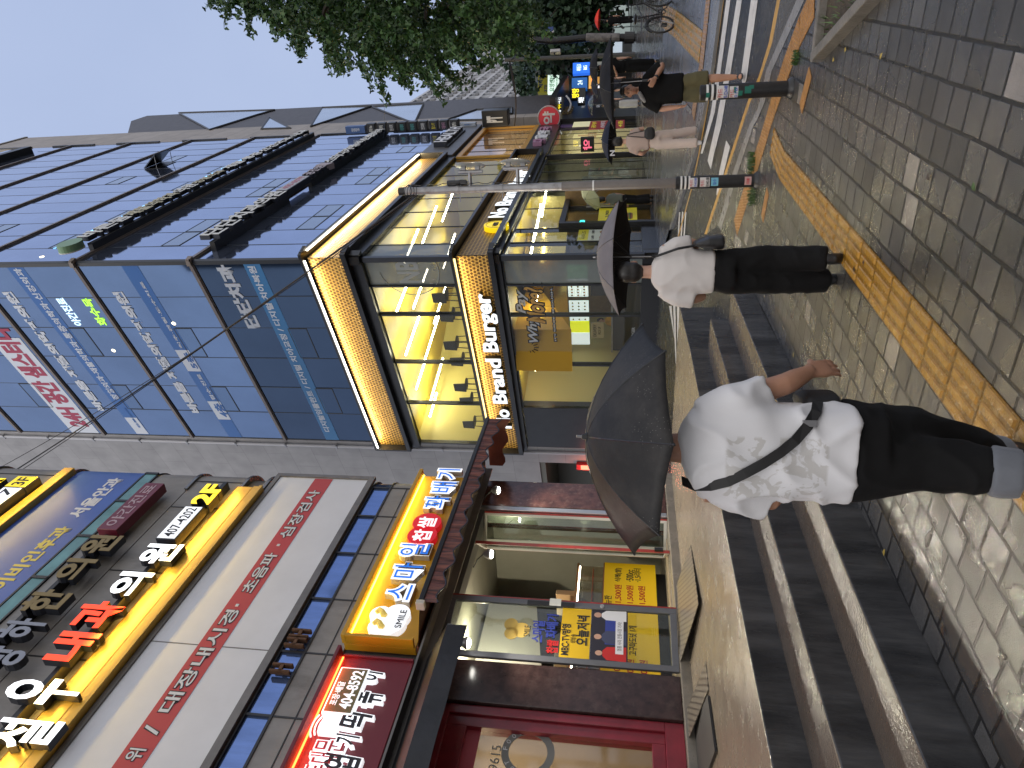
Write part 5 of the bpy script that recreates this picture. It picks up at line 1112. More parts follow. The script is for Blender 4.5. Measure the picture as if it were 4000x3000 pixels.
fpart(FA, 'kitchen_hood', MB().box(-6.0, -2.2, -4.6, -3.0, 3.55, 4.85), mat('golden_hood', (.62, .48, .16), .16, metal=.95, bump=.15, bscale=2.2))  # steel hood, its golden reflection put into the colour
fpart(FA, 'kitchen_wall', MB().box(-6.2, -.9, -5.1, -4.7, .91, 3.6), mat('kitchen_tile_brown', (.26, .17, .09), .4, var=.2, vscale=6))
fpart(FB, 'stair_soffit', MB().slab([(1.0, 3.2), (4.5, 4.6), (4.5, 4.9), (1.0, 4.9)], -4.0, -2.6), mat('amber_soffit', (.62, .35, .02), .45))
t = Thing('menu_screen', 'row of lit menu screens above the burger shop counter', 'screen', FA, (-5, -2.9, 3.1))
for k, (xa, xb, m) in enumerate(((-5.9, -5.35, glow('screen_white', (.72, .82, .9), .8)), (-5.33, -4.85, glow('screen_lime', (.72, .78, .02), .8)), (-4.8, -3.95, glow('screen_pale', (.75, .88, .92), .85)), (-3.75, -3.05, glow('screen_pale', (0, 0, 0), 0)), (-3.0, -2.5, glow('screen_green', (.1, .5, .22), .6)))):
    t.part('screen', MB().box(xa, xb, -2.95, -2.9, 2.85, 3.5), m)
    if k in (2, 3):
        for r_ in range(3):
            for c_ in range(6): 
                w = (xb - xa) / 6; mb = MB(); mb.disc(xa + (c_ + .5) * w, 2.98 + r_ * .2, .035, -.2 - 2.7 + .001, -2.896, 8); t.part('dish_picture', mb, BUN)
t = Thing('pick_up_sign', 'cream hanging board reading delivery pick up behind the burger shop window', 'sign', FA, (-5.1, -2.6, 2.4))
t.part('board', MB().box(-5.3, -4.6, -2.62, -2.58, 2.35, 2.78), mat('board_cream', (.55, .5, .34), .5)); t.part('lettering', MB().text('DELIVERY', -5.22, -4.68, 2.6, 2.7, -2.578, -2.574, .005), K2); t.part('lettering', MB().text('PICK UP', -5.12, -4.78, 2.45, 2.54, -2.578, -2.574, .005), K2)
t = Thing('service_counter', 'dark service counter with machines inside the burger shop', 'counter', FA, (-3.5, -2.6, .9))
t.part('base', MB().box(-5.6, -1.4, -3.0, -2.3, .91, 2.05), mat('counter_dark', (.05, .045, .04), .35)); t.part('counter_top', MB().box(-5.65, -1.35, -3.05, -2.25, 2.052, 2.1), STEEL); t.part('machine', MB().box(-3.4, -2.6, -2.95, -2.5, 2.102, 2.75), BLK, bev=.02)
# ---- pale end wall with conduit on the side street
TILE = bpy.data.materials.new('stone_tile'); TILE.use_nodes = True; MATS['stone_tile'] = TILE
def tilemat(m, c0, c1, mc, bw, bh, mort, rot=(0, 0, 0), rough=.5):
    n = m.node_tree; L = n.links; b = n.nodes['Principled BSDF']; tc = n.nodes.new('ShaderNodeTexCoord'); mp = n.nodes.new('ShaderNodeMapping'); mp.inputs['Rotation'].default_value = rot
    L.new(tc.outputs['Object'], mp.inputs['Vector']); br = n.nodes.new('ShaderNodeTexBrick'); br.offset = 0.5; br.inputs['Scale'].default_value = 1; br.inputs['Brick Width'].default_value = bw; br.inputs['Row Height'].default_value = bh; br.inputs['Mortar Size'].default_value = mort
    br.inputs['Color1'].default_value = (*c0, 1); br.inputs['Color2'].default_value = (*c1, 1); br.inputs['Mortar'].default_value = (*mc, 1); L.new(mp.outputs['Vector'], br.inputs['Vector'])
    nz = n.nodes.new('ShaderNodeTexNoise'); nz.inputs['Scale'].default_value = 1.5; nz.inputs['Detail'].default_value = 8; L.new(tc.outputs['Object'], nz.inputs['Vector'])
    mr = n.nodes.new('ShaderNodeMapRange'); mr.inputs[1].default_value = .3; mr.inputs[2].default_value = .7; mr.inputs[3].default_value = .85; mr.inputs[4].default_value = 1.1; L.new(nz.outputs['Fac'], mr.inputs[0])
    vm = n.nodes.new('ShaderNodeVectorMath'); vm.operation = 'SCALE'; L.new(br.outputs['Color'], vm.inputs[0]); L.new(mr.outputs[0], vm.inputs['Scale']); L.new(vm.outputs[0], b.inputs['Base Color']); b.inputs['Roughness'].default_value = rough
tilemat(TILE, (.34, .33, .33), (.38, .37, .37), (.22, .21, .21), 1.5, .95, .006, (R(90), 0, 0))
ew = Thing('end_wall', 'plain pale stone end wall of the glass building with a long white conduit', 'wall', FA, (-9, 0, .8))
ew.part('wall', MB().box(-34, -8.12, -8, -.05, 4.6, 40).box(-9.0, -8.12, -8, -.05, .6, 4.6), TILE)
mb = MB(); mb.tube([(-8.35, .02, 1.0), (-8.35, .02, 38)], .05, 8); ew.part('conduit', mb, mat('conduit_white', (.55, .55, .58), .4), smooth=True)
mb = MB()
for z in range(6, 36, 2): mb.box(-8.45, -8.25, -.02, .08, z, z + .05)
ew.part('conduit_clip', mb, STEEL)
ew.part('recess_wall', MB().box(-34, -9.0, -3.2, -3.0, .4, 4.6).box(-34, -9, -3.0, -.1, 4.4, 4.59), mat('recess_olive', (.16, .16, .13), .5))
for k, (x, z) in enumerate(((-9.9, 4.25), (-10.3, 3.75))):
    mb = MB(); mb.lathe([(.0, 0), (.09, 0), (.09, .12), (0, .12)], (x, -1.5, z), 12); t = Thing('ceiling_spot', ['small white ceiling spot in the passage, the higher of two', 'small white ceiling spot in the passage, the lower of two'][k], 'lamp', FA, (x, -1.5, z)); t.part('housing', mb, STEEL); mb = MB(); mb.disc(x, z - .01, .08, -1.5, -1.42, 12); t.part('lens', mb, glow('cool_spot', (1, 1, .92), 8))
x, z = FA.q(2280, 1826, .1); t = Thing('lit_sign', 'small glowing red vertical sign in the passage beside the pale end wall', 'sign', FA, (x, 0, z)); t.part('box', MB().box(x - .15, x + .15, -.04, .1, z - .45, z + .25), PRED); t.part('face', MB().box(x - .12, x + .12, .1, .11, z - .42, z + .1), glow('red_sign_face', (1, .25, .15), 1.6)); lamp('sign_light', 'POINT', FA.w(x, .5, z - .1), 18, (1, .25, .15), .1)
# ---- right part of the street face: gym window, pharmacy, black beam
fpart(FB, 'stone_beam', MB().box(11.95, 18.9, -.1, .20, 8.9, 10.4), mat('beam_grey', (.10, .10, .105), .4, var=.25, vscale=3))
fpart(FB, 'gym_frame', MB().box(11.95, 18.6, -.1, .10, 8.55, 8.75).box(11.95, 18.6, -.1, .1, 5.95, 6.15).box(18.4, 18.6, -.1, .1, 6.15, 8.55).box(11.95, 12.1, -.1, .1, 6.15, 8.55), mat('ochre_frame', (.50, .27, .04), .4))
fpart(FB, 'gym_lining', MB().box(11.95, 18.9, -.12, .05, 8.75, 8.9), BLK)
glaze(FB, [12.1, 13.35, 14.6, 15.85, 17.1, 18.4], 6.15, 8.55, .03, gl=glass('gym_glass', (.85, .8, .7), .22))
room('gym', [P2(FB, 12.05, -.14), P2(FB, 12.05, -3), P2(FB, 18.6, -3), P2(FB, 18.6, -.14)], 6.1, 8.6, mat('gym_wall', (.6, .5, .36), .5), mat('gym_floor', (.3, .2, .1), .4), mat('gym_wall', (0, 0, 0)), skip=(3,))
lamp('shop_light', 'AREA', FB.w(15.2, -1.5, 8.5), 200, (1, .84, .6), (5, 2), (0, 0, FB.rz))
t = Thing('gym_machine', 'dark exercise machine standing in the ochre framed upper window', 'machine', FB, (13.5, -1.2, 6.1))
for x, h in ((12.9, 1.1), (13.9, 1.35)):
    mb = MB(); mb.tube([(x, -1.2, 6.15), (x + .3, -1.2, 6.1 + h)], .09, 8); mb.ell((x + .35, -1.2, 6.1 + h), (.25, .2, .3), 10, 8); t.part('frame', mb, mat('machine_grey', (.10, .09, .08), .5), smooth=True)
mb = MB(); mb.box(12.6, 14.4, -1.5, -.9, 6.12, 6.3); t.part('base', mb, BLK)
t = row('channel_letter_sign', 'white block letters standing on the grey stone beam over the ochre window', [('HEALTH', 13.6, 17.1, 9.5, 10.1, WHT)], 9.4, 9.40, .2, .42)
t = Thing('shop_sign', 'pink and white pharmacy letters on the dark band above the cream lit shop', 'sign', FB, (13, 0, 5.2))
fpart(FB, 'pharmacy_band', MB().box(11.95, 18.9, -.1, .12, 4.9, 5.94), mat('band_dark', (.035, .035, .04), .35))
PKM = mat('pink_letter', (.42, .22, .34), .4)
for body, xa, xb, m in (('다', 13.3, 14.1, PKM), ('올', 14.2, 15.0, WHT), ('약', 15.15, 15.95, WHT), ('국', 16.05, 16.9, PKM)):
    mb = MB(); mb.text(body, xa, xb, 5.15, 5.7, .13, .3, .04); t.part('letter', mb, m)
glaze(FB, [11.7, 12.9, 14.1, 15.3, 16.5, 17.9], .95, 4.85, .05)
room('pharmacy', [P2(FB, 11.7, -.14), P2(FB, 11.7, -3.5), P2(FB, 18, -3.5), P2(FB, 18, -.14)], .9, 4.85, mat('pharmacy_wall', (.65, .6, .42), .5), mat('shop_floor_tan', (0, 0, 0)), mat('pharmacy_ceiling', (.6, .56, .4), .5), skip=(3,))
lamp('shop_light', 'AREA', FB.w(14.8, -1.7, 4.7), 210, (1, .93, .7), (5, 2.4), (0, 0, FB.rz)); lamp('shop_light', 'AREA', FB.w(9.0, -1.7, 4.6), 60, (1, .93, .7), (4, 2.4), (0, 0, FB.rz))
room('lobby', [P2(FB, 6.4, -.14), P2(FB, 6.4, -4), P2(FB, 11.6, -4), P2(FB, 11.6, -.14)], .9, 4.85, mat('lobby_wall', (.25, .25, .2), .5), mat('shop_floor_tan', (0, 0, 0)), mat('pharmacy_ceiling', (0, 0, 0)), skip=(3,))
t = Thing('window_cross', 'red cross with white character on the cream lit pharmacy window', 'emblem', FB, (16.2, 0, 2.6)); t.part('cross', MB().box(15.9, 16.2, -.02, -.015, 2.6, 3.9).box(15.5, 16.6, -.0195, -.0145, 3.05, 3.45), mat('cross_red', (.5, .03, .05), .4)); mb = MB(); mb.text('약', 15.85, 16.25, 3.08, 3.42, -.014, -.01, .01); t.part('lettering', mb, WHT)
t = Thing('projecting_sign', 'small dark projecting sign with pink character beside the cream pharmacy window', 'sign', FB, (12.4, 0, 3.2)); t.part('box', MB().box(12.3, 12.5, .02, .6, 3.0, 3.55), BLK, bev=.02); mb = MB(); mb.text('약', -.2, .2, -.18, .18, 0, .01, .02); mb.tf(lambda v: (12.298 - v.y, .31 - v.x, 3.27 + v.z)); t.part('lettering', mb, glow('pink_led', (.9, .15, .25), .9))
fpart(FB, 'purple_banner', MB().box(17.92, 18.5, -.02, .06, 2.4, 4.9), mat('purple', (.09, .05, .16), .4))
fpart(FB, 'black_pier', MB().box(18.5, 18.9, -.1, .06, .8, 4.9), BLK); fpart(FB, 'black_pier', MB().box(11.55, 11.72, -.1, .1, .8, 4.88), BLK)
for x0, x1, za, zc, lab in ((7.95, 9.1, 1.5, 3.3, 'lobby poster of dishes stuck behind the glass left of the lamp pole'), (9.3, 10.4, 1.6, 3.1, 'green and cream poster behind the glass right of the lamp pole')):
    solo('window_poster', MB().box(x0, x1, -.2, -.19, za, zc), mat('poster_mixed' + lab[:5], (.24, .26, .2), .5, var=.9, vscale=4), lab, 'poster', FB, (x0, -.2, za))
t = Thing('globe_lamp', 'pale round hanging lamp behind the glass next to the lamp pole', 'lamp', FB, (8.6, -1.2, 4.1)); mb = MB(); mb.ell((8.6, -1.2, 4.05), (.32, .32, .32), 16, 12); t.part('globe', mb, mat('globe_white', (.5, .5, .42), .3, emit=(.9, .85, .6), es=.35), smooth=True); mb = MB(); mb.tube([(8.6, -1.2, 4.36), (8.6, -1.2, 4.84)], .012, 6); t.part('cord', mb, BLK)
# roof core behind so nothing shows through
core = [P2(FA, -.15, -.16), P2(FA, -7.98, -.16), P2(FA, -7.98, -7), P2(FB, 18.85, -7), P2(FB, 18.85, -.16), P2(FB, .15, -.16)]
mb = MB(); mb.prism([(x, -y) for x, y in core], 9.0, 36.0); fpart(W, 'core', mb, mat('core_dark', (.02, .025, .035), .6))
# ================================================================== FURTHER BUILDINGS ALONG THE STREET
BEI = bpy.data.materials.new('beige_stone'); BEI.use_nodes = True; MATS['beige_stone'] = BEI
tilemat(BEI, (.36, .32, .28), (.40, .36, .32), (.22, .20, .18), 3.2, 1.25, .02, (R(90), 0, 0), .55)
t = Thing('stone_block', 'narrow beige stone building squeezed between the glass building and the dark faceted one', 'building', FB, (19, 0, .9))
t.part('wall', MB().box(18.92, 22.6, -8, .0, 9.0, 38.3).box(21.6, 22.6, -6, .0, 1.0, 9.0), BEI)
for z in range(11, 37, 4): t.part('vent_slot', MB().box(18.95, 19.1, .0, .06, z, z + 2.6), DARKF)
mb = MB(); mb.box(18.9, 22.65, -8, .06, 38.3, 38.5); t.part('coping', mb, CLAD)
DK = mat('dark_brick', (.085, .08, .085), .55, var=.25, vscale=1.5, bump=.25, bscale=9, stretch=(1, 1, 3))
TRI = refl('grey_triangle_glass', (.52, .57, .62), .12)
t = Thing('faceted_building', 'dark brick building with grey triangular glass panels and a slanted roofline', 'building', FB, (23, 0, 1))
def fz(*pts): return [FB.q(*p) for p in pts]
top = fz((490, 522), (570, 452))
mb = MB(); mb.slab([(22.62, 1.0), (29.6, 1.0), (29.6, top[1][1]), (27.5, top[1][1] - .2), (22.62, top[0][1])], -9, -.02); t.part('wall', mb, DK)
TR = mat('facet_trim', (.03, .03, .033), .4)
for pts in (((699, 443), (820, 509), (1000, 452), (1074, 431)), ((1054, 461), (1135, 503), (1021, 506)), ((1259, 422), (1452, 417), (1214, 497)), ((1455, 419), (1654, 407), (1621, 479), (1597, 476)), ((1741, 473), (1862, 431), (2000, 422), (2000, 446), (1910, 470))):
    P = fz(*pts); mb = MB(); mb.slab(P, -.02, .03); o = t.part('facet_window', mb, TRI)
    mb = MB()
    for k in range(len(P)):
        a, b = P[k], P[(k + 1) % len(P)]; mb.tube([(a[0], .03, a[1]), (b[0], .03, b[1])], .06, 4)
    xs = sorted(p[0] for p in P); zs = [p[1] for p in P]
    t.part('facet_frame', mb, TR, parent=None)
# ground floor of the faceted building: black shop fronts
t.part('shop_front', MB().box(18.95, 29.4, -.0, .25, 1.0, 5.2), mat('shopfront_black', (.014, .014, .015), .35, var=.4, vscale=2))
t.part('entrance_canopy', MB().box(19.5, 28.5, .25, 1.2, 5.22, 5.5), mat('canopy_black', (.02, .02, .021), .35))
a = FB.q(2265, 495, .26); b = FB.q(2362, 474, .26)
t.part('lit_window', MB().box(a[0] - .0, b[0] + .2, .251, .26, 2.6, 4.2), glow('dim_window', (.6, .58, .35), .5))
mb = MB(); mb.text('두림빌딩', 20.2, 22.5, 4.5, 5.0, .26, .3, .02); t.part('lettering', mb, mat('bronze_letter', (0, 0, 0)))
for k, (z, w) in enumerate(((3.9, .5), (3.5, .9), (3.1, .5), (2.7, .9), (2.25, .8))):
    mb = MB(); mb.text(['카페', '스터디', '요가', '필라테스', '학원'][k], 22.0, 22.0 + w * 1.4, z, z + .22, .255, .27, .01); t.part('lettering', mb, VW)
t2 = Thing('shop_banner', 'red and yellow vertical study cafe banner beside the black shop front', 'banner', FB, (19.4, .3, 2)); a = FB.q(2439, 499, .4); b = FB.q(2307, 474, .4)
t2.part('cloth', MB().box(a[0], b[0], .38, .40, a[1], b[1]), mat('banner_red', (.35, .03, .03), .5))
for k, (ch, m) in enumerate((('공부', PYL), ('스터디', WHT), ('카페', WHT), ('4층', PYL))):
    h = (b[1] - a[1]) / 4; mb = MB(); mb.text(ch, a[0] + .2, b[0] - .2, b[1] - (k + .8) * h, b[1] - (k + .25) * h, .401, .41, .02); t2.part('lettering', mb, m)
# stack of black projecting sign boxes on the end of the glass building
p0 = FB.w(18.75, 0, 0); FP = Frame((p0.x, p0.y), FB.n)
labs = [('필라테스 Pilates', LG1, 'grey'), ('센스쌤트레이닝', LG1, 'white'), ('공간샘 스터디카페', WHT, 'white'), ('바른몸 재활의학', mat('teal_letter', (.10, .38, .38), .5), 'teal'), ('바른몸 재활의학과', mat('teal_letter', (0, 0, 0)), 'teal'), ('단단치과의원', WHT, 'white'), ('헬스.PT', mat('yellow_letter', (.6, .5, .04), .5), 'yellow'), ('다올약국', mat('pink_letter', (0, 0, 0)), 'pink and white'), ('센텀펫스', LG1, 'grey')]
ords = ['highest of the stack, right below the blue name plate', 'second from the top of the stack', 'third from the top of the stack', 'upper of the two with teal writing', 'lower of the two with teal writing', 'right above the one with yellow writing', 'the only one with yellow writing', 'the only one with pink and white writing', 'lowest of the stack, right above the white plate']
xs_ = [1436 + k * 40.5 for k in range(10)]
zt = [FP.q(x + 6, 500)[1] for x in xs_]; SX1 = FP.q(1600, 476, .4)[0]; print('SX1', SX1)
t = Thing('name_plate', 'blue building name plate on top of the stack of black sign boxes', 'sign', FP, (.2, 0, zt[0] + .1)); t.part('plate', MB().box(.1, SX1 - .1, 0, .35, zt[0] + .12, zt[0] + 1.15), mat('plate_blue', (.07, .14, .34), .4)); mb = MB(); mb.text('두림빌딩', .2, SX1 - .2, zt[0] + .4, zt[0] + .85, .351, .36, .02); t.part('lettering', mb, VW)
for k, (tx_, m, c) in enumerate(labs):
    z1_, z0_ = zt[k], zt[k + 1] + .1
    t = Thing('projecting_sign', f'black projecting sign box, {ords[k]}', 'sign', FP, (.1, 0, z0_), 'black projecting sign boxes')
    t.part('box', MB().box(.08, SX1, -.0, .4, z0_, z1_), BLK, bev=.03)
    mb = MB(); mb.text(tx_, .16, SX1 - .1, z0_ + .28 * (z1_ - z0_), z1_ - .25 * (z1_ - z0_), .401, .41, .02); t.part('lettering', mb, m)
t = Thing('name_plate', 'small pale plate with blue writing at the bottom of the sign stack', 'sign', FP, (.2, 0, zt[9] - .8)); t.part('plate', MB().box(.2, SX1 - .2, 0, .3, zt[9] - .75, zt[9] + .05), mat('plate_pale', (.4, .45, .52), .4)); mb = MB(); mb.text('주차장', .3, SX1 - .3, zt[9] - .55, zt[9] - .15, .301, .31, .02); t.part('lettering', mb, VB)
a = FP.q(1900, 505); t = Thing('projecting_sign', 'large black sign block with grey PT letters below the sign stack', 'sign', FP, (.2, 0, a[1])); t.part('box', MB().box(.15, SX1 + .35, -.3, .45, a[1] - 1.2, a[1] + .1), BLK, bev=.03); mb = MB(); mb.text('PT', .35, SX1 + .1, a[1] - .95, a[1] - .15, .451, .52, .05); t.part('lettering', mb, LG1)
# round pharmacy sign
x, z = FB.q(2146, 457, 1.2); t = Thing('round_sign', 'round red projecting sign with one white pharmacy character', 'sign', FB, (18.6, 1, 5.6))
FRS = Frame((FB.w(18.6, 0, 0).x, FB.w(18.6, 0, 0).y), FB.n); xx, zz = FRS.q(2146, 457)
def frs(mb): return mb.tf(lambda v: (18.6 - v.y, v.x, v.z))
t.part('disc', frs(MB().disc(xx, zz, .55, 0, .22, 30)), mat('sign_disc_red', (.42, .03, .045), .4, emit=(.7, .05, .07), es=.12), smooth=True)
mb = MB(); mb.text('약', xx - .3, xx + .3, zz - .3, zz + .3, .221, .24, .03); t.part('lettering', frs(mb), mat('sign_white', (.6, .58, .58), .5)); t.part('bracket', frs(MB().box(0, xx - .5, .08, .14, zz - .05, zz + .05)), BLK)
mb = MB(); mb.tube([(xx + .54 * math.cos(k * .2094), .22, zz + .54 * math.sin(k * .2094)) for k in range(31)], .03, 6); t.part('rim', frs(mb), STEEL)
# lit hanging signs further along (y = distance ahead)
def wb(X0, Y0, X1, Y1, y):            # pixel rectangle on a wall facing the viewer at distance y: (x0, x1, z0, z1)
    a = W.q(X1, Y0, -y); b = W.q(X0, Y1, -y); return a[0], b[0], a[1], b[1]
def facesign(name, label, X0, X1, Y0, Y1, y, m, texts, group=None, cat='sign'):
    x0, x1, z0, z1_ = wb(X0, Y1, X1, Y0, y); t = Thing(name, label, cat, W, (x0, -y, z0), group)
    t.part('box', MB().box(x0, x1, -y - .35, -y, z0, z1_), m)
    for body, f0, f1, g0, g1, tm in texts:
        mb = MB(); mb.text(body, x0 + f0 * (x1 - x0), x0 + f1 * (x1 - x0), z0 + g0 * (z1_ - z0), z0 + g1 * (z1_ - z0), -y + .005, -y + .02, .02); t.part('lettering', mb, tm)
    return t
GRT = mat('green_print', (.03, .32, .10), .5, emit=(.03, .4, .1), es=.15); NVT = mat('navy_print', (.02, .05, .2), .5)
facesign('hanging_sign', 'yellow laundry sign with dark letters and number, above the white and green one', 2102, 2139, 295, 362, 50, mat('sign_dull_yellow', (.36, .33, .03), .5, emit=(.5, .45, .05), es=.12), [('세탁소', .3, .98, .5, .95, NVT), ('370', .05, .45, .06, .36, NVT)])
facesign('hanging_sign', 'white lit care centre sign with green letters below the yellow one', 2140, 2182, 293, 362, 50, glow('lit_white_sign', (.8, .98, .88), 1.0), [('요양센터', .08, .95, .38, .85, GRT), ('02-2043-4774', .1, .9, .1, .25, GRT)])
t = Thing('brick_house', 'low grey brick house with small windows behind the yellow and white signs', 'house', W, (20, -52, 1))
x0, x1, z0, z1_ = wb(2098, 375, 2330, 215, 52); t.part('wall', MB().box(x0 - 2, x1, -60, -52, .8, z1_), mat('grey_brick', (.11, .105, .10), .6, var=.3, vscale=3))
for X0, X1, Y0, Y1 in ((2187, 2207, 330, 352), (2187, 2207, 297, 325), (2212, 2232, 332, 355), (2212, 2232, 268, 292), (2140, 2155, 255, 285)):
    a = wb(X0, Y1, X1, Y0, 51.95); t.part('window', MB().box(a[0], a[1], -51.97, -51.9, a[2], a[3]), mat('dim_pane', (.16, .18, .2), .2))
a = wb(2097, 300, 2112, 228, 51.9); t.part('eaves', MB().box(a[0] - .6, a[1] + .4, -52, -51.2, a[3] - .3, a[3]), mat('eaves_pale', (.3, .31, .32), .5))
facesign('hanging_sign', 'blue lit bank sign with white end, right of the plain blue one', 2238, 2303, 246, 284, 42, glow('lit_blue_sign', (.02, .16, .85), .9), [('새마을금고', .22, .85, .5, .78, glow('lit_white_sign', (0, 0, 0), 0)), ('MG', .3, .7, .15, .38, glow('lit_white_sign', (0, 0, 0), 0))])
facesign('hanging_sign', 'duller blue shop sign with small pale plate left of the lit bank sign', 2234, 2293, 305, 346, 40, mat('sign_mid_blue', (.02, .13, .42), .4, emit=(.02, .2, .7), es=.35), [('24', .35, .75, .3, .62, glow('lit_white_sign', (0, 0, 0), 0))])
YLT = glow('lit_yellow_letter', (1, .8, .02), 1.3); WLT = glow('lit_white_letter', (.9, .95, 1), 1.3)
t = facesign('hanging_sign', 'black sign with lit white and yellow dental clinic letters and pale curved bar', 2158, 2200, 380, 450, 36, BLK, [('이랑', .03, .3, .2, .8, WLT), ('치과', .33, .6, .2, .8, YLT), ('의원', .63, .97, .2, .8, WLT)])
x0, x1, z0, z1_ = wb(2158, 450, 2200, 380, 36); mb = MB(); mb.tube([(x0 + (x1 - x0) * k / 8, -35.9, z0 - .15 - .25 * math.sin(k / 8 * 3.14)) for k in range(9)], .05, 6); t.part('curved_bar', mb, WHT)
facesign('hanging_sign', 'black sign with slanting lit yellow letters', 2232, 2286, 345, 382, 35, BLK, [('땅땅', .05, .95, .45, .95, YLT)])
facesign('hanging_sign', 'small black sign with lit white clinic letters below the yellow lettered one', 2256, 2284, 381, 402, 34, BLK, [('의원', .05, .95, .1, .9, WLT)])
x0, x1, z0, z1_ = wb(2130, 505, 2470, 348, 46); t = Thing('dark_shop_block', 'dark two-storey shop block with black fascia under the lit yellow letters', 'building', W, (x0, -46, 1)); x1 -= 1.6; z1_ = 5.3; t.part('wall', MB().box(x0 + 3, x1 + 1, -56, -46, .8, z1_), mat('shopblock_dark', (.03, .03, .033), .5, var=.4, vscale=1)); t.part('fascia', MB().box(x0 + 3, x1 + 1, -46, -45.8, 4.6, 5.3), BLK)
for X0, X1, Y0, Y1, c, s in ((2310, 2345, 300, 330, (.9, .45, .1), .5), (2300, 2318, 295, 345, (1, .55, .15), .7), (2330, 2440, 240, 255, (.35, .36, .32), .4), (2325, 2345, 333, 350, (.9, .9, .95), 1.0)):
    a = wb(X0, Y1, X1, Y0, 45.7); t.part('lit_window', MB().box(a[0], a[1], -45.85, -45.75, a[2], a[3]), glow('shop_glow_%d' % X0, c, s))
# low glass kiosk and lit shops on the far right
t = Thing('glass_kiosk', 'low pale glass shop front between the curved black lamp post and the thin pole', 'kiosk', W, (20, -50, 1.4)); x0, x1, z0, z1_ = wb(2238, 222, 2440, 155, 50)
t.part('wall', MB().box(x0, x1, -54, -50, 1.2, z1_), mat('kiosk_wall', (.12, .14, .14), .3)); a = wb(2276, 215, 2302, 160, 49.9); t.part('lit_panel', MB().box(a[0], a[1], -50, -49.9, a[2], a[3]), glow('kiosk_panel', (.65, .75, .85), .7)); a = wb(2240, 160, 2440, 157, 49.9); t.part('edge', MB().box(a[0], a[1], -50, -49.9, a[2], a[3]), WHT); a = wb(2395, 205, 2430, 165, 49.9); t.part('lit_panel', MB().box(a[0], a[1], -50, -49.9, a[2], a[3]), glow('kiosk_panel', (0, 0, 0), 0))
t = Thing('glass_shop', 'far shop front with lit panes behind the person with the red umbrella', 'shop', W, (30, -58, 1.4)); x0, x1, z0, z1_ = wb(2380, 150, 2470, -40, 58)
t.part('wall', MB().box(x0, x1 + 6, -62, -58, 1.2, z1_), mat('kiosk_wall', (0, 0, 0)))
for Y0, Y1 in ((110, 140), (70, 100), (20, 60), (-30, 10)):
    a = wb(2400, Y1, 2462, Y0, 57.9); t.part('pane', MB().box(a[0], a[1], -58, -57.9, a[2], a[3]), glow('dim_shop_pane', (.42, .5, .48), .35))
# apartment slab and a further block
ap = ony(1900, 388, 140); FAP = Frame((ap.x, ap.y), dirv(31.0))
t = Thing('apartment_block', 'tall white apartment block with gridded balconies far behind the tree', 'building', FAP, (0, 0, 1))
zt_ = FAP.q(1640, 378)[1]; AWH = mat('apartment_white', (.62, .63, .66), .6, var=.08, vscale=.1)
t.part('wall', MB().box(-9, 150, -16, -1.2, 1, zt_), mat('apartment_grey', (.42, .42, .44), .6)); t.part('end_pier', MB().box(-9, 0, -1.2, .1, 1, zt_ + .6), AWH)
NF = 15; fh = (zt_ - 4) / NF; wins = 0; rest = MB(); APW = mat('apartment_pane', (.19, .24, .28), .15); APD = mat('apartment_pane_dark', (.12, .13, .15), .15)
mb = MB()
for k in range(NF + 1): mb.box(0, 150, -1.2, .12, 4 + k * fh - .35, 4 + k * fh + .35)
t.part('balcony_slab', mb, AWH)
mb = MB()
for i in range(0, 38): mb.box(i * 4.2 - .35, i * 4.2 + .35, -1.2, .1, 1, zt_)
t.part('balcony_divider', mb, AWH)
unit = MB()
rnd = random.Random(11)
for k in range(NF - 1, -1, -1):
    for i in range(0, 20):
        x = i * 4.2; z = 4 + k * fh + .4; b_ = MB().box(x + .5, x + 3.7, -1.15, -1.05, z + .3, z + fh - 1.0)
        if wins < 96 and i < 12 and k > 6: t.part('window', b_, APW if rnd.random() < .6 else APD); wins += 1
        else: rest.box(x + .5, x + 3.7, -1.15, -1.05, z + .3, z + fh - 1.0)
        if rnd.random() < .7: unit.box(x + 1.2, x + 2.2, -.2, .5, z + .1, z + .9)
t.part('window', rest, APD, stuff=True); t.part('air_conditioner', unit, mat('ac_grey', (.3, .3, .31), .6), stuff=True)
t.part('roof_house', MB().box(30, 45, -14, -4, zt_, zt_ + 3), AWH)
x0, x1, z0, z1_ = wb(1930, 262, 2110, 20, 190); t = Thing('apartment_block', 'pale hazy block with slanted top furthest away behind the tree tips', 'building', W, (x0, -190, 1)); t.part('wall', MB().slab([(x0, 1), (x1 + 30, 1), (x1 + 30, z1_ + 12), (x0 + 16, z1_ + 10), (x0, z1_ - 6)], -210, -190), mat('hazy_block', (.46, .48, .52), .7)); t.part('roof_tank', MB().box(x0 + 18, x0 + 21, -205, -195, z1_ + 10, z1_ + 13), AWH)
# ================================================================== TREES
def leafcloud(mb, c, r, n, size, rnd, flat=.75, droop=0.0):
    for _ in range(n):
        th = rnd.uniform(0, 6.2832); u = rnd.uniform(-1, 1); q_ = rnd.random() ** .38; s = math.sqrt(1 - u * u)
        x = c[0] + r[0] * q_ * s * math.cos(th); y = c[1] + r[1] * q_ * s * math.sin(th); z = c[2] + r[2] * q_ * u
        a = rnd.uniform(0, 6.2832); e = rnd.uniform(-1.1, 1.1); l = size * rnd.uniform(.6, 1.3)
        d = Vector((math.cos(a) * math.cos(e), math.sin(a) * math.cos(e), math.sin(e) - droop)); w = d.cross(Vector((rnd.uniform(-1, 1), rnd.uniform(-1, 1), rnd.uniform(-1, 1)))).normalized() * l * .5
        p = Vector((x, y, z)); A = p; B = p + d * l * .6 + w; C = p + d * l; D = p + d * l * .6 - w
        mb.quad(*[(v.x, v.y, v.z) for v in (A, B, C, D)])
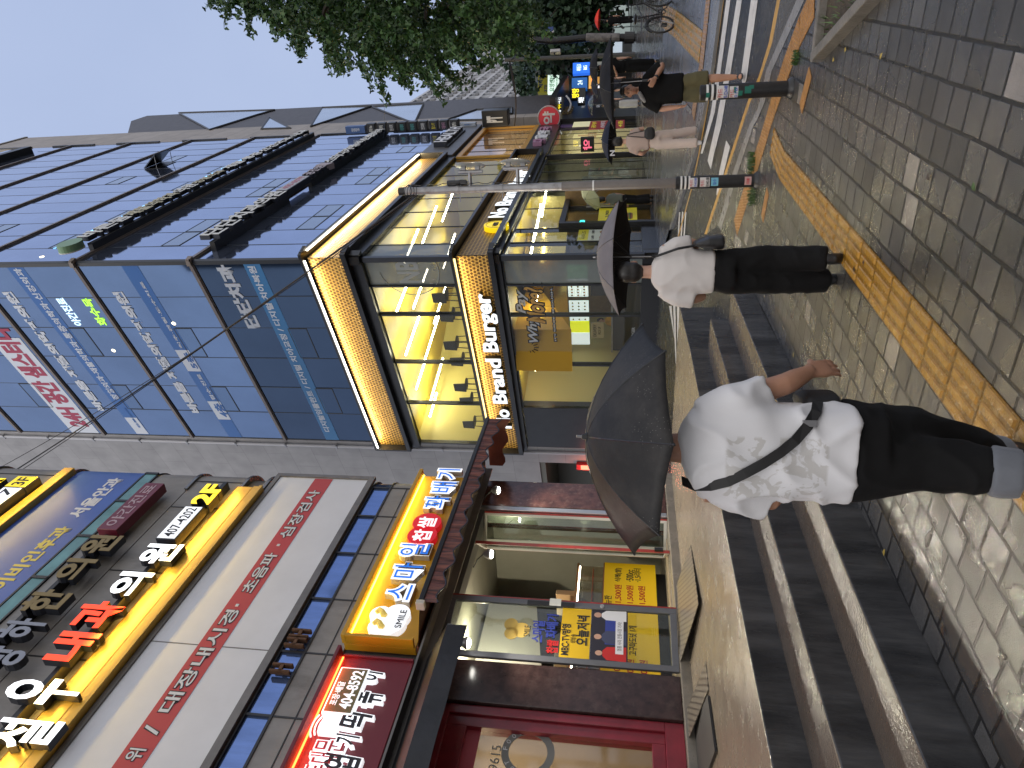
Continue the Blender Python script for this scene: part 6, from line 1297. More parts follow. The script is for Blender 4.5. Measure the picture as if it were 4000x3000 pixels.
def leafmat(name, a, b, c):
    m = bpy.data.materials.new(name); m.use_nodes = True; n = m.node_tree; L = n.links; p = n.nodes['Principled BSDF']
    g = n.nodes.new('ShaderNodeNewGeometry'); rp = n.nodes.new('ShaderNodeValToRGB'); e = rp.color_ramp.elements; e[0].color = (*a, 1); e[1].color = (*c, 1); k = e.new(.55); k.color = (*b, 1)
    L.new(g.outputs['Random Per Island'], rp.inputs['Fac']); L.new(rp.outputs['Color'], p.inputs['Base Color']); p.inputs['Roughness'].default_value = .42
    p.inputs['Transmission Weight'].default_value = 0; p.inputs['Specular IOR Level'].default_value = .4
    MATS[name] = m; return m
LEAFN = leafmat('ginkgo_leaf', (.022, .060, .016), (.042, .095, .024), (.075, .14, .035)); LEAFF = leafmat('far_leaf', (.020, .045, .022), (.032, .065, .03), (.05, .085, .04))
BARK = mat('bark', (.07, .055, .045), .8, var=.4, vscale=6, bump=.8, bscale=14, stretch=(1, 1, .2))
# near ginkgo at the right: trunk outside the frame, crown hanging in
t = Thing('ginkgo_tree', 'large dark green ginkgo tree whose drooping crown hangs into the street view', 'tree', W, (9.6, -14.0, .3))
mb = MB(); mb.tube([(9.6, -14, .2), (9.5, -14, 2.5), (9.65, -14.1, 5), (9.4, -14, 9)], [.24, .2, .17, .08], 12)
for a, z in ((2.6, 3.5), (3.4, 4.6), (2.9, 5.8), (4.2, 5.2), (3.1, 7.0), (1.0, 4.5), (5.6, 6.0), (3.6, 7.4)):
    mb.tube([(9.55, -14, z), (9.55 + 1.6 * math.cos(a), -14 + 1.6 * math.sin(a), z + 1.1), (9.55 + (3.0 if z < 6 else 1.9) * math.cos(a), -14 + (3.0 if z < 6 else 1.9) * math.sin(a), z + (1.5 if z < 6 else 1.2))], [.08, .05, .02], 6)
t.part('trunk', mb, BARK, smooth=True)
rnd = random.Random(21); cr = MB()
def fan(mb, p, d, up, l):
    s = d.cross(up).normalized() if d.cross(up).length > 1e-3 else Vector((1, 0, 0))
    a = p + d * l * .25; pts = [a, p + d * l * .85 - s * l * .62, p + d * l * 1.05 - s * l * .2, p + d * l * .92, p + d * l * 1.05 + s * l * .2, p + d * l * .85 + s * l * .62]
    mb.quad(*[(v.x, v.y, v.z) for v in pts])
def frond(mb, p0, d0, L_, n, rnd, size=.075):
    p = Vector(p0); d = Vector(d0).normalized(); pts = [p.copy()]
    for k in range(8):
        d = (d + Vector((0, 0, -.10)) + Vector((rnd.uniform(-.1, .1), rnd.uniform(-.1, .1), rnd.uniform(-.06, .06)))).normalized(); p = p + d * L_ / 8; pts.append(p.copy())
    mb.tube([tuple(v) for v in pts], [.010] * 8 + [.004], 4)
    for k in range(n):
        f = rnd.random() * 7.99; i = int(f); q_ = pts[i].lerp(pts[i + 1], f - i)
        dd = Vector((rnd.uniform(-1, 1), rnd.uniform(-1, 1), rnd.uniform(-1.2, .4))).normalized(); off = Vector((rnd.uniform(-1, 1), rnd.uniform(-1, 1), rnd.uniform(-1, .6))) * .06
        fan(mb, q_ + off, dd, Vector((rnd.uniform(-1, 1), rnd.uniform(-1, 1), rnd.uniform(-.3, 1))), size * rnd.uniform(.7, 1.25))
def tp(X, Y, y): p = ony(X, Y, y); return (p.x, -p.y, p.z)
# outline of the crown in the view, as branch-tip targets on a band of depths
tips = [(830, 12), (880, 45), (930, 60), (1010, 100), (1090, 160), (1160, 200), (1190, 225), (1300, 275), (1340, 300), (1400, 260), (1460, 305), (1475, 310), (1560, 345), (1580, 365), (1640, 330), (1700, 380), (1745, 325), (1760, 300), (1840, 290), (1925, 220), (1950, 190), (1990, 150), (2010, 60)]
for X, Y in tips:
    for _ in range(3):
        y = rnd.uniform(10.8, 13.5); tip = Vector(tp(X + rnd.uniform(-25, 25), Y + rnd.uniform(-25, 5), y)); root = Vector((9.4, -14, 6.2)); v = root - tip; v.z *= .35; L_ = rnd.uniform(.9, 1.5)
        st = tip + v.normalized() * L_ + Vector((0, 0, .35)); frond(cr, st, (tip - st) + Vector((0, 0, .45)), L_ * 1.1, 75, rnd)
def inside(X, Y):
    b = [(800, -60), (860, -10), (930, 20), (1030, 60), (1130, 95), (1220, 150), (1330, 190), (1450, 215), (1560, 245), (1700, 250), (1830, 200), (1900, 130), (1960, 80), (2000, 0), (2030, -60)]
    for (xa, ya), (xb, yb) in zip(b[:-1], b[1:]):
        if xa <= X <= xb: return Y < ya + (yb - ya) * (X - xa) / (xb - xa)
    return False
cnt = 0
while cnt < 300:
    X = rnd.uniform(830, 2040); Y = rnd.uniform(-330, 300)
    if Y > -30 and not inside(X, Y): continue
    if Y <= -30 and abs((X - 1430) / 640) ** 2 + (max(0, -Y - 60) / 330) ** 2 > 1: continue
    y = rnd.uniform(11.2, 16.5); p = Vector(tp(X, Y, y)); d = Vector((rnd.uniform(-1, .3), rnd.uniform(-.8, .8), rnd.uniform(-.9, .3)))
    frond(cr, p, d, rnd.uniform(.7, 1.2), 105, rnd, .085); cnt += 1
while cnt < 400:
    X = rnd.uniform(900, 1960); Y = rnd.uniform(-200, 230)
    if not inside(X, min(Y + 60, 280)) and Y > -40: continue
    y = rnd.uniform(14.0, 16.5); p = Vector(tp(X, Y, y)); d = Vector((rnd.uniform(-1, .3), rnd.uniform(-.8, .8), rnd.uniform(-.9, .3)))
    frond(cr, p, d, rnd.uniform(.8, 1.2), 85, rnd, .13); cnt += 1
t.part('crown', cr, LEAFN)
def fartree(label, X, Y, y, rx, rz, n, zc=None, size=.35):
    c = ony(X, Y, y); t = Thing('street_tree', label, 'tree', W, (c.x, -c.y, hz(c.y)), 'trees further along the street'); mb = MB(); mb.tube([(c.x, -c.y, hz(c.y) - .2), (c.x + .1, -c.y, c.z - rz * .3), (c.x, -c.y, c.z + rz * .5)], [.22, .16, .06], 8)
    for k in range(5):
        a = k * 1.3; mb.tube([(c.x, -c.y, c.z - rz * .4 + k * rz * .15), (c.x + rx * .7 * math.cos(a), -c.y + rx * .7 * math.sin(a), c.z + rz * .1 * k)], [.09, .03], 6)
    t.part('trunk', mb, BARK); rnd = random.Random(int(X)); cr = MB()
    for k in range(26):
        a = rnd.uniform(0, 6.28); u = rnd.uniform(-.8, .8); q_ = rnd.uniform(.3, .8); s = math.sqrt(1 - u * u)
        leafcloud(cr, (c.x + rx * q_ * s * math.cos(a), -c.y + rx * q_ * s * math.sin(a), c.z + rz * q_ * u), (rx * .36, rx * .36, rz * .3), n // 26, size, rnd, droop=.3)
    t.part('crown', cr, LEAFF)
fartree('tall dark street tree filling the far right behind the curved lamp post', 2130, 30, 48, 5.6, 5.8, 9000)
fartree('second dark street tree nearer the right edge, above the red umbrella', 2230, -60, 42, 4.5, 5.2, 7000)
fartree('bushy street tree left of the curved lamp post, in front of the apartment grid', 2110, 190, 62, 3.2, 4.2, 5000)
fartree('small street tree behind the thin pole above the brick house', 2075, 300, 75, 2.6, 2.4, 2600)
fartree('street tree crown behind the glass kiosk', 2240, 175, 66, 3.4, 3.2, 4000)
fartree('street tree closing the view behind the red umbrella', 2310, 60, 70, 5.5, 4.5, 6000)
# ================================================================== STREET FURNITURE
PST = mat('galvanised_pole', (.34, .34, .35), .4, metal=.5, var=.25, vscale=5, dirt=(.18, .17, .16), dscale=6); SLV = mat('black_sleeve', (.012, .012, .013), .38, var=.4, vscale=7, bump=.15, bscale=60); PLB = mat('brown_pole_paint', (.13, .115, .105), .45, var=.2, vscale=5)
WST = mat('white_band', (.68, .68, .66), .4)
def zat(X, Y, p): return W.q(X, Y, -p[1])[1]
def sticker(t, c, r, a0, z0, z1, wid, m, txt=None, tm=None, nm='sticker'):
    """paper wrapped on a round post: a0 = facing angle"""
    mb = MB(); n_ = 8; ha = wid / 2 / r
    for k in range(n_):
        q0, q1 = a0 - ha + 2 * ha * k / n_, a0 - ha + 2 * ha * (k + 1) / n_; e = r + .002
        mb.quad((c[0] + e * math.sin(q0), -c[1] + e * math.cos(q0), z0), (c[0] + e * math.sin(q1), -c[1] + e * math.cos(q1), z0), (c[0] + e * math.sin(q1), -c[1] + e * math.cos(q1), z1), (c[0] + e * math.sin(q0), -c[1] + e * math.cos(q0), z1))
    s = t.part(nm, mb, m)
    for body, f0, f1, g0, g1, tmm in txt or ():
        mb = MB(); mb.text(body, f0, f1, z0 + g0 * (z1 - z0), z0 + g1 * (z1 - z0), 0, .0015, .01, res=2)
        mb.tf(lambda v: (c[0] + (r + .0035 + v.y) * math.sin(a0 - ha + 2 * ha * v.x), -c[1] + (r + .0035 + v.y) * math.cos(a0 - ha + 2 * ha * v.x), v.z)); t.part('lettering', mb, tmm, parent=s)
SW = mat('sticker_white', (.6, .58, .56), .5); SB = mat('sticker_blue', (.05, .10, .42), .5); SR = mat('sticker_red', (.5, .04, .05), .5); SC_ = mat('sticker_cyan', (.16, .42, .55), .5); SGN = mat('torn_green', (.01, .14, .10), .5)
def sleeve(t, c, r, z0, z1):
    mb = MB(); mb.lathe([(r, z0), (r, z1), (r - .012, z1 + .006)], (c[0], -c[1], 0), 28); t.part('sleeve', mb, SLV, smooth=True)
    mb = MB(); mb.lathe([(r + .035, z0 - .01), (r + .03, z0 + .02), (r + .004, z0 + .05), (r + .004, z0 - .01)], (c[0], -c[1], 0), 28); t.part('base_collar', mb, SLV, smooth=True)
    for k in range(3):
        mb = MB(); za = z1 - .055 - k * .052; mb.lathe([(r + .0015, za - .024), (r + .0015, za)], (c[0], -c[1], 0), 28, cap=False); t.part('white_band', mb, WST, smooth=True)
pb = ongr(2958, 705); P_ = (pb.x, pb.y); T0 = math.atan2(-P_[0], P_[1]); fa = math.atan2(-P_[0], P_[1])
t = Thing('lamp_pole', 'grey steel street pole with cameras and a black sticker-covered sleeve round its foot', 'pole', W, (P_[0], -P_[1], 0))
zs = zat(2640, 712, P_); sleeve(t, P_, .084, 0, zs)
ztop = zat(1562, 733, P_); zmid = zat(2198, 720, P_)
mb = MB(); mb.lathe([(.066, zs), (.064, zmid), (.05, zmid + .02)], (P_[0], -P_[1], 0), 20); t.part('lower_tube', mb, PLB, smooth=True)
mb = MB(); mb.lathe([(.055, zmid), (.052, ztop)], (P_[0], -P_[1], 0), 20); t.part('upper_tube', mb, PST, smooth=True)
mb = MB(); mb.lathe([(.056, ztop - .08), (.056, ztop + .01)], (P_[0], -P_[1], 0), 20); t.part('end_cap', mb, BLK, smooth=True)
for X in (2115, 1960, 1790): 
    z = zat(X, 722, P_); mb = MB(); mb.lathe([(.062, z - .02), (.062, z + .02)], (P_[0], -P_[1], 0), 16); t.part('clamp', mb, PST, smooth=True)
z = zat(2318, 712, P_); mb = MB(); mb.lathe([(.069, z - .012), (.069, z + .012)], (P_[0], -P_[1], 0), 16); t.part('white_tie', mb, WST, smooth=True)
right = Vector((math.cos(T0), math.sin(T0) * -1 * 0, 0)); rv = Vector((P_[1], -P_[0], 0)).normalized(); rv = Vector((rv.x, -rv.y, 0))       # to the viewer's right, in (x, o)
for X, Yb, Xc0, Xc1, nm in ((1838, 655, 1795, 1888, 'upper'), (2024, 648, 1969, 2065, 'lower')):
    za = zat(X, 718, P_); off = (718 - Yb) / 2700 * P_[1] * 1.05
    e = (P_[0] + rv.x * off, -P_[1] + rv.y * off, za); z0_, z1_ = zat(Xc1, Yb, P_), zat(Xc0, Yb, P_)
    mb = MB(); mb.tube([(P_[0], -P_[1], za), e], .026, 10); t.part('arm', mb, PST, smooth=True); mb = MB(); mb.tube([(e[0], e[1], z0_), (e[0], e[1], z1_)], .026, 10); t.part('crossbar', mb, PST, smooth=True)
    for zz in (z0_ + .07, z1_ - .07):
        mb = MB(); mb.box(e[0] + .02, e[0] + .07, e[1] - .03, e[1] + .03, zz - .03, zz + .03); t.part('bracket', mb, PST)
    mb = MB(); mb.ell((e[0] + .085, e[1], (z0_ + z1_) / 2), (.018, .16, .21), 16, 12); t.part('dish_mirror', mb, mat('dish_pale', (.45, .47, .46), .25, metal=.5), smooth=True)
zc0, zc1 = zat(1798, 700, P_), zat(1750, 700, P_); cx, co_ = P_[0] + rv.x * .09, -P_[1] + rv.y * .09
mb = MB(); mb.tube([(cx, co_, zc0), (cx, co_, zc1)], [.04, .036], 14); t.part('camera_body', mb, BLK, smooth=True); mb = MB(); mb.tube([(P_[0], -P_[1], zc0 - .05), (cx, co_, zc0 - .02)], .018, 8); mb.box(cx - .03, cx + .03, co_ - .05, co_ + .05, zc0 - .10, zc0 - .01); t.part('camera_mount', mb, BLK)
for X in (1796, 1878, 1962):
    z = zat(X, 735, P_); mb = MB(); mb.tube([(P_[0] - rv.x * .02, -P_[1] - rv.y * .02, z), (P_[0] - rv.x * .17, -P_[1] - rv.y * .17, z)], .006, 6); t.part('spike', mb, PST)
mb = MB(); pts = []
for k in range(30): z = interp(zat(1600, 730, P_), zat(2100, 725, P_), k / 29); pts.append((P_[0] + rv.x * (.06 + .012 * math.sin(k * 1.7)), -P_[1] + rv.y * .06 + .06 + .01 * math.cos(k * 2.3), z))
mb.tube(pts, .006, 5)
for k in range(3):
    z = zat(1600 + k * 12, 740, P_); mb.tube([(P_[0] + .09 * math.cos(q_ * .5) - rv.x * .03, -P_[1] + .07 + .02 * k, z + .05 * math.sin(q_ * .5)) for q_ in range(14)], .005, 5)
t.part('cable_bundle', mb, BLK)
sticker(t, P_, .084, fa, zat(2722, 708, P_), zat(2690, 708, P_), .125, SW, [('카드', .05, .8, .5, .92, SR), ('010-4602-0680', .05, .95, .08, .4, SB)])
sticker(t, P_, .084, fa, zat(2770, 708, P_), zat(2732, 708, P_), .13, SW, [('카드', .05, .7, .55, .95, SR), ('010-4402-1800', .04, .96, .06, .4, K2)])
sticker(t, P_, .084, fa, zat(2803, 708, P_), zat(2775, 708, P_), .11, SC_, [('일수', .15, .8, .3, .75, SB)])
sticker(t, P_, .084, fa, zat(2931, 705, P_), zat(2905, 705, P_), .11, mat('sticker_pink', (.5, .3, .28), .5), [('대출', .15, .8, .3, .75, SR)])
bb_ = ongr(3093, 345); B_ = (bb_.x, bb_.y); fb = math.atan2(-B_[0], B_[1])
t = Thing('bollard', 'black rubber-sleeved bollard with three white bands and torn green stickers', 'bollard', W, (B_[0], -B_[1], 0)); ztb = zat(2736, 333, B_); sleeve(t, B_, .078, 0, ztb)
sticker(t, B_, .078, fb, zat(2842, 340, B_), zat(2798, 340, B_), .135, SW, [('카드', .05, .72, .5, .95, SR), ('02-3224-0400', .04, .96, .06, .4, SB)])
sticker(t, B_, .078, fb - .1, zat(2880, 340, B_), zat(2846, 340, B_), .12, SW, [('카드', .05, .72, .5, .95, SR), ('010-', .04, .96, .06, .4, SB)])
for X0, X1, w, a in ((2756, 2770, .05, -.35), (2862, 2872, .06, .2), (2880, 2897, .05, -.3), (2905, 2930, .07, .1), (2922, 2940, .04, .45)): sticker(t, B_, .078, fb + a, zat(X1, 340, B_), zat(X0, 340, B_), w, SGN, nm='torn_sticker')
# curved black lamp post further on
y_ = 36.0; t = Thing('street_lamp', 'thick black street lamp post whose arm curves over to the right', 'lamp', W, (*(lambda p: (p.x, -p.y))(ony(2478, 147, y_)), hz(y_)))
pts = [tp(X, Y, y_) for X, Y in ((2482, 147), (2290, 148), (2200, 157), (2150, 160), (2100, 156), (2060, 142), (2020, 118), (1985, 86), (1955, 55), (1935, 20))]
mb = MB(); mb.tube(pts, [.19, .19, .18, .17, .16, .15, .14, .13, .12, .11], 14); t.part('post', mb, mat('lamp_black', (.02, .02, .022), .25, metal=.5), smooth=True); mb = MB(); mb.tube([tp(2478, 147, y_), tp(2440, 147, y_)], .28, 14); t.part('base', mb, BLK)
mb = MB(); mb.tube([tp(2420, 146, y_ - .25), tp(2290, 146, y_ - .25)], .2, 12); t.part('notice_wrap', mb, mat('notice_grey', (.14, .13, .13), .5, var=.8, vscale=3))
a = wb(2128, 115, 2160, 100, y_ - .3); t.part('blue_plate', MB().box(a[0], a[1], -y_ + .1, -y_ + .15, a[2], a[3]), NVT); a = wb(2160, 110, 2185, 105, y_ - .3); t.part('plate_arm', MB().box(a[0], a[1] - .2, -y_ + .1, -y_ + .15, a[2] + .3, a[2] + .4), STEEL)
y2 = 27.0; t = Thing('utility_pole', 'thin dark utility pole with a small floodlight in front of the far shops', 'pole', W, (*(lambda p: (p.x, -p.y))(ony(2460, 214, y2)), hz(y2)))
mb = MB(); mb.tube([tp(2480, 212, y2), tp(1972, 234, y2)], [.09, .07], 10); t.part('pole', mb, mat('pole_dark', (.045, .045, .047), .5)); mb = MB(); mb.tube([tp(2165, 222, y2), tp(2165, 200, y2)], .03, 6); t.part('arm', mb, BLK); a = wb(2150, 206, 2190, 196, y2); t.part('floodlight', MB().box(a[0], a[1], -y2 - .15, -y2 + .1, a[2], a[3]), STEEL, bev=.02)
mb = MB(); mb.tube([tp(1995, 236, y2 - .1), tp(2020, 210, y2 - .1), tp(2060, 185, y2)], .015, 5); mb.tube([tp(1990, 240, y2), tp(2000, 300, y2 + 1), tp(2010, 360, y2 + 2)], .03, 5); t.part('cable_tail', mb, BLK)
# overhead cables
def cable(label, a, b, sag, r):
    mb = MB(); n_ = 24; a = Vector(a); b = Vector(b)
    mb.tube([tuple(a.lerp(b, k / n_) + Vector((0, 0, -sag * 4 * (k / n_) * (1 - k / n_)))) for k in range(n_ + 1)], r, 5)
    solo('overhead_cable', mb, mat('cable_black', (.01, .01, .011), .5), label, 'cable', W, tuple(a), 'overhead cables')
for (X, Y), (X1, Y1), sag, r, lab in (((1640, 742), (108, 1790), .15, .014, 'thick overhead cable from the steel pole to the clinic building, the boldest of three'), ((1645, 745), (132, 1790), .10, .008, 'thin overhead cable running just under the thick one'), ((1655, 748), (25, 1790), .35, .007, 'thin overhead cable above the thick one, ending highest on the clinic building')):
    p = W.q(X, Y, -P_[1]); e = FC.q(X1, Y1, -.5); w_ = FC.w(4.38, -.55, e[1]); cable(lab, (P_[0], -P_[1], p[1]), (w_.x, -w_.y, w_.z), sag, r)
p = FB.w(14, .6, 12.5); a1 = W.q(1500, 285, -11.8); cable('hair-thin wire crossing the glass wall towards the tree', (p.x, -p.y, p.z), tp(1480, 270, 13), .1, .006)
p = ony(2010, 490, 33); cable('sagging dark wire from the thin pole towards the faceted building', tp(1990, 236, 27), (p.x, -p.y, p.z), .15, .03)
# bicycle
bw = ony(2580, 96, 16.2); BD = Vector((.86, .51, 0)).normalized(); bz = hz(bw.y) + .05; RW = bw.z - bz if .3 < bw.z - bz < .38 else .345
t = Thing('bicycle', 'black city bicycle parked on the far pavement at the right edge', 'bicycle', W, (bw.x, -bw.y, bz)); RUB = mat('tyre_rubber', (.012, .012, .012), .5); BFR = mat('bike_frame_black', (.02, .02, .022), .3, metal=.3)
def bp_(u, h, s=0): p = Vector((bw.x, bw.y, 0)) + BD * u; n_ = Vector((BD.y, -BD.x, 0)); p += n_ * s; return (p.x, -p.y, bz + h)
for u in (0, 1.04):
    mb = MB(); ring = [bp_(u + RW * math.cos(k * .1745), RW + RW * .0 + RW * math.sin(k * .1745)) for k in range(37)]; mb.tube([(p[0], p[1], p[2]) for p in ring], .021, 8, cap=False); w = t.part('wheel', mb, RUB, smooth=True)
    mb = MB(); mb.tube([bp_(u + (RW - .03) * math.cos(k * .1745), RW + (RW - .03) * math.sin(k * .1745)) for k in range(37)], .010, 6, cap=False); t.part('rim', mb, BFR, parent=w, smooth=True)
    mb = MB()
    for k in range(16): mb.tube([bp_(u, RW), bp_(u + (RW - .03) * math.cos(k * .3927), RW + (RW - .03) * math.sin(k * .3927))], .0022, 4)
    t.part('spokes', mb, STEEL, parent=w)
    mb = MB(); mb.tube([bp_(u, RW, -.05), bp_(u, RW, .05)], .03, 10); t.part('hub', mb, STEEL, parent=w, smooth=True)
    mb = MB(); mb.tube([bp_(u + (RW + .035) * math.cos(k * .15 + (.4 if u == 0 else .2)), RW + (RW + .035) * math.sin(k * .15 + (.4 if u == 0 else .2))) for k in range(15)], .022, 6); t.part('mudguard', mb, BFR, smooth=True)
bbk = bp_(.43, .28); seat = bp_(.30, .82); head = bp_(.86, .85); headl = bp_(.89, .68)
mb = MB()
for a, b, r in ((bbk, seat, .017), (bbk, headl, .02), (bp_(.33, .72), head, .016), (bp_(0, RW, .05), bbk, .010), (bp_(0, RW, -.05), bbk, .010), (bp_(0, RW, .05), bp_(.33, .74), .009), (bp_(0, RW, -.05), bp_(.33, .74), .009), (head, headl, .02), (headl, bp_(1.04, RW, .05), .012), (headl, bp_(1.04, RW, -.05), .012), (head, bp_(.83, 1.0), .014)): mb.tube([a, b], r, 8)
t.part('frame', mb, BFR, smooth=True); mb = MB(); mb.tube([bp_(.78, 1.02, -.28), bp_(.84, 1.03, -.1), bp_(.84, 1.03, .1), bp_(.78, 1.02, .28)], .013, 8); t.part('handlebar', mb, BFR, smooth=True)
s_ = bp_(.28, .88); mb = MB(); mb.ell((s_[0], s_[1], s_[2]), (.13, .08, .04), 12, 8); t.part('saddle', mb, BLK, smooth=True)
mb = MB(); mb.tube([bp_(.43 + .09 * math.cos(k * .3491), .28 + .09 * math.sin(k * .3491), .04) for k in range(19)], .012, 6); mb.tube([bp_(.43, .28, -.05), bp_(.43, .28, .06)], .02, 8); t.part('chainring', mb, BLK)
for sg in (1, -1):
    mb = MB(); mb.tube([bp_(.43, .28, .06 * sg), bp_(.43 + .12 * sg, .28 - .12 * sg, .07 * sg)], .012, 6); e = bp_(.43 + .12 * sg, .28 - .12 * sg, .12 * sg); mb.box(e[0] - .05, e[0] + .05, e[1] - .03, e[1] + .03, e[2] - .012, e[2] + .012); t.part('pedal', mb, BLK)
mb = MB(); mb.box(*[v for v in (bp_(-.05, .3)[0], bp_(.03, .3)[0], bp_(0, .3)[1] - .04, bp_(0, .3)[1] + .01, bz + .16, bz + .3)]); t.part('derailleur', mb, BLK); mb = MB(); mb.tube([bp_(.05, RW - .02, .06), bp_(-.15, .02, .1)], .012, 6); t.part('kickstand', mb, STEEL)
mb = MB(); mb.tube([bp_(-.28, .74, -.06), bp_(.2, .74, -.06)], .008, 6); mb.tube([bp_(-.28, .74, .06), bp_(.2, .74, .06)], .008, 6); mb.tube([bp_(-.2, .74, .06), bp_(0, RW, .07)], .007, 6); t.part('rear_rack', mb, BFR)
# ================================================================== PEOPLE AND UMBRELLAS
def remesh(mb, voxel, smooth=6, fn=None):
    """union of closed pieces -> one continuous skin"""
    me = bpy.data.meshes.new('tmp'); me.from_pydata(mb.v, [], mb.f); bm = bmesh.new(); bm.from_mesh(me); bmesh.ops.recalc_face_normals(bm, faces=bm.faces); bm.to_mesh(me); bm.free()
    o = bpy.data.objects.new('tmp', me); COL.objects.link(o); m = o.modifiers.new('r', 'REMESH'); m.mode = 'VOXEL'; m.voxel_size = voxel
    dg = bpy.context.evaluated_depsgraph_get(); r = bpy.data.meshes.new_from_object(o.evaluated_get(dg)); bpy.data.objects.remove(o); bpy.data.meshes.remove(me)
    bm = bmesh.new(); bm.from_mesh(r)
    for _ in range(smooth): bmesh.ops.smooth_vert(bm, verts=bm.verts, factor=.5, use_axis_x=True, use_axis_y=True, use_axis_z=True)
    if fn:
        bm.normal_update()
        for v in bm.verts: v.co += v.normal * fn(v.co)
        bmesh.ops.smooth_vert(bm, verts=bm.verts, factor=.4, use_axis_x=True, use_axis_y=True, use_axis_z=True)
    bm.to_mesh(r); bm.free(); r.polygons.foreach_set('use_smooth', [True] * len(r.polygons)); return r
class Body:
    """person built in own axes: x to the right hand, y forward, z up; yaw turns forward from +Y towards +X"""
    def __init__(s, label, pos, yaw, H=1.74, group=None):
        s.k = H / 1.74; s.pos = Vector(pos); c, n_ = math.cos(yaw), math.sin(yaw)
        s.ex = Vector((c, -n_, 0)); s.ey = Vector((n_, c, 0))
        s.t = Thing('person', label, 'person', W, (pos[0], -pos[1], pos[2]), group)
    def w(s, p): p = Vector(p) * s.k; return s.pos + s.ex * p.x + s.ey * p.y + Vector((0, 0, p.z))
    def new(s): return MB()
    def limb(s, mb, pts, rs, n=14):
        P = [s.w(p) for p in pts]
        # subdivide for rounder bends
        Q, Rr = [], []
        for i in range(len(P) - 1):
            for f in (0, .34, .67): Q.append(P[i].lerp(P[i + 1], f)); Rr.append((rs[i] * (1 - f) + rs[i + 1] * f) * s.k)
        Q.append(P[-1]); Rr.append(rs[-1] * s.k); st = len(mb.v)
        mb.tube([tuple(q) for q in Q], Rr, n); 
        mb.v[st:] = [(x, -y, z) for x, y, z in mb.v[st:]]
    def ell(s, mb, c, r, n=16):
        st = len(mb.v); mb.ell((0, 0, 0), r, n, 12)
        mb.v[st:] = [tuple(s.w((c[0] + x, c[1] - y, c[2] + z))) for x, y, z in mb.v[st:]]
    def loft(s, mb, st_, n=24):                      # stations (x, y, z, rx, ry)
        prev = None
        for x, y, z, rx, ry in st_:
            ring = []
            for j in range(n):
                a = 6.2832 * j / n; ca, sa = math.cos(a), math.sin(a); e = .8
                mb.v.append(tuple(s.w((x + rx * math.copysign(abs(ca) ** e, ca), y + ry * math.copysign(abs(sa) ** e, sa), z)))); ring.append(len(mb.v) - 1)
            if prev:
                for j in range(n): mb.face((prev[j], prev[(j + 1) % n], ring[(j + 1) % n], ring[j]))
            else: mb.face(ring[::-1])
            prev = ring
        mb.face(prev)
    def emit(s, name, mb, m, voxel, smooth=6, fn=None, parent=None, label=None):
        r = remesh(mb, voxel, smooth, fn); r.name = name; r.materials.append(m)
        for v in r.vertices: v.co -= s.pos
        o = bpy.data.objects.new(name, r); COL.objects.link(o); o.parent = parent or s.t.o
        if label: o['label'] = label
        return o
    def plain(s, name, mb, m, smooth=True):          # mb.v already in world space
        me = bpy.data.meshes.new(name); me.from_pydata([tuple(Vector(v) - s.pos) for v in mb.v], [], mb.f); me.materials.append(m)
        bm = bmesh.new(); bm.from_mesh(me); bmesh.ops.recalc_face_normals(bm, faces=bm.faces); bm.to_mesh(me); bm.free()
        if smooth: me.polygons.foreach_set('use_smooth', [True] * len(me.polygons)); me.set_sharp_from_angle(angle=R(50))
        o = bpy.data.objects.new(name, me); COL.objects.link(o); o.parent = s.t.o; return o
    def hand(s, mb, wrist, dir_, palm_n, curl=.5, sc=1.0, side=1):
        """palm, four fingers of different length with two bends, thumb from the side of the palm"""
        d = Vector(dir_).normalized(); pn = (Vector(palm_n) - d * Vector(palm_n).dot(d)).normalized(); b = d.cross(pn).normalized() * side
        wv = Vector(wrist); L = .085 * sc
        for i, f in enumerate((-.030, -.010, .010, .028)):
            s.limb(mb, [wv - d * .01 + b * f * .55, wv + d * L * .6 + b * f * sc, wv + d * L + b * f * sc], [.017 * sc, .016 * sc, .012 * sc], 10)
        ln = (.066, .078, .073, .056)
        for i, f in enumerate((-.031, -.0105, .0105, .031)):
            l = ln[i] * sc; p = wv + d * L + b * f * sc * 1.18; a = curl * (.6 + .12 * i); q = [p]
            dd = d.copy()
            for j, fr in enumerate((.45, .32, .23)):
                ang = a * (.6 + .35 * j); dd = (dd * math.cos(ang) + pn * math.sin(ang)).normalized(); q.append(q[-1] + dd * l * fr)
            s.limb(mb, q, [.0092 * sc, .0085 * sc, .0078 * sc, .0066 * sc], 8)
        p = wv + d * L * .22 - b * .03 * sc; q1 = p + (d * .55 - b * .7 + pn * .35).normalized() * .038 * sc; q2 = q1 + (d * .85 - b * .25 + pn * .45).normalized() * .03 * sc; q3 = q2 + (d * .9 + b * .1 + pn * .5).normalized() * .022 * sc
        s.limb(mb, [wv + d * .015 - b * .012, p, q1, q2, q3], [.016 * sc, .016 * sc, .0125 * sc, .0105 * sc, .008 * sc], 8)
    def head(s, mb, c, face=True, tilt=0.0):
        x, y, z = c
        s.ell(mb, (x, y - .012, z + .025), (.077, .097, .098)); s.ell(mb, (x, y + .025, z - .035), (.062, .066, .085)); s.ell(mb, (x, y + .045, z - .08), (.04, .04, .03))
        s.ell(mb, (x, y + .098, z - .022), (.014, .022, .022), 8); s.limb(mb, [(x, y + .092, z + .02), (x, y + .108, z - .025)], [.008, .013], 8); s.ell(mb, (x, y + .082, z + .025), (.055, .014, .01), 10)
        for sg in (-1, 1): s.ell(mb, (x + sg * .079, y - .008, z - .015), (.012, .024, .033), 10)
        s.ell(mb, (x, y + .086, z - .066), (.026, .012, .007), 8)
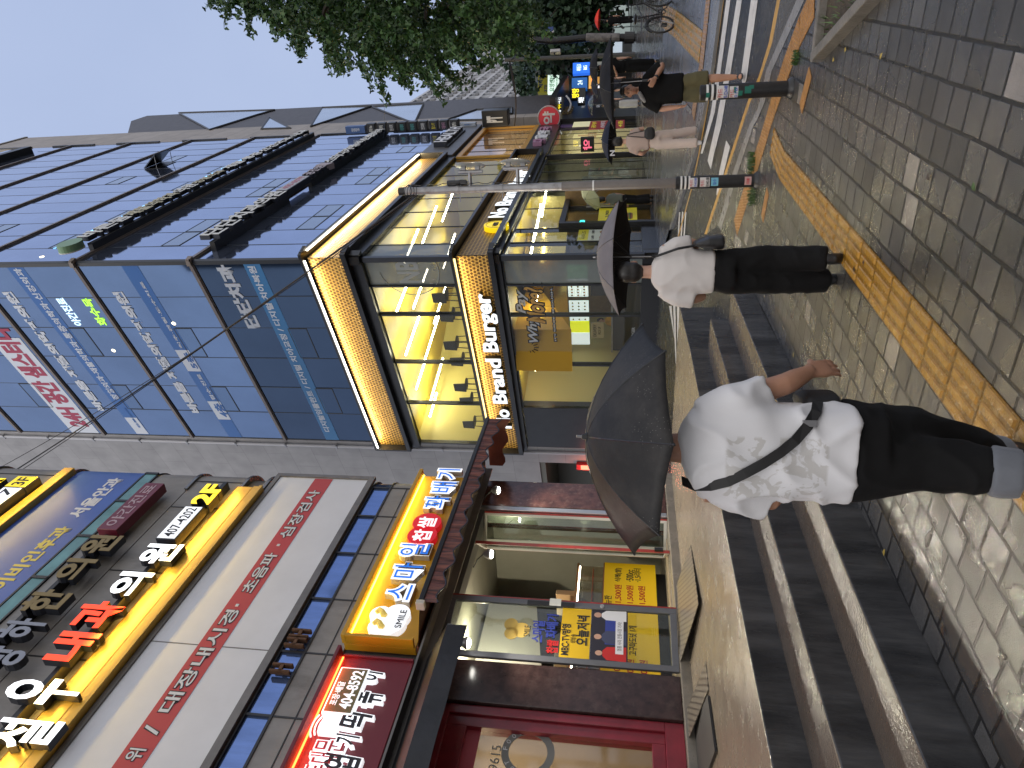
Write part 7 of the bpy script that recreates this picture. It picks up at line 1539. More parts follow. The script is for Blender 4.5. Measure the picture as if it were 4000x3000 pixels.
    def face(s, c):
        x, y, z = c
        for sg in (-1, 1):
            mb = MB(); s.ell(mb, (x + sg * .030, y + .084, z + .004), (.012, .007, .007), 10); s.plain('eye', mb, mat('eye_dark', (.03, .02, .015), .2))
            mb = MB(); s.limb(mb, [(x + sg * .014, y + .094, z + .026), (x + sg * .032, y + .092, z + .031), (x + sg * .047, y + .082, z + .024)], [.004, .005, .003], 6); s.plain('eyebrow', mb, HAIRB)
        mb = MB(); s.limb(mb, [(x - .022, y + .092, z - .066), (x, y + .098, z - .065), (x + .022, y + .092, z - .066)], [.003, .005, .003], 6); s.plain('mouth', mb, mat('lip', (.28, .10, .08), .4))
    def hair(s, c, long=0.0, voxel=.012, m=None):
        x, y, z = c; mb = MB(); s.ell(mb, (x, y - .026, z + .045), (.088, .098, .095)); s.ell(mb, (x, y - .045, z - .01), (.083, .075, .085))
        s.ell(mb, (x, y + .035, z + .10), (.065, .055, .035))
        if long: s.loft(mb, [(x, y - .05, z - .02 - long, .07, .045), (x, y - .05, z - .02 - long * .5, .088, .06), (x, y - .04, z + .03, .09, .08)])
        s.emit('hair', mb, m or HAIRB, voxel, 3, lambda v: .004 * mnoise.noise(Vector((v.x * 45, v.y * 45, v.z * 14))))
def skin(name, c): 
    m = mat(name, c, .5, var=.12, vscale=6, bump=.06, bscale=90); m.node_tree.nodes['Principled BSDF'].inputs['Subsurface Weight'].default_value = .12; m.node_tree.nodes['Principled BSDF'].inputs['Subsurface Radius'].default_value = (.02, .008, .004); return m
SKN = skin('skin_tan', (.40, .21, .135)); SKN2 = skin('skin_light', (.48, .28, .20)); HAIRB = mat('hair_black', (.012, .010, .009), .42, var=.5, vscale=30)
def cloth(name, c, rough=.8, var=.06, sheen=.25):
    m = mat(name, c, rough, var=var, vscale=5, bump=.12, bscale=350); q = m.node_tree.nodes['Principled BSDF']; q.inputs['Sheen Weight'].default_value = sheen; q.inputs['Specular IOR Level'].default_value = .15; return m
def folds(a, f=(5, 5, 9), seed=0.0, b=.0):
    def fn(v):
        p = Vector((v.x * f[0] + seed, v.y * f[1], v.z * f[2])); q = Vector((v.x * 2.6 + v.z * 1.7 + seed, v.y * 2.6, v.z * 2.2 - v.x * 1.6))
        r = 1 - abs(mnoise.noise(q * 2.2)) * 2.4
        return a * (.55 * mnoise.noise(p) + .75 * max(0, r) ** 2 - .2) + b
    return fn
def shoe(s, ank, toe, m, sole=None, nm='shoe'):
    a, t_ = Vector(ank), Vector(toe); mb = MB(); d = (t_ - a).normalized()
    s.limb(mb, [a + Vector((0, 0, .03)), a + Vector((0, 0, -.035)), a + d * .05 + Vector((0, 0, -.045))], [.045, .046, .045]); s.limb(mb, [a - d * .035 + Vector((0, 0, -.055)), a + d * .09 + Vector((0, 0, -.055)), t_ + Vector((0, 0, .005))], [.040, .045, .030])
    s.emit(nm, mb, m, .014, 4)
# ---------------------------------------------------------------- umbrella
def umbrella(label, apex, axis, Rr, drop, m, handle_to=None, spin=0.2, m2=None, sag=.10, n=8, hl=.62, flat=True):
    apex = Vector(apex); u = Vector(axis).normalized(); a = u.cross(Vector((0, 1, .1))).normalized(); b = u.cross(a)
    hp = apex - u * hl
    t = Thing('umbrella', label, 'umbrella', W, (hp.x, -hp.y, hp.z))
    def pt(f, ang):                     # f 0..1 from apex to rim; dome profile, cloth dips between ribs
        z = -drop * (f ** 1.9); k = (ang - spin) / (2 * math.pi / n); e = abs((k % 1) - .5) * 2           # 1 at a rib
        dk = (1 - e) * math.pi / n; r = Rr * f * math.cos(math.pi / n) / math.cos(math.pi / n - dk) * (1 - (1 - e ** 2) * sag * .5 * f * f); z += (1 - e ** 2) * sag * .5 * drop * f
        p = apex + a * (r * math.cos(ang)) + b * (r * math.sin(ang)) + u * z; return (p.x, -p.y, p.z)
    mb = MB(); NR, NA = 12, n * 10; rows = []
    for i in range(NR + 1): rows.append([mb.vert(*pt(max(.012, i / NR), 6.2832 * j / NA + spin)) for j in range(NA)])
    for i in range(NR):
        for j in range(NA): mb.face((rows[i][j], rows[i][(j + 1) % NA], rows[i + 1][(j + 1) % NA], rows[i + 1][j]))
    o = t.part('canopy', mb, m, smooth=True, ang=7)
    sm_ = o.modifiers.new('cloth', 'SOLIDIFY'); sm_.thickness = .0015; sm_.offset = -1
    if m2: o.data.materials.append(m2); sm_.material_offset = 1
    P = lambda v: (v.x, -v.y, v.z)
    mb = MB(); mb.tube([P(apex + u * .045), P(apex + u * .01), P(hp)], [.006, .0055, .0055], 8); t.part('shaft', mb, STEEL, smooth=True)
    mb = MB(); mb.tube([P(apex - u * .005), P(apex + u * .022)], [.016, .010], 10); t.part('ferrule', mb, BLK, smooth=True)
    mb = MB(); mb.tube([P(hp - u * .12), P(hp - u * .06), P(hp + u * .01)], [.015, .017, .013], 10); t.part('handle', mb, BLK, smooth=True)
    hub = apex - u * .30
    for k in range(n):
        ang = spin + 2 * math.pi * k / n; mb = MB(); pts = []
        for i in range(7):
            f = i / 6; p = apex + a * (Rr * f * math.cos(ang)) + b * (Rr * f * math.sin(ang)) + u * (-drop * f ** 1.9 - .0005); pts.append(P(p))
        mb.tube(pts, .0034, 5); mid = pts[3]; mb.tube([P(hub), mid], .0022, 5)
        tip = pts[-1]; mb.ell(tip, (.006, .006, .006), 6, 5); t.part('rib', mb, BLK)
    return t, apex, u, a, b, pt
WETB = bpy.data.materials.new('wet_black_nylon'); WETB.use_nodes = True; MATS['wet_black_nylon'] = WETB
def nylon(m, c, c2, spots=True, rough=.38):
    n = m.node_tree; L = n.links; b = n.nodes['Principled BSDF']; tc = n.nodes.new('ShaderNodeTexCoord'); nz = n.nodes.new('ShaderNodeTexNoise'); nz.inputs['Scale'].default_value = 6; nz.inputs['Detail'].default_value = 8; nz.inputs['Roughness'].default_value = .7
    L.new(tc.outputs['Object'], nz.inputs['Vector']); rp = n.nodes.new('ShaderNodeValToRGB'); e = rp.color_ramp.elements; e[0].position = .42; e[0].color = (*c, 1); e[1].position = .72; e[1].color = (*c2, 1); L.new(nz.outputs['Fac'], rp.inputs['Fac'])
    vo = n.nodes.new('ShaderNodeTexVoronoi'); vo.inputs['Scale'].default_value = 95; L.new(tc.outputs['Object'], vo.inputs['Vector'])
    n3 = n.nodes.new('ShaderNodeTexNoise'); n3.inputs['Scale'].default_value = 5; n3.inputs['Detail'].default_value = 3; L.new(tc.outputs['Object'], n3.inputs['Vector'])
    lt = n.nodes.new('ShaderNodeMath'); lt.operation = 'LESS_THAN'; lt.inputs[1].default_value = .16; L.new(vo.outputs['Distance'], lt.inputs[0]); gt = n.nodes.new('ShaderNodeMath'); gt.operation = 'GREATER_THAN'; gt.inputs[1].default_value = .55; L.new(n3.outputs['Fac'], gt.inputs[0])
    mu = n.nodes.new('ShaderNodeMath'); mu.operation = 'MULTIPLY'; L.new(lt.outputs[0], mu.inputs[0]); L.new(gt.outputs[0], mu.inputs[1])
    mx = n.nodes.new('ShaderNodeMix'); mx.data_type = 'RGBA'; mx.inputs[7].default_value = (*[min(1, 2.6 * k + .02) for k in c2], 1); L.new(rp.outputs['Color'], mx.inputs[6]); L.new(mu.outputs[0], mx.inputs[0])
    L.new(mx.outputs[2] if spots else rp.outputs['Color'], b.inputs['Base Color']); b.inputs['Roughness'].default_value = rough; b.inputs['Specular IOR Level'].default_value = .3 if spots else .12
    bp = n.nodes.new('ShaderNodeBump'); bp.inputs['Distance'].default_value = .004; bp.inputs['Strength'].default_value = .6; L.new(nz.outputs['Fac'], bp.inputs['Height']); L.new(bp.outputs['Normal'], b.inputs['Normal'])
nylon(WETB, (.013, .0125, .013), (.036, .033, .031), True, .5)
def nyl(name, c, c2, spots=False, rough=.45):
    m = bpy.data.materials.new(name); m.use_nodes = True; nylon(m, c, c2, spots, rough); MATS[name] = m; return m
GREYN = nyl('grey_nylon', (.15, .14, .15), (.19, .175, .185), False, .6); NAVN = nyl('navy_nylon', (.018, .022, .04), (.028, .033, .056), False, .7); BLKN = nyl('black_nylon', (.012, .013, .017), (.022, .023, .028), False, .75); BLKU = mat('umbrella_black_inside', (.008, .008, .009), .8); REDN = nyl('red_nylon', (.75, .05, .03), (.85, .08, .05)); PALEN = nyl('pale_green_nylon', (.36, .38, .24), (.42, .44, .3)); CLRN = glass('clear_umbrella', (.72, .78, .76), .08, .15)
TEEW = cloth('white_tee', (.66, .67, .70), .8, .04); TEEW2 = cloth('off_white_tee', (.60, .57, .55), .8, .04); JEANB = cloth('black_denim', (.008, .008, .0085), .8, .2, .02); BLKC = cloth('black_cotton', (.007, .007, .0075), .85, .2, .0); OLIV = cloth('olive_cotton', (.095, .085, .045), .85, .1, .05); PINKB = cloth('beige_shirt', (.40, .31, .27), .8, .05); CREAM = cloth('cream_trousers', (.52, .43, .38), .8, .05); CUFF = cloth('grey_cuff', (.14, .15, .17), .85, .15); SHOEK = mat('shoe_black', (.012, .012, .013), .4); SHOEW = mat('shoe_white', (.5, .49, .48), .5)
STRAP = mat('strap_black', (.009, .009, .010), .6)
def tee_print(m):
    """faded grey print on the back of the tee: blotches inside a rough rectangle (object space)"""
    n = m.node_tree; L = n.links; b = n.nodes['Principled BSDF']; tc = n.nodes.new('ShaderNodeTexCoord')
    at = n.nodes.new('ShaderNodeAttribute'); at.attribute_name = 'print_mask'
    nz = n.nodes.new('ShaderNodeTexNoise'); nz.inputs['Scale'].default_value = 9; nz.inputs['Detail'].default_value = 6; nz.inputs['Distortion'].default_value = 2.2; L.new(tc.outputs['Object'], nz.inputs['Vector'])
    rp = n.nodes.new('ShaderNodeValToRGB'); rp.color_ramp.interpolation = 'LINEAR'; e = rp.color_ramp.elements; e[0].position = .46; e[1].position = .50; e[0].color = (1, 1, 1, 1); e[1].color = (0, 0, 0, 1); L.new(nz.outputs['Fac'], rp.inputs['Fac'])
    mu = n.nodes.new('ShaderNodeMath'); mu.operation = 'MULTIPLY'; L.new(rp.outputs['Color'], mu.inputs[0]); L.new(at.outputs['Fac'], mu.inputs[1])
    mx = n.nodes.new('ShaderNodeMix'); mx.data_type = 'RGBA'; mx.inputs[6].default_value = (.68, .68, .70, 1); mx.inputs[7].default_value = (.53, .52, .51, 1); L.new(mu.outputs[0], mx.inputs[0]); L.new(mx.outputs[2], b.inputs['Base Color'])
TEEP = cloth('printed_white_tee', (.68, .68, .69), .8, .0); tee_print(TEEP)

# ---- 1 nearest man, back view
yN = 2.85; nk = ony(2652, 1762, yN); gx, gy = nk.x, nk.y
s = Body('man walking away in white printed tee and rolled black jeans, nearest of all', (gx + .01, gy, 0), R(12), 1.74)
mb = MB(); hc = (.0, .03, 1.60); s.head(mb, hc); s.limb(mb, [(0, 0, 1.40), (0, .01, 1.50), (0, .02, 1.56)], [.068, .058, .056]); s.loft(mb, [(0, 0, .86, .15, .10), (0, 0, 1.05, .14, .10), (0, 0, 1.25, .165, .105), (0, 0, 1.38, .17, .09), (0, 0, 1.44, .07, .06)])
loc = lambda p: ((p - s.pos).dot(s.ex) / s.k, (p - s.pos).dot(s.ey) / s.k, p.z / s.k); el, rw = loc(ony(3068, 1500, 2.86)), loc(ony(3170, 1448, 2.93)); s.limb(mb, [(.165, 0, 1.37), el, [(2 * a + b) / 3 for a, b in zip(el, rw)], rw], [.052, .044, .042, .027], 14); s.hand(mb, rw, (.05, .45, -.8), (-.6, .35, .3), .32, 1.0, -1)
lw = (-.06, .30, 1.18); s.limb(mb, [(-.165, 0, 1.37), (-.205, .03, 1.10), (-.19, .14, 1.05), lw], [.055, .05, .044, .03]); s.hand(mb, lw, (.35, .5, .6), (.6, -.2, .3), 1.5, 1.0, 1)
s.limb(mb, [(.08, 0, .9), (.0, .26, .52), (-.10, .34, .12)], [.09, .062, .04]); s.limb(mb, [(-.08, 0, .9), (-.035, -.0, .50), (-.03, -.14, .16)], [.09, .062, .042])
s.ell(mb, (-.10, .40, .06), (.045, .12, .045)); s.ell(mb, (-.03, -.10, .07), (.045, .10, .06)); s.emit('body', mb, SKN, .006, 3)
mb = MB(); s.loft(mb, [(0, .0, .835, .203, .15), (0, -.002, .95, .198, .145), (0, -.005, 1.12, .195, .14), (0, -.01, 1.28, .20, .135), (0, -.012, 1.37, .19, .12), (0, -.005, 1.43, .135, .10), (0, .0, 1.47, .072, .072)])
s.limb(mb, [(.12, -.005, 1.365), (.18, -.01, 1.27), Vector((.165, 0, 1.37)).lerp(Vector(el), .72)], [.085, .086, .082]); s.limb(mb, [(-.12, -.005, 1.365), (-.178, .0, 1.25), (-.205, .02, 1.12)], [.085, .088, .084])
o = s.emit('tee', mb, TEEP, .011, 5, folds(.024, (7, 7, 5), 3.1))
ca = o.data.attributes.new('print_mask', 'FLOAT', 'POINT')
for i, v in enumerate(o.data.vertices):
    p = v.co; lx, ly, lz = p.dot(s.ex), p.dot(s.ey), p.z
    f = 1.0 if (-.155 < lx < .09 and .95 < lz < 1.31 and ly < 0) else 0.0
    ca.data[i].value = f
mb = MB(); s.loft(mb, [(0, -.0, .72, .17, .125), (0, 0, .82, .178, .125), (0, 0, .92, .17, .12)]); s.limb(mb, [(-.06, -.0, .84), (-.03, -.0, .58), (-.03, -.07, .36)], [.135, .112, .088]); s.limb(mb, [(.07, .01, .84), (.03, .16, .54), (-.08, .29, .2)], [.14, .115, .095]); s.emit('jeans', mb, JEANB, .011, 5, folds(.016, (6, 6, 3), 8.2))
for a, b in (((-.03, -.068, .365), (-.03, -.10, .27)), ((-.08, .28, .23), (-.095, .32, .13))):
    mb = MB(); s.limb(mb, [a, b], [.099, .093]); s.emit('rolled_cuff', mb, CUFF, .011, 3, folds(.006, (9, 9, 9), 1))
shoe(s, (-.03, -.14, .12), (-.03, .02, .05), SHOEK); shoe(s, (-.10, .34, .08), (-.10, .52, .04), SHOEK)
s.hair(hc, .0)
# cross-body strap and bag
def strapline(s, pts, w, th, nrm, nm='strap', m=None):
    mb = MB(); prev = None; P = [s.w(p) for p in pts]
    for i, p in enumerate(P):
        d = (P[min(i + 1, len(P) - 1)] - P[max(i - 1, 0)]).normalized(); n_ = (s.ex * nrm[i][0] + s.ey * nrm[i][1] + Vector((0, 0, nrm[i][2]))).normalized(); b = d.cross(n_).normalized() * w / 2
        ring = []
        for q in (p - b, p + b, p + b + n_ * th, p - b + n_ * th): mb.v.append(tuple(q)); ring.append(len(mb.v) - 1)
        if prev:
            for j in range(4): mb.face((prev[j], prev[(j + 1) % 4], ring[(j + 1) % 4], ring[j]))
        else: mb.face(ring)
        prev = ring
    mb.face(prev[::-1]); return s.plain(nm, mb, m or STRAP, False)
bag = Thing('shoulder_bag', 'small black bag on a wide strap worn by the man in the printed tee', 'bag', W, tuple((lambda p: (p.x, -p.y, p.z))(s.w((.25, .06, .9)))))
def ontee(s, x, z): return (x, -.165 if z < 1.3 else -.165 + (z - 1.3) * .62, z)
pts = [(-.135, -.0, 1.452), (-.13, -.07, 1.415), (-.11, -.118, 1.36), (-.08, -.146, 1.30), (-.04, -.158, 1.24), (.0, -.160, 1.18), (.045, -.158, 1.12), (.09, -.152, 1.07), (.14, -.132, 1.025), (.185, -.085, .985), (.205, -.02, .965)]
nr = [(-.1, -.3, 1), (-.1, -.8, .7), (0, -1, .4), (0, -1, .2), (0, -1, .1), (0, -1, 0), (0, -1, 0), (.1, -1, 0), (.3, -1, 0), (.7, -.7, 0), (1, -.3, 0)]
o = strapline(s, pts, .038, .006, nr); 
for q in (o,):
    q.parent = bag.o; off = s.pos - Vector((bag.base[0], -bag.base[1], bag.base[2]))
    for v in q.data.vertices: v.co += off
mb = MB(); B2 = s; st0 = [(.18, .10, .865, .03, .085), (.187, .10, .87, .036, .10), (.185, .10, .985, .034, .105), (.177, .10, 1.01, .02, .095)]; s.loft(mb, st0, 28); r = remesh(mb, .009, 2); r.materials.append(STRAP)
for v in r.vertices: v.co -= Vector((bag.base[0], -bag.base[1], bag.base[2]))
o = bpy.data.objects.new('pouch', r); COL.objects.link(o); o.parent = bag.o
mb = MB(); 
for q in (.15,): 
    c = s.w((q, -.128, 1.015)); mb.box(c.x - .012, c.x + .012, -c.y - .01, -c.y + .006, c.z - .025, c.z + .025)
bag.part('buckle', mb, mat('buckle_metal', (.25, .25, .26), .3, metal=.8))
yU = 2.98; ap_ = ony(2292, 1706, yU)
umbrella('wet charcoal umbrella beaded with rain over the nearest man', ap_, (.03, -.24, 1), .495, .225, WETB, spin=.04, m2=BLKU, sag=.05, hl=.60, flat=True)

# ---- 2 walker in black trousers, back view
g2 = ongr(3290, 1050); s = Body('person walking away in off-white tee and loose black trousers on the ridged path', (g2.x, g2.y + .05, 0), R(14), 1.78)
mb = MB(); hc = (.0, .02, 1.60); s.head(mb, hc); s.limb(mb, [(0, 0, 1.38), (0, .0, 1.48), (0, .01, 1.55)], [.062, .052, .05]); s.loft(mb, [(0, 0, .9, .14, .09), (0, 0, 1.2, .15, .1), (0, 0, 1.38, .16, .085), (0, 0, 1.43, .06, .06)])
lw = (-.20, .16, 1.06); s.limb(mb, [(-.17, 0, 1.36), (-.225, .0, 1.12), (-.21, .08, 1.03), lw], [.048, .044, .04, .028]); s.hand(mb, lw, (.5, .7, .35), (.3, .2, 1), 1.2, .95, 1)
rw = (.06, .26, 1.24); s.limb(mb, [(.17, 0, 1.36), (.22, .04, 1.12), (.17, .16, 1.10), rw], [.048, .044, .04, .028]); s.hand(mb, rw, (-.5, .5, .6), (-.3, -.5, .2), 1.4, .95, -1)
s.limb(mb, [(.08, 0, .9), (.09, .05, .48), (.09, -.05, .1)], [.08, .055, .036]); s.limb(mb, [(-.08, 0, .9), (-.085, .08, .48), (-.085, .10, .08)], [.08, .055, .036]); s.emit('body', mb, SKN2, .010, 3)
mb = MB(); s.loft(mb, [(0, .0, .955, .175, .125), (0, -.0, 1.10, .178, .125), (0, -.005, 1.25, .182, .12), (0, -.005, 1.36, .178, .105), (0, 0, 1.42, .12, .085), (0, 0, 1.45, .062, .062)]); s.limb(mb, [(.13, 0, 1.36), (.195, .01, 1.25), (.215, .03, 1.14)], [.075, .078, .076]); s.limb(mb, [(-.13, 0, 1.36), (-.20, 0, 1.24), (-.225, .0, 1.10)], [.075, .08, .078]); s.emit('tee', mb, TEEW2, .014, 4, folds(.009, (7, 7, 6), 5))
mb = MB(); s.loft(mb, [(0, 0, .80, .175, .125), (0, 0, .9, .17, .12), (0, 0, .99, .16, .115)]); s.limb(mb, [(.078, 0, .86), (.09, .03, .5), (.09, -.06, .12)], [.105, .105, .098]); s.limb(mb, [(-.078, 0, .86), (-.09, .06, .5), (-.088, .09, .06)], [.105, .10, .10]); s.emit('trousers', mb, JEANB, .014, 4, folds(.012, (7, 7, 3), 2))
shoe(s, (.09, -.09, .13), (.09, .02, .03), SHOEK); shoe(s, (-.088, .10, .08), (-.088, .26, .03), SHOEK); s.hair(hc, .0)
bag = Thing('shoulder_bag', 'black leather tote hanging beside the walker in loose black trousers', 'bag', W, tuple((lambda p: (p.x, -p.y, p.z))(s.w((.22, -.02, 1.0)))))
def bagpart(s, bag, nm, mb, m, voxel=None):
    off = Vector((bag.base[0], -bag.base[1], bag.base[2]))
    if voxel: r = remesh(mb, voxel, 3); r.materials.append(m)
    else:
        r = bpy.data.meshes.new(nm); r.from_pydata(mb.v, [], mb.f); r.materials.append(m); bm = bmesh.new(); bm.from_mesh(r); bmesh.ops.recalc_face_normals(bm, faces=bm.faces); bm.to_mesh(r); bm.free()
    for v in r.vertices: v.co -= off
    o = bpy.data.objects.new(nm, r); COL.objects.link(o); o.parent = bag.o
mb = MB(); s.loft(mb, [(.225, -.03, .90, .05, .15), (.232, -.03, .905, .06, .165), (.232, -.03, 1.03, .05, .165), (.222, -.03, 1.12, .018, .15), (.215, -.03, 1.13, .012, .14)], 32); bagpart(s, bag, 'pouch', mb, mat('bag_leather', (.013, .013, .014), .35, bump=.2, bscale=40), .012)
mb = MB(); s.limb(mb, [(.21, -.12, 1.12), (.19, -.14, 1.25), (.13, -.09, 1.415), (.12, .02, 1.44), (.19, .12, 1.3), (.21, .12, 1.12)], [.010] * 6, 8); bagpart(s, bag, 'strap', mb, STRAP)
ap_ = ony(2336, 1005, g2.y + .38); umbrella('grey umbrella with black lining over the walker in black trousers', ap_, (.03, .15, 1), .53, .22, GREYN, spin=.1, m2=BLKU, sag=.08)

# ---- 3 woman in beige on the crossing, back view
g3 = ongr(2742, 540); s = Body('woman walking away over the crossing in beige top and cream wide trousers', (g3.x, g3.y, g3.z), R(20), 1.66)
def simple(s, hc, shirt, trous, hairlong=0, hem=.95, sleeves=True, pose=None, skn=None, legs='long', vox=.02, shoes=SHOEK, face=False, wid=1.0, hairm=None):
    p = dict(rel=(.22, .0, 1.10), rwr=(.22, .06, .86), lel=(-.22, .0, 1.10), lwr=(-.22, .06, .86), rk=(.09, .03, .48), ra=(.09, .0, .08), lk=(-.09, .03, .48), la=(-.09, .0, .08)); p.update(pose or {})
    mb = MB(); s.head(mb, hc); s.limb(mb, [(0, 0, 1.38), (hc[0] * .5, hc[1] * .5, 1.48), (hc[0], hc[1] - .01, 1.55)], [.06, .05, .048]); s.loft(mb, [(0, 0, .9, .13, .085), (0, 0, 1.2, .14, .09), (0, 0, 1.38, .15, .08), (0, 0, 1.43, .06, .06)])
    for sg, e, w_ in ((1, 'rel', 'rwr'), (-1, 'lel', 'lwr')):
        E, Wr = Vector(p[e]), Vector(p[w_]); s.limb(mb, [(sg * .165, 0, 1.36), E, E.lerp(Wr, .5), Wr], [.048, .042, .04, .028], 12); d = (Wr - E).normalized(); s.hand(mb, Wr, d, p.get(w_ + 'n', (-sg, .3, .1)), p.get('curl', .7), 1.0, sg * -1)
    for sg, k_, a_ in ((1, 'rk', 'ra'), (-1, 'lk', 'la')): K_, A_ = Vector(p[k_]), Vector(p[a_]); s.limb(mb, [(sg * .08, 0, .9), K_, K_.lerp(A_, .35), A_], [.08, .058, .058, .036], 12); s.ell(mb, (A_.x, A_.y + .06, max(.035, A_.z - .045)), (.04, .11, .035), 12)
    s.emit('body', mb, skn or SKN2, .011 if vox < .025 else .016, 3)
    mb = MB(); s.loft(mb, [(0, .0, hem, .17 * wid, .12), (0, 0, 1.12, .165 * wid, .118), (0, 0, 1.26, .175 * wid, .115), (0, 0, 1.37, .17 * wid, .10), (0, 0, 1.42, .11, .08), (0, 0, 1.45, .062, .062)])
    for sg, e in ((1, 'rel'), (-1, 'lel')):
        E = Vector(p[e]); S0 = Vector((sg * .13, 0, 1.36)); s.limb(mb, [S0, S0.lerp(E, .5), S0.lerp(E, .88 if sleeves is True else sleeves)], [.072, .074 * wid, .07 * wid], 12)
    s.emit('shirt', mb, shirt, vox, 3, folds(.008, (7, 7, 6), hc[0] + 1))
    mb = MB(); s.loft(mb, [(0, 0, .80, .15, .105), (0, 0, .9, .148, .10), (0, 0, 1.0, .135, .095)])
    for sg, k_, a_ in ((1, 'rk', 'ra'), (-1, 'lk', 'la')):
        K_, A_ = Vector(p[k_]), Vector(p[a_]); e = A_ + Vector((0, 0, .0)) if legs == 'long' else K_.lerp(A_, .08)
        s.limb(mb, [(sg * .078, 0, .86), K_, e] if legs == 'long' else [(sg * .078, 0, .86), (Vector((sg * .085, 0, .86))).lerp(K_, .6), e], [.10, .092, .088] if legs == 'long' else [.092, .115, .112], 12)
    s.emit('trousers' if legs == 'long' else 'shorts', mb, trous, vox, 3, folds(.009, (7, 7, 3), 4))
    for sg, a_ in ((1, 'ra'), (-1, 'la')):
        A_ = Vector(p[a_])
        if legs == 'long': shoe(s, A_, A_ + Vector((0, .17, -.05)), shoes)
    s.hair(hc, hairlong, .012 if vox < .025 else .018, hairm)
    if face: s.face(hc)
    return p
simple(s, (0, .02, 1.60), PINKB, CREAM, .06, 1.0, .72, dict(rk=(.10, .12, .50), ra=(.14, .22, .10), lk=(-.08, -.02, .48), la=(-.08, -.08, .09), lel=(-.25, .02, 1.13), lwr=(-.20, .16, 1.05), rel=(.22, .05, 1.12), rwr=(.08, .24, 1.25)), shoes=SHOEW)
bag = Thing('shoulder_bag', 'small round black bag hanging at the back of the woman in beige', 'bag', W, tuple((lambda p: (p.x, -p.y, p.z))(s.w((.13, -.13, 1.0)))))
mb = MB(); s.loft(mb, [(.12, -.15, .90, .07, .035), (.13, -.15, .95, .12, .05), (.13, -.15, 1.05, .11, .05), (.12, -.15, 1.10, .06, .03)]); bagpart(s, bag, 'pouch', mb, STRAP, .014); mb = MB(); s.limb(mb, [(.06, -.14, 1.08), (.08, -.12, 1.3), (.10, -.06, 1.43)], [.009] * 3, 6); s.limb(mb, [(.18, -.14, 1.08), (.15, -.12, 1.3), (.12, -.05, 1.43)], [.009] * 3, 6); bagpart(s, bag, 'strap', mb, STRAP)
ap_ = ony(2352, 545, g3.y + .32); t, ap2, u, a, b, pt = umbrella('navy umbrella with a small white mark over the woman in beige', ap_, (.10, .12, 1), .47, .20, NAVN, spin=.25, m2=BLKU, sag=.08)
q0 = Vector(pt(.78, 4.45)); mb = MB(); 
p3 = ony(2392, 598, g3.y - .42); mb.text('N', -.05, .05, -.045, .045, 0, .004, .03); mb.tf(lambda v: (p3.x + v.x, -p3.y + v.y, p3.z + v.z)); t.part('white_mark', mb, mat('mark_white', (.6, .6, .62), .5))

# ---- 4 man in olive shorts coming towards us
g4 = ongr(2893, 298); s = Body('man facing us in black tee, olive shorts and black slippers, hand at his chest', (g4.x - .13, g4.y, g4.z), R(180 + 22), 1.75)
p = simple(s, (0, .03, 1.58), BLKC, OLIV, 0, .80, .9, dict(lel=(-.33, .04, 1.10), lwr=(-.14, .22, 1.22), rel=(.27, .0, 1.10), rwr=(.25, .10, .86), rk=(.10, .02, .50), ra=(.10, -.02, .08), lk=(-.11, .06, .49), la=(-.11, .10, .08), lwrn=(.6, -.2, .5), curl=1.0), SKN, 'short', .018, face=True, wid=1.22)
for A_ in ((.10, -.02, .08), (-.11, .10, .08)):
    mb = MB(); s.ell(mb, (A_[0], A_[1] + .07, .018), (.05, .13, .016), 12); s.limb(mb, [(A_[0] - .045, A_[1] + .08, .03), (A_[0], A_[1] + .09, .085), (A_[0] + .045, A_[1] + .08, .03)], [.014, .016, .014], 8); s.emit('slipper', mb, SHOEK, .011, 2)
mb = MB(); s.limb(mb, [(-.155, .21, 1.205), (-.175, .193, 1.19)], [.036, .037], 14); s.emit('wristwatch', mb, BLK, .009, 2)
mb = MB(); s.limb(mb, [(.02, .115, 1.44), (.09, .09, 1.40), (.16, .05, 1.34)], [.03, .035, .03], 8); s.emit('neck_strap', mb, mat('strap_grey', (.25, .25, .26), .6), .012, 3)
ap_ = ony(2342, 330, g4.y - .22); umbrella('large black umbrella with a worn patch over the man in olive shorts', ap_, (-.02, .03, 1), .63, .19, BLKN, spin=.2, m2=BLKU, sag=.08)

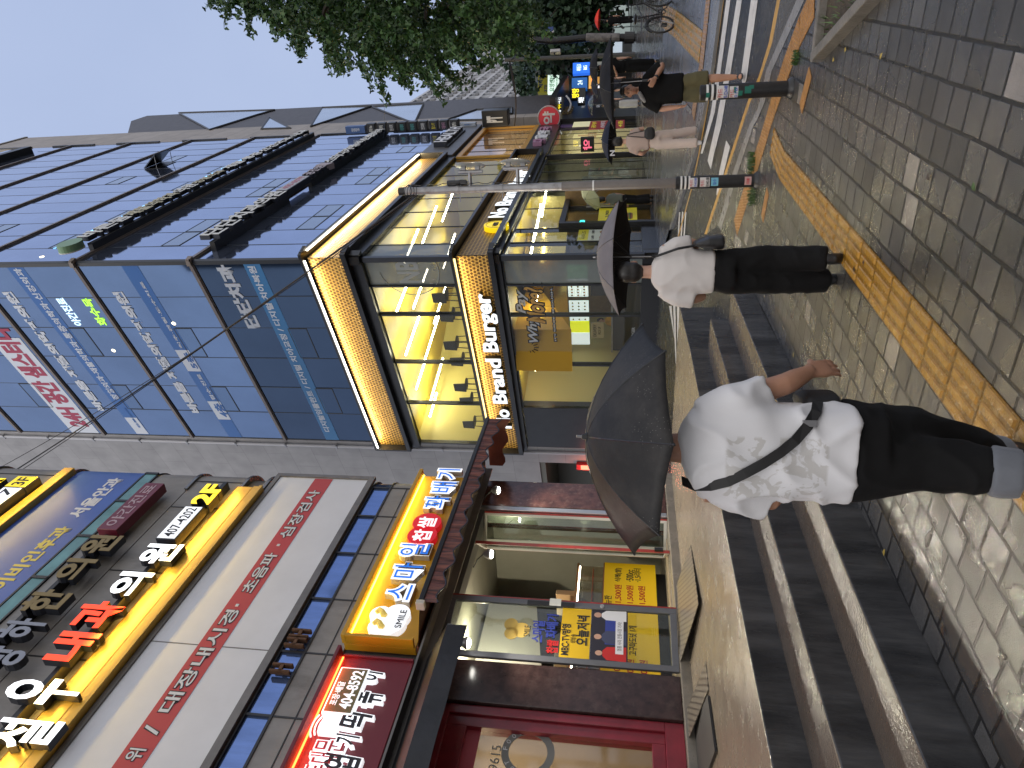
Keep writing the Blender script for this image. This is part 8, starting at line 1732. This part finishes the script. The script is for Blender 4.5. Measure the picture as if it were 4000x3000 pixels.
# ---- 5..10 people further off
y5 = 20.0; g5 = ony(2400, 262, y5); s = Body('person in black tee half hidden behind the olive shorts man', (g5.x, g5.y, hz(y5) + .045), R(195), 1.72); simple(s, (0, .03, 1.58), BLKC, BLKC, 0, .9, .85, dict(rel=(.24, .05, 1.12), rwr=(.1, .25, 1.2)), vox=.028, face=True)
ap_ = ony(2303, 262, y5 - .1); umbrella('black umbrella of the person half hidden behind the olive shorts man', ap_, (0, -.1, 1), .52, .2, BLKN, spin=.3, m2=BLKU)
y6 = 30.0; g6 = ony(2400, 408, y6); s = Body('person in dark patterned top and pale trousers under a clear umbrella', (g6.x, g6.y, hz(y6) + .045), R(200), 1.66); simple(s, (0, .03, 1.58), mat('dark_pattern_top', (.05, .05, .055), .8, var=1.0, vscale=14), mat('pale_trousers', (.40, .40, .41), .8), .12, .92, .85, dict(rel=(.22, .05, 1.12), rwr=(.1, .25, 1.2)), vox=.03)
ap_ = ony(2296, 408, y6 - .1); umbrella('clear plastic umbrella by the black shop front', ap_, (.06, -.05, 1), .46, .22, CLRN, spin=.1)
y7 = 38.0; g7 = ony(2478, 75, y7); s = Body('person in black walking away under the red umbrella at the far right', (g7.x, g7.y, hz(y7) + .05), R(25), 1.72); simple(s, (0, .03, 1.58), BLKC, BLKC, .05, .9, .85, dict(rk=(.1, .1, .5), ra=(.1, .14, .09)), vox=.03)
ap_ = ony(2323, 78, y7); umbrella('bright red umbrella at the far right', ap_, (.06, .05, 1), .56, .26, REDN, spin=.2)
y8 = 26.0; g8 = ony(2400, 330, y8); s = Body('person in dark clothes under a navy umbrella, mostly behind the olive shorts man', (g8.x, g8.y, hz(y8) + .045), R(190), 1.7); simple(s, (0, .03, 1.58), cloth('dark_navy_top', (.02, .022, .035), .8), BLKC, .0, .9, .85, vox=.03)
ap_ = ony(2309, 333, y8); umbrella('dark navy umbrella further back, left of the black one', ap_, (-.05, -.05, 1), .5, .24, NAVN, spin=.3, m2=BLKU)
# customer going in with a pale umbrella, and a worker behind the counter
c9 = FB.w(3.7, .42, 0); z9 = hz(c9.y) + .05; s = Body('customer in dark clothes entering the burger shop behind a pale umbrella', (c9.x, c9.y, z9), R(-30), 1.66); simple(s, (0, .03, 1.58), cloth('grey_green_top', (.12, .13, .1), .8), BLKC, .1, .92, .85, dict(rk=(.1, .08, .5)), vox=.028)
ap_ = Vector((c9.x, c9.y, z9 + 1.98)) + FB.n * .10 - FB.d * .25; umbrella('pale green umbrella tilted back at the burger shop entrance', ap_, (-.62, -.30, .8), .50, .2, PALEN, spin=.2, sag=.06)
c10 = FA.w(-5.05, -3.2, 0); s = Body('worker in yellow top behind the burger shop counter', (c10.x, c10.y, .93), math.atan2(FA.n.x, FA.n.y), 1.7); simple(s, (0, .03, 1.58), cloth('yellow_top', (.65, .36, .02), .7), BLKC, .08, .92, .85, vox=.028, face=True)
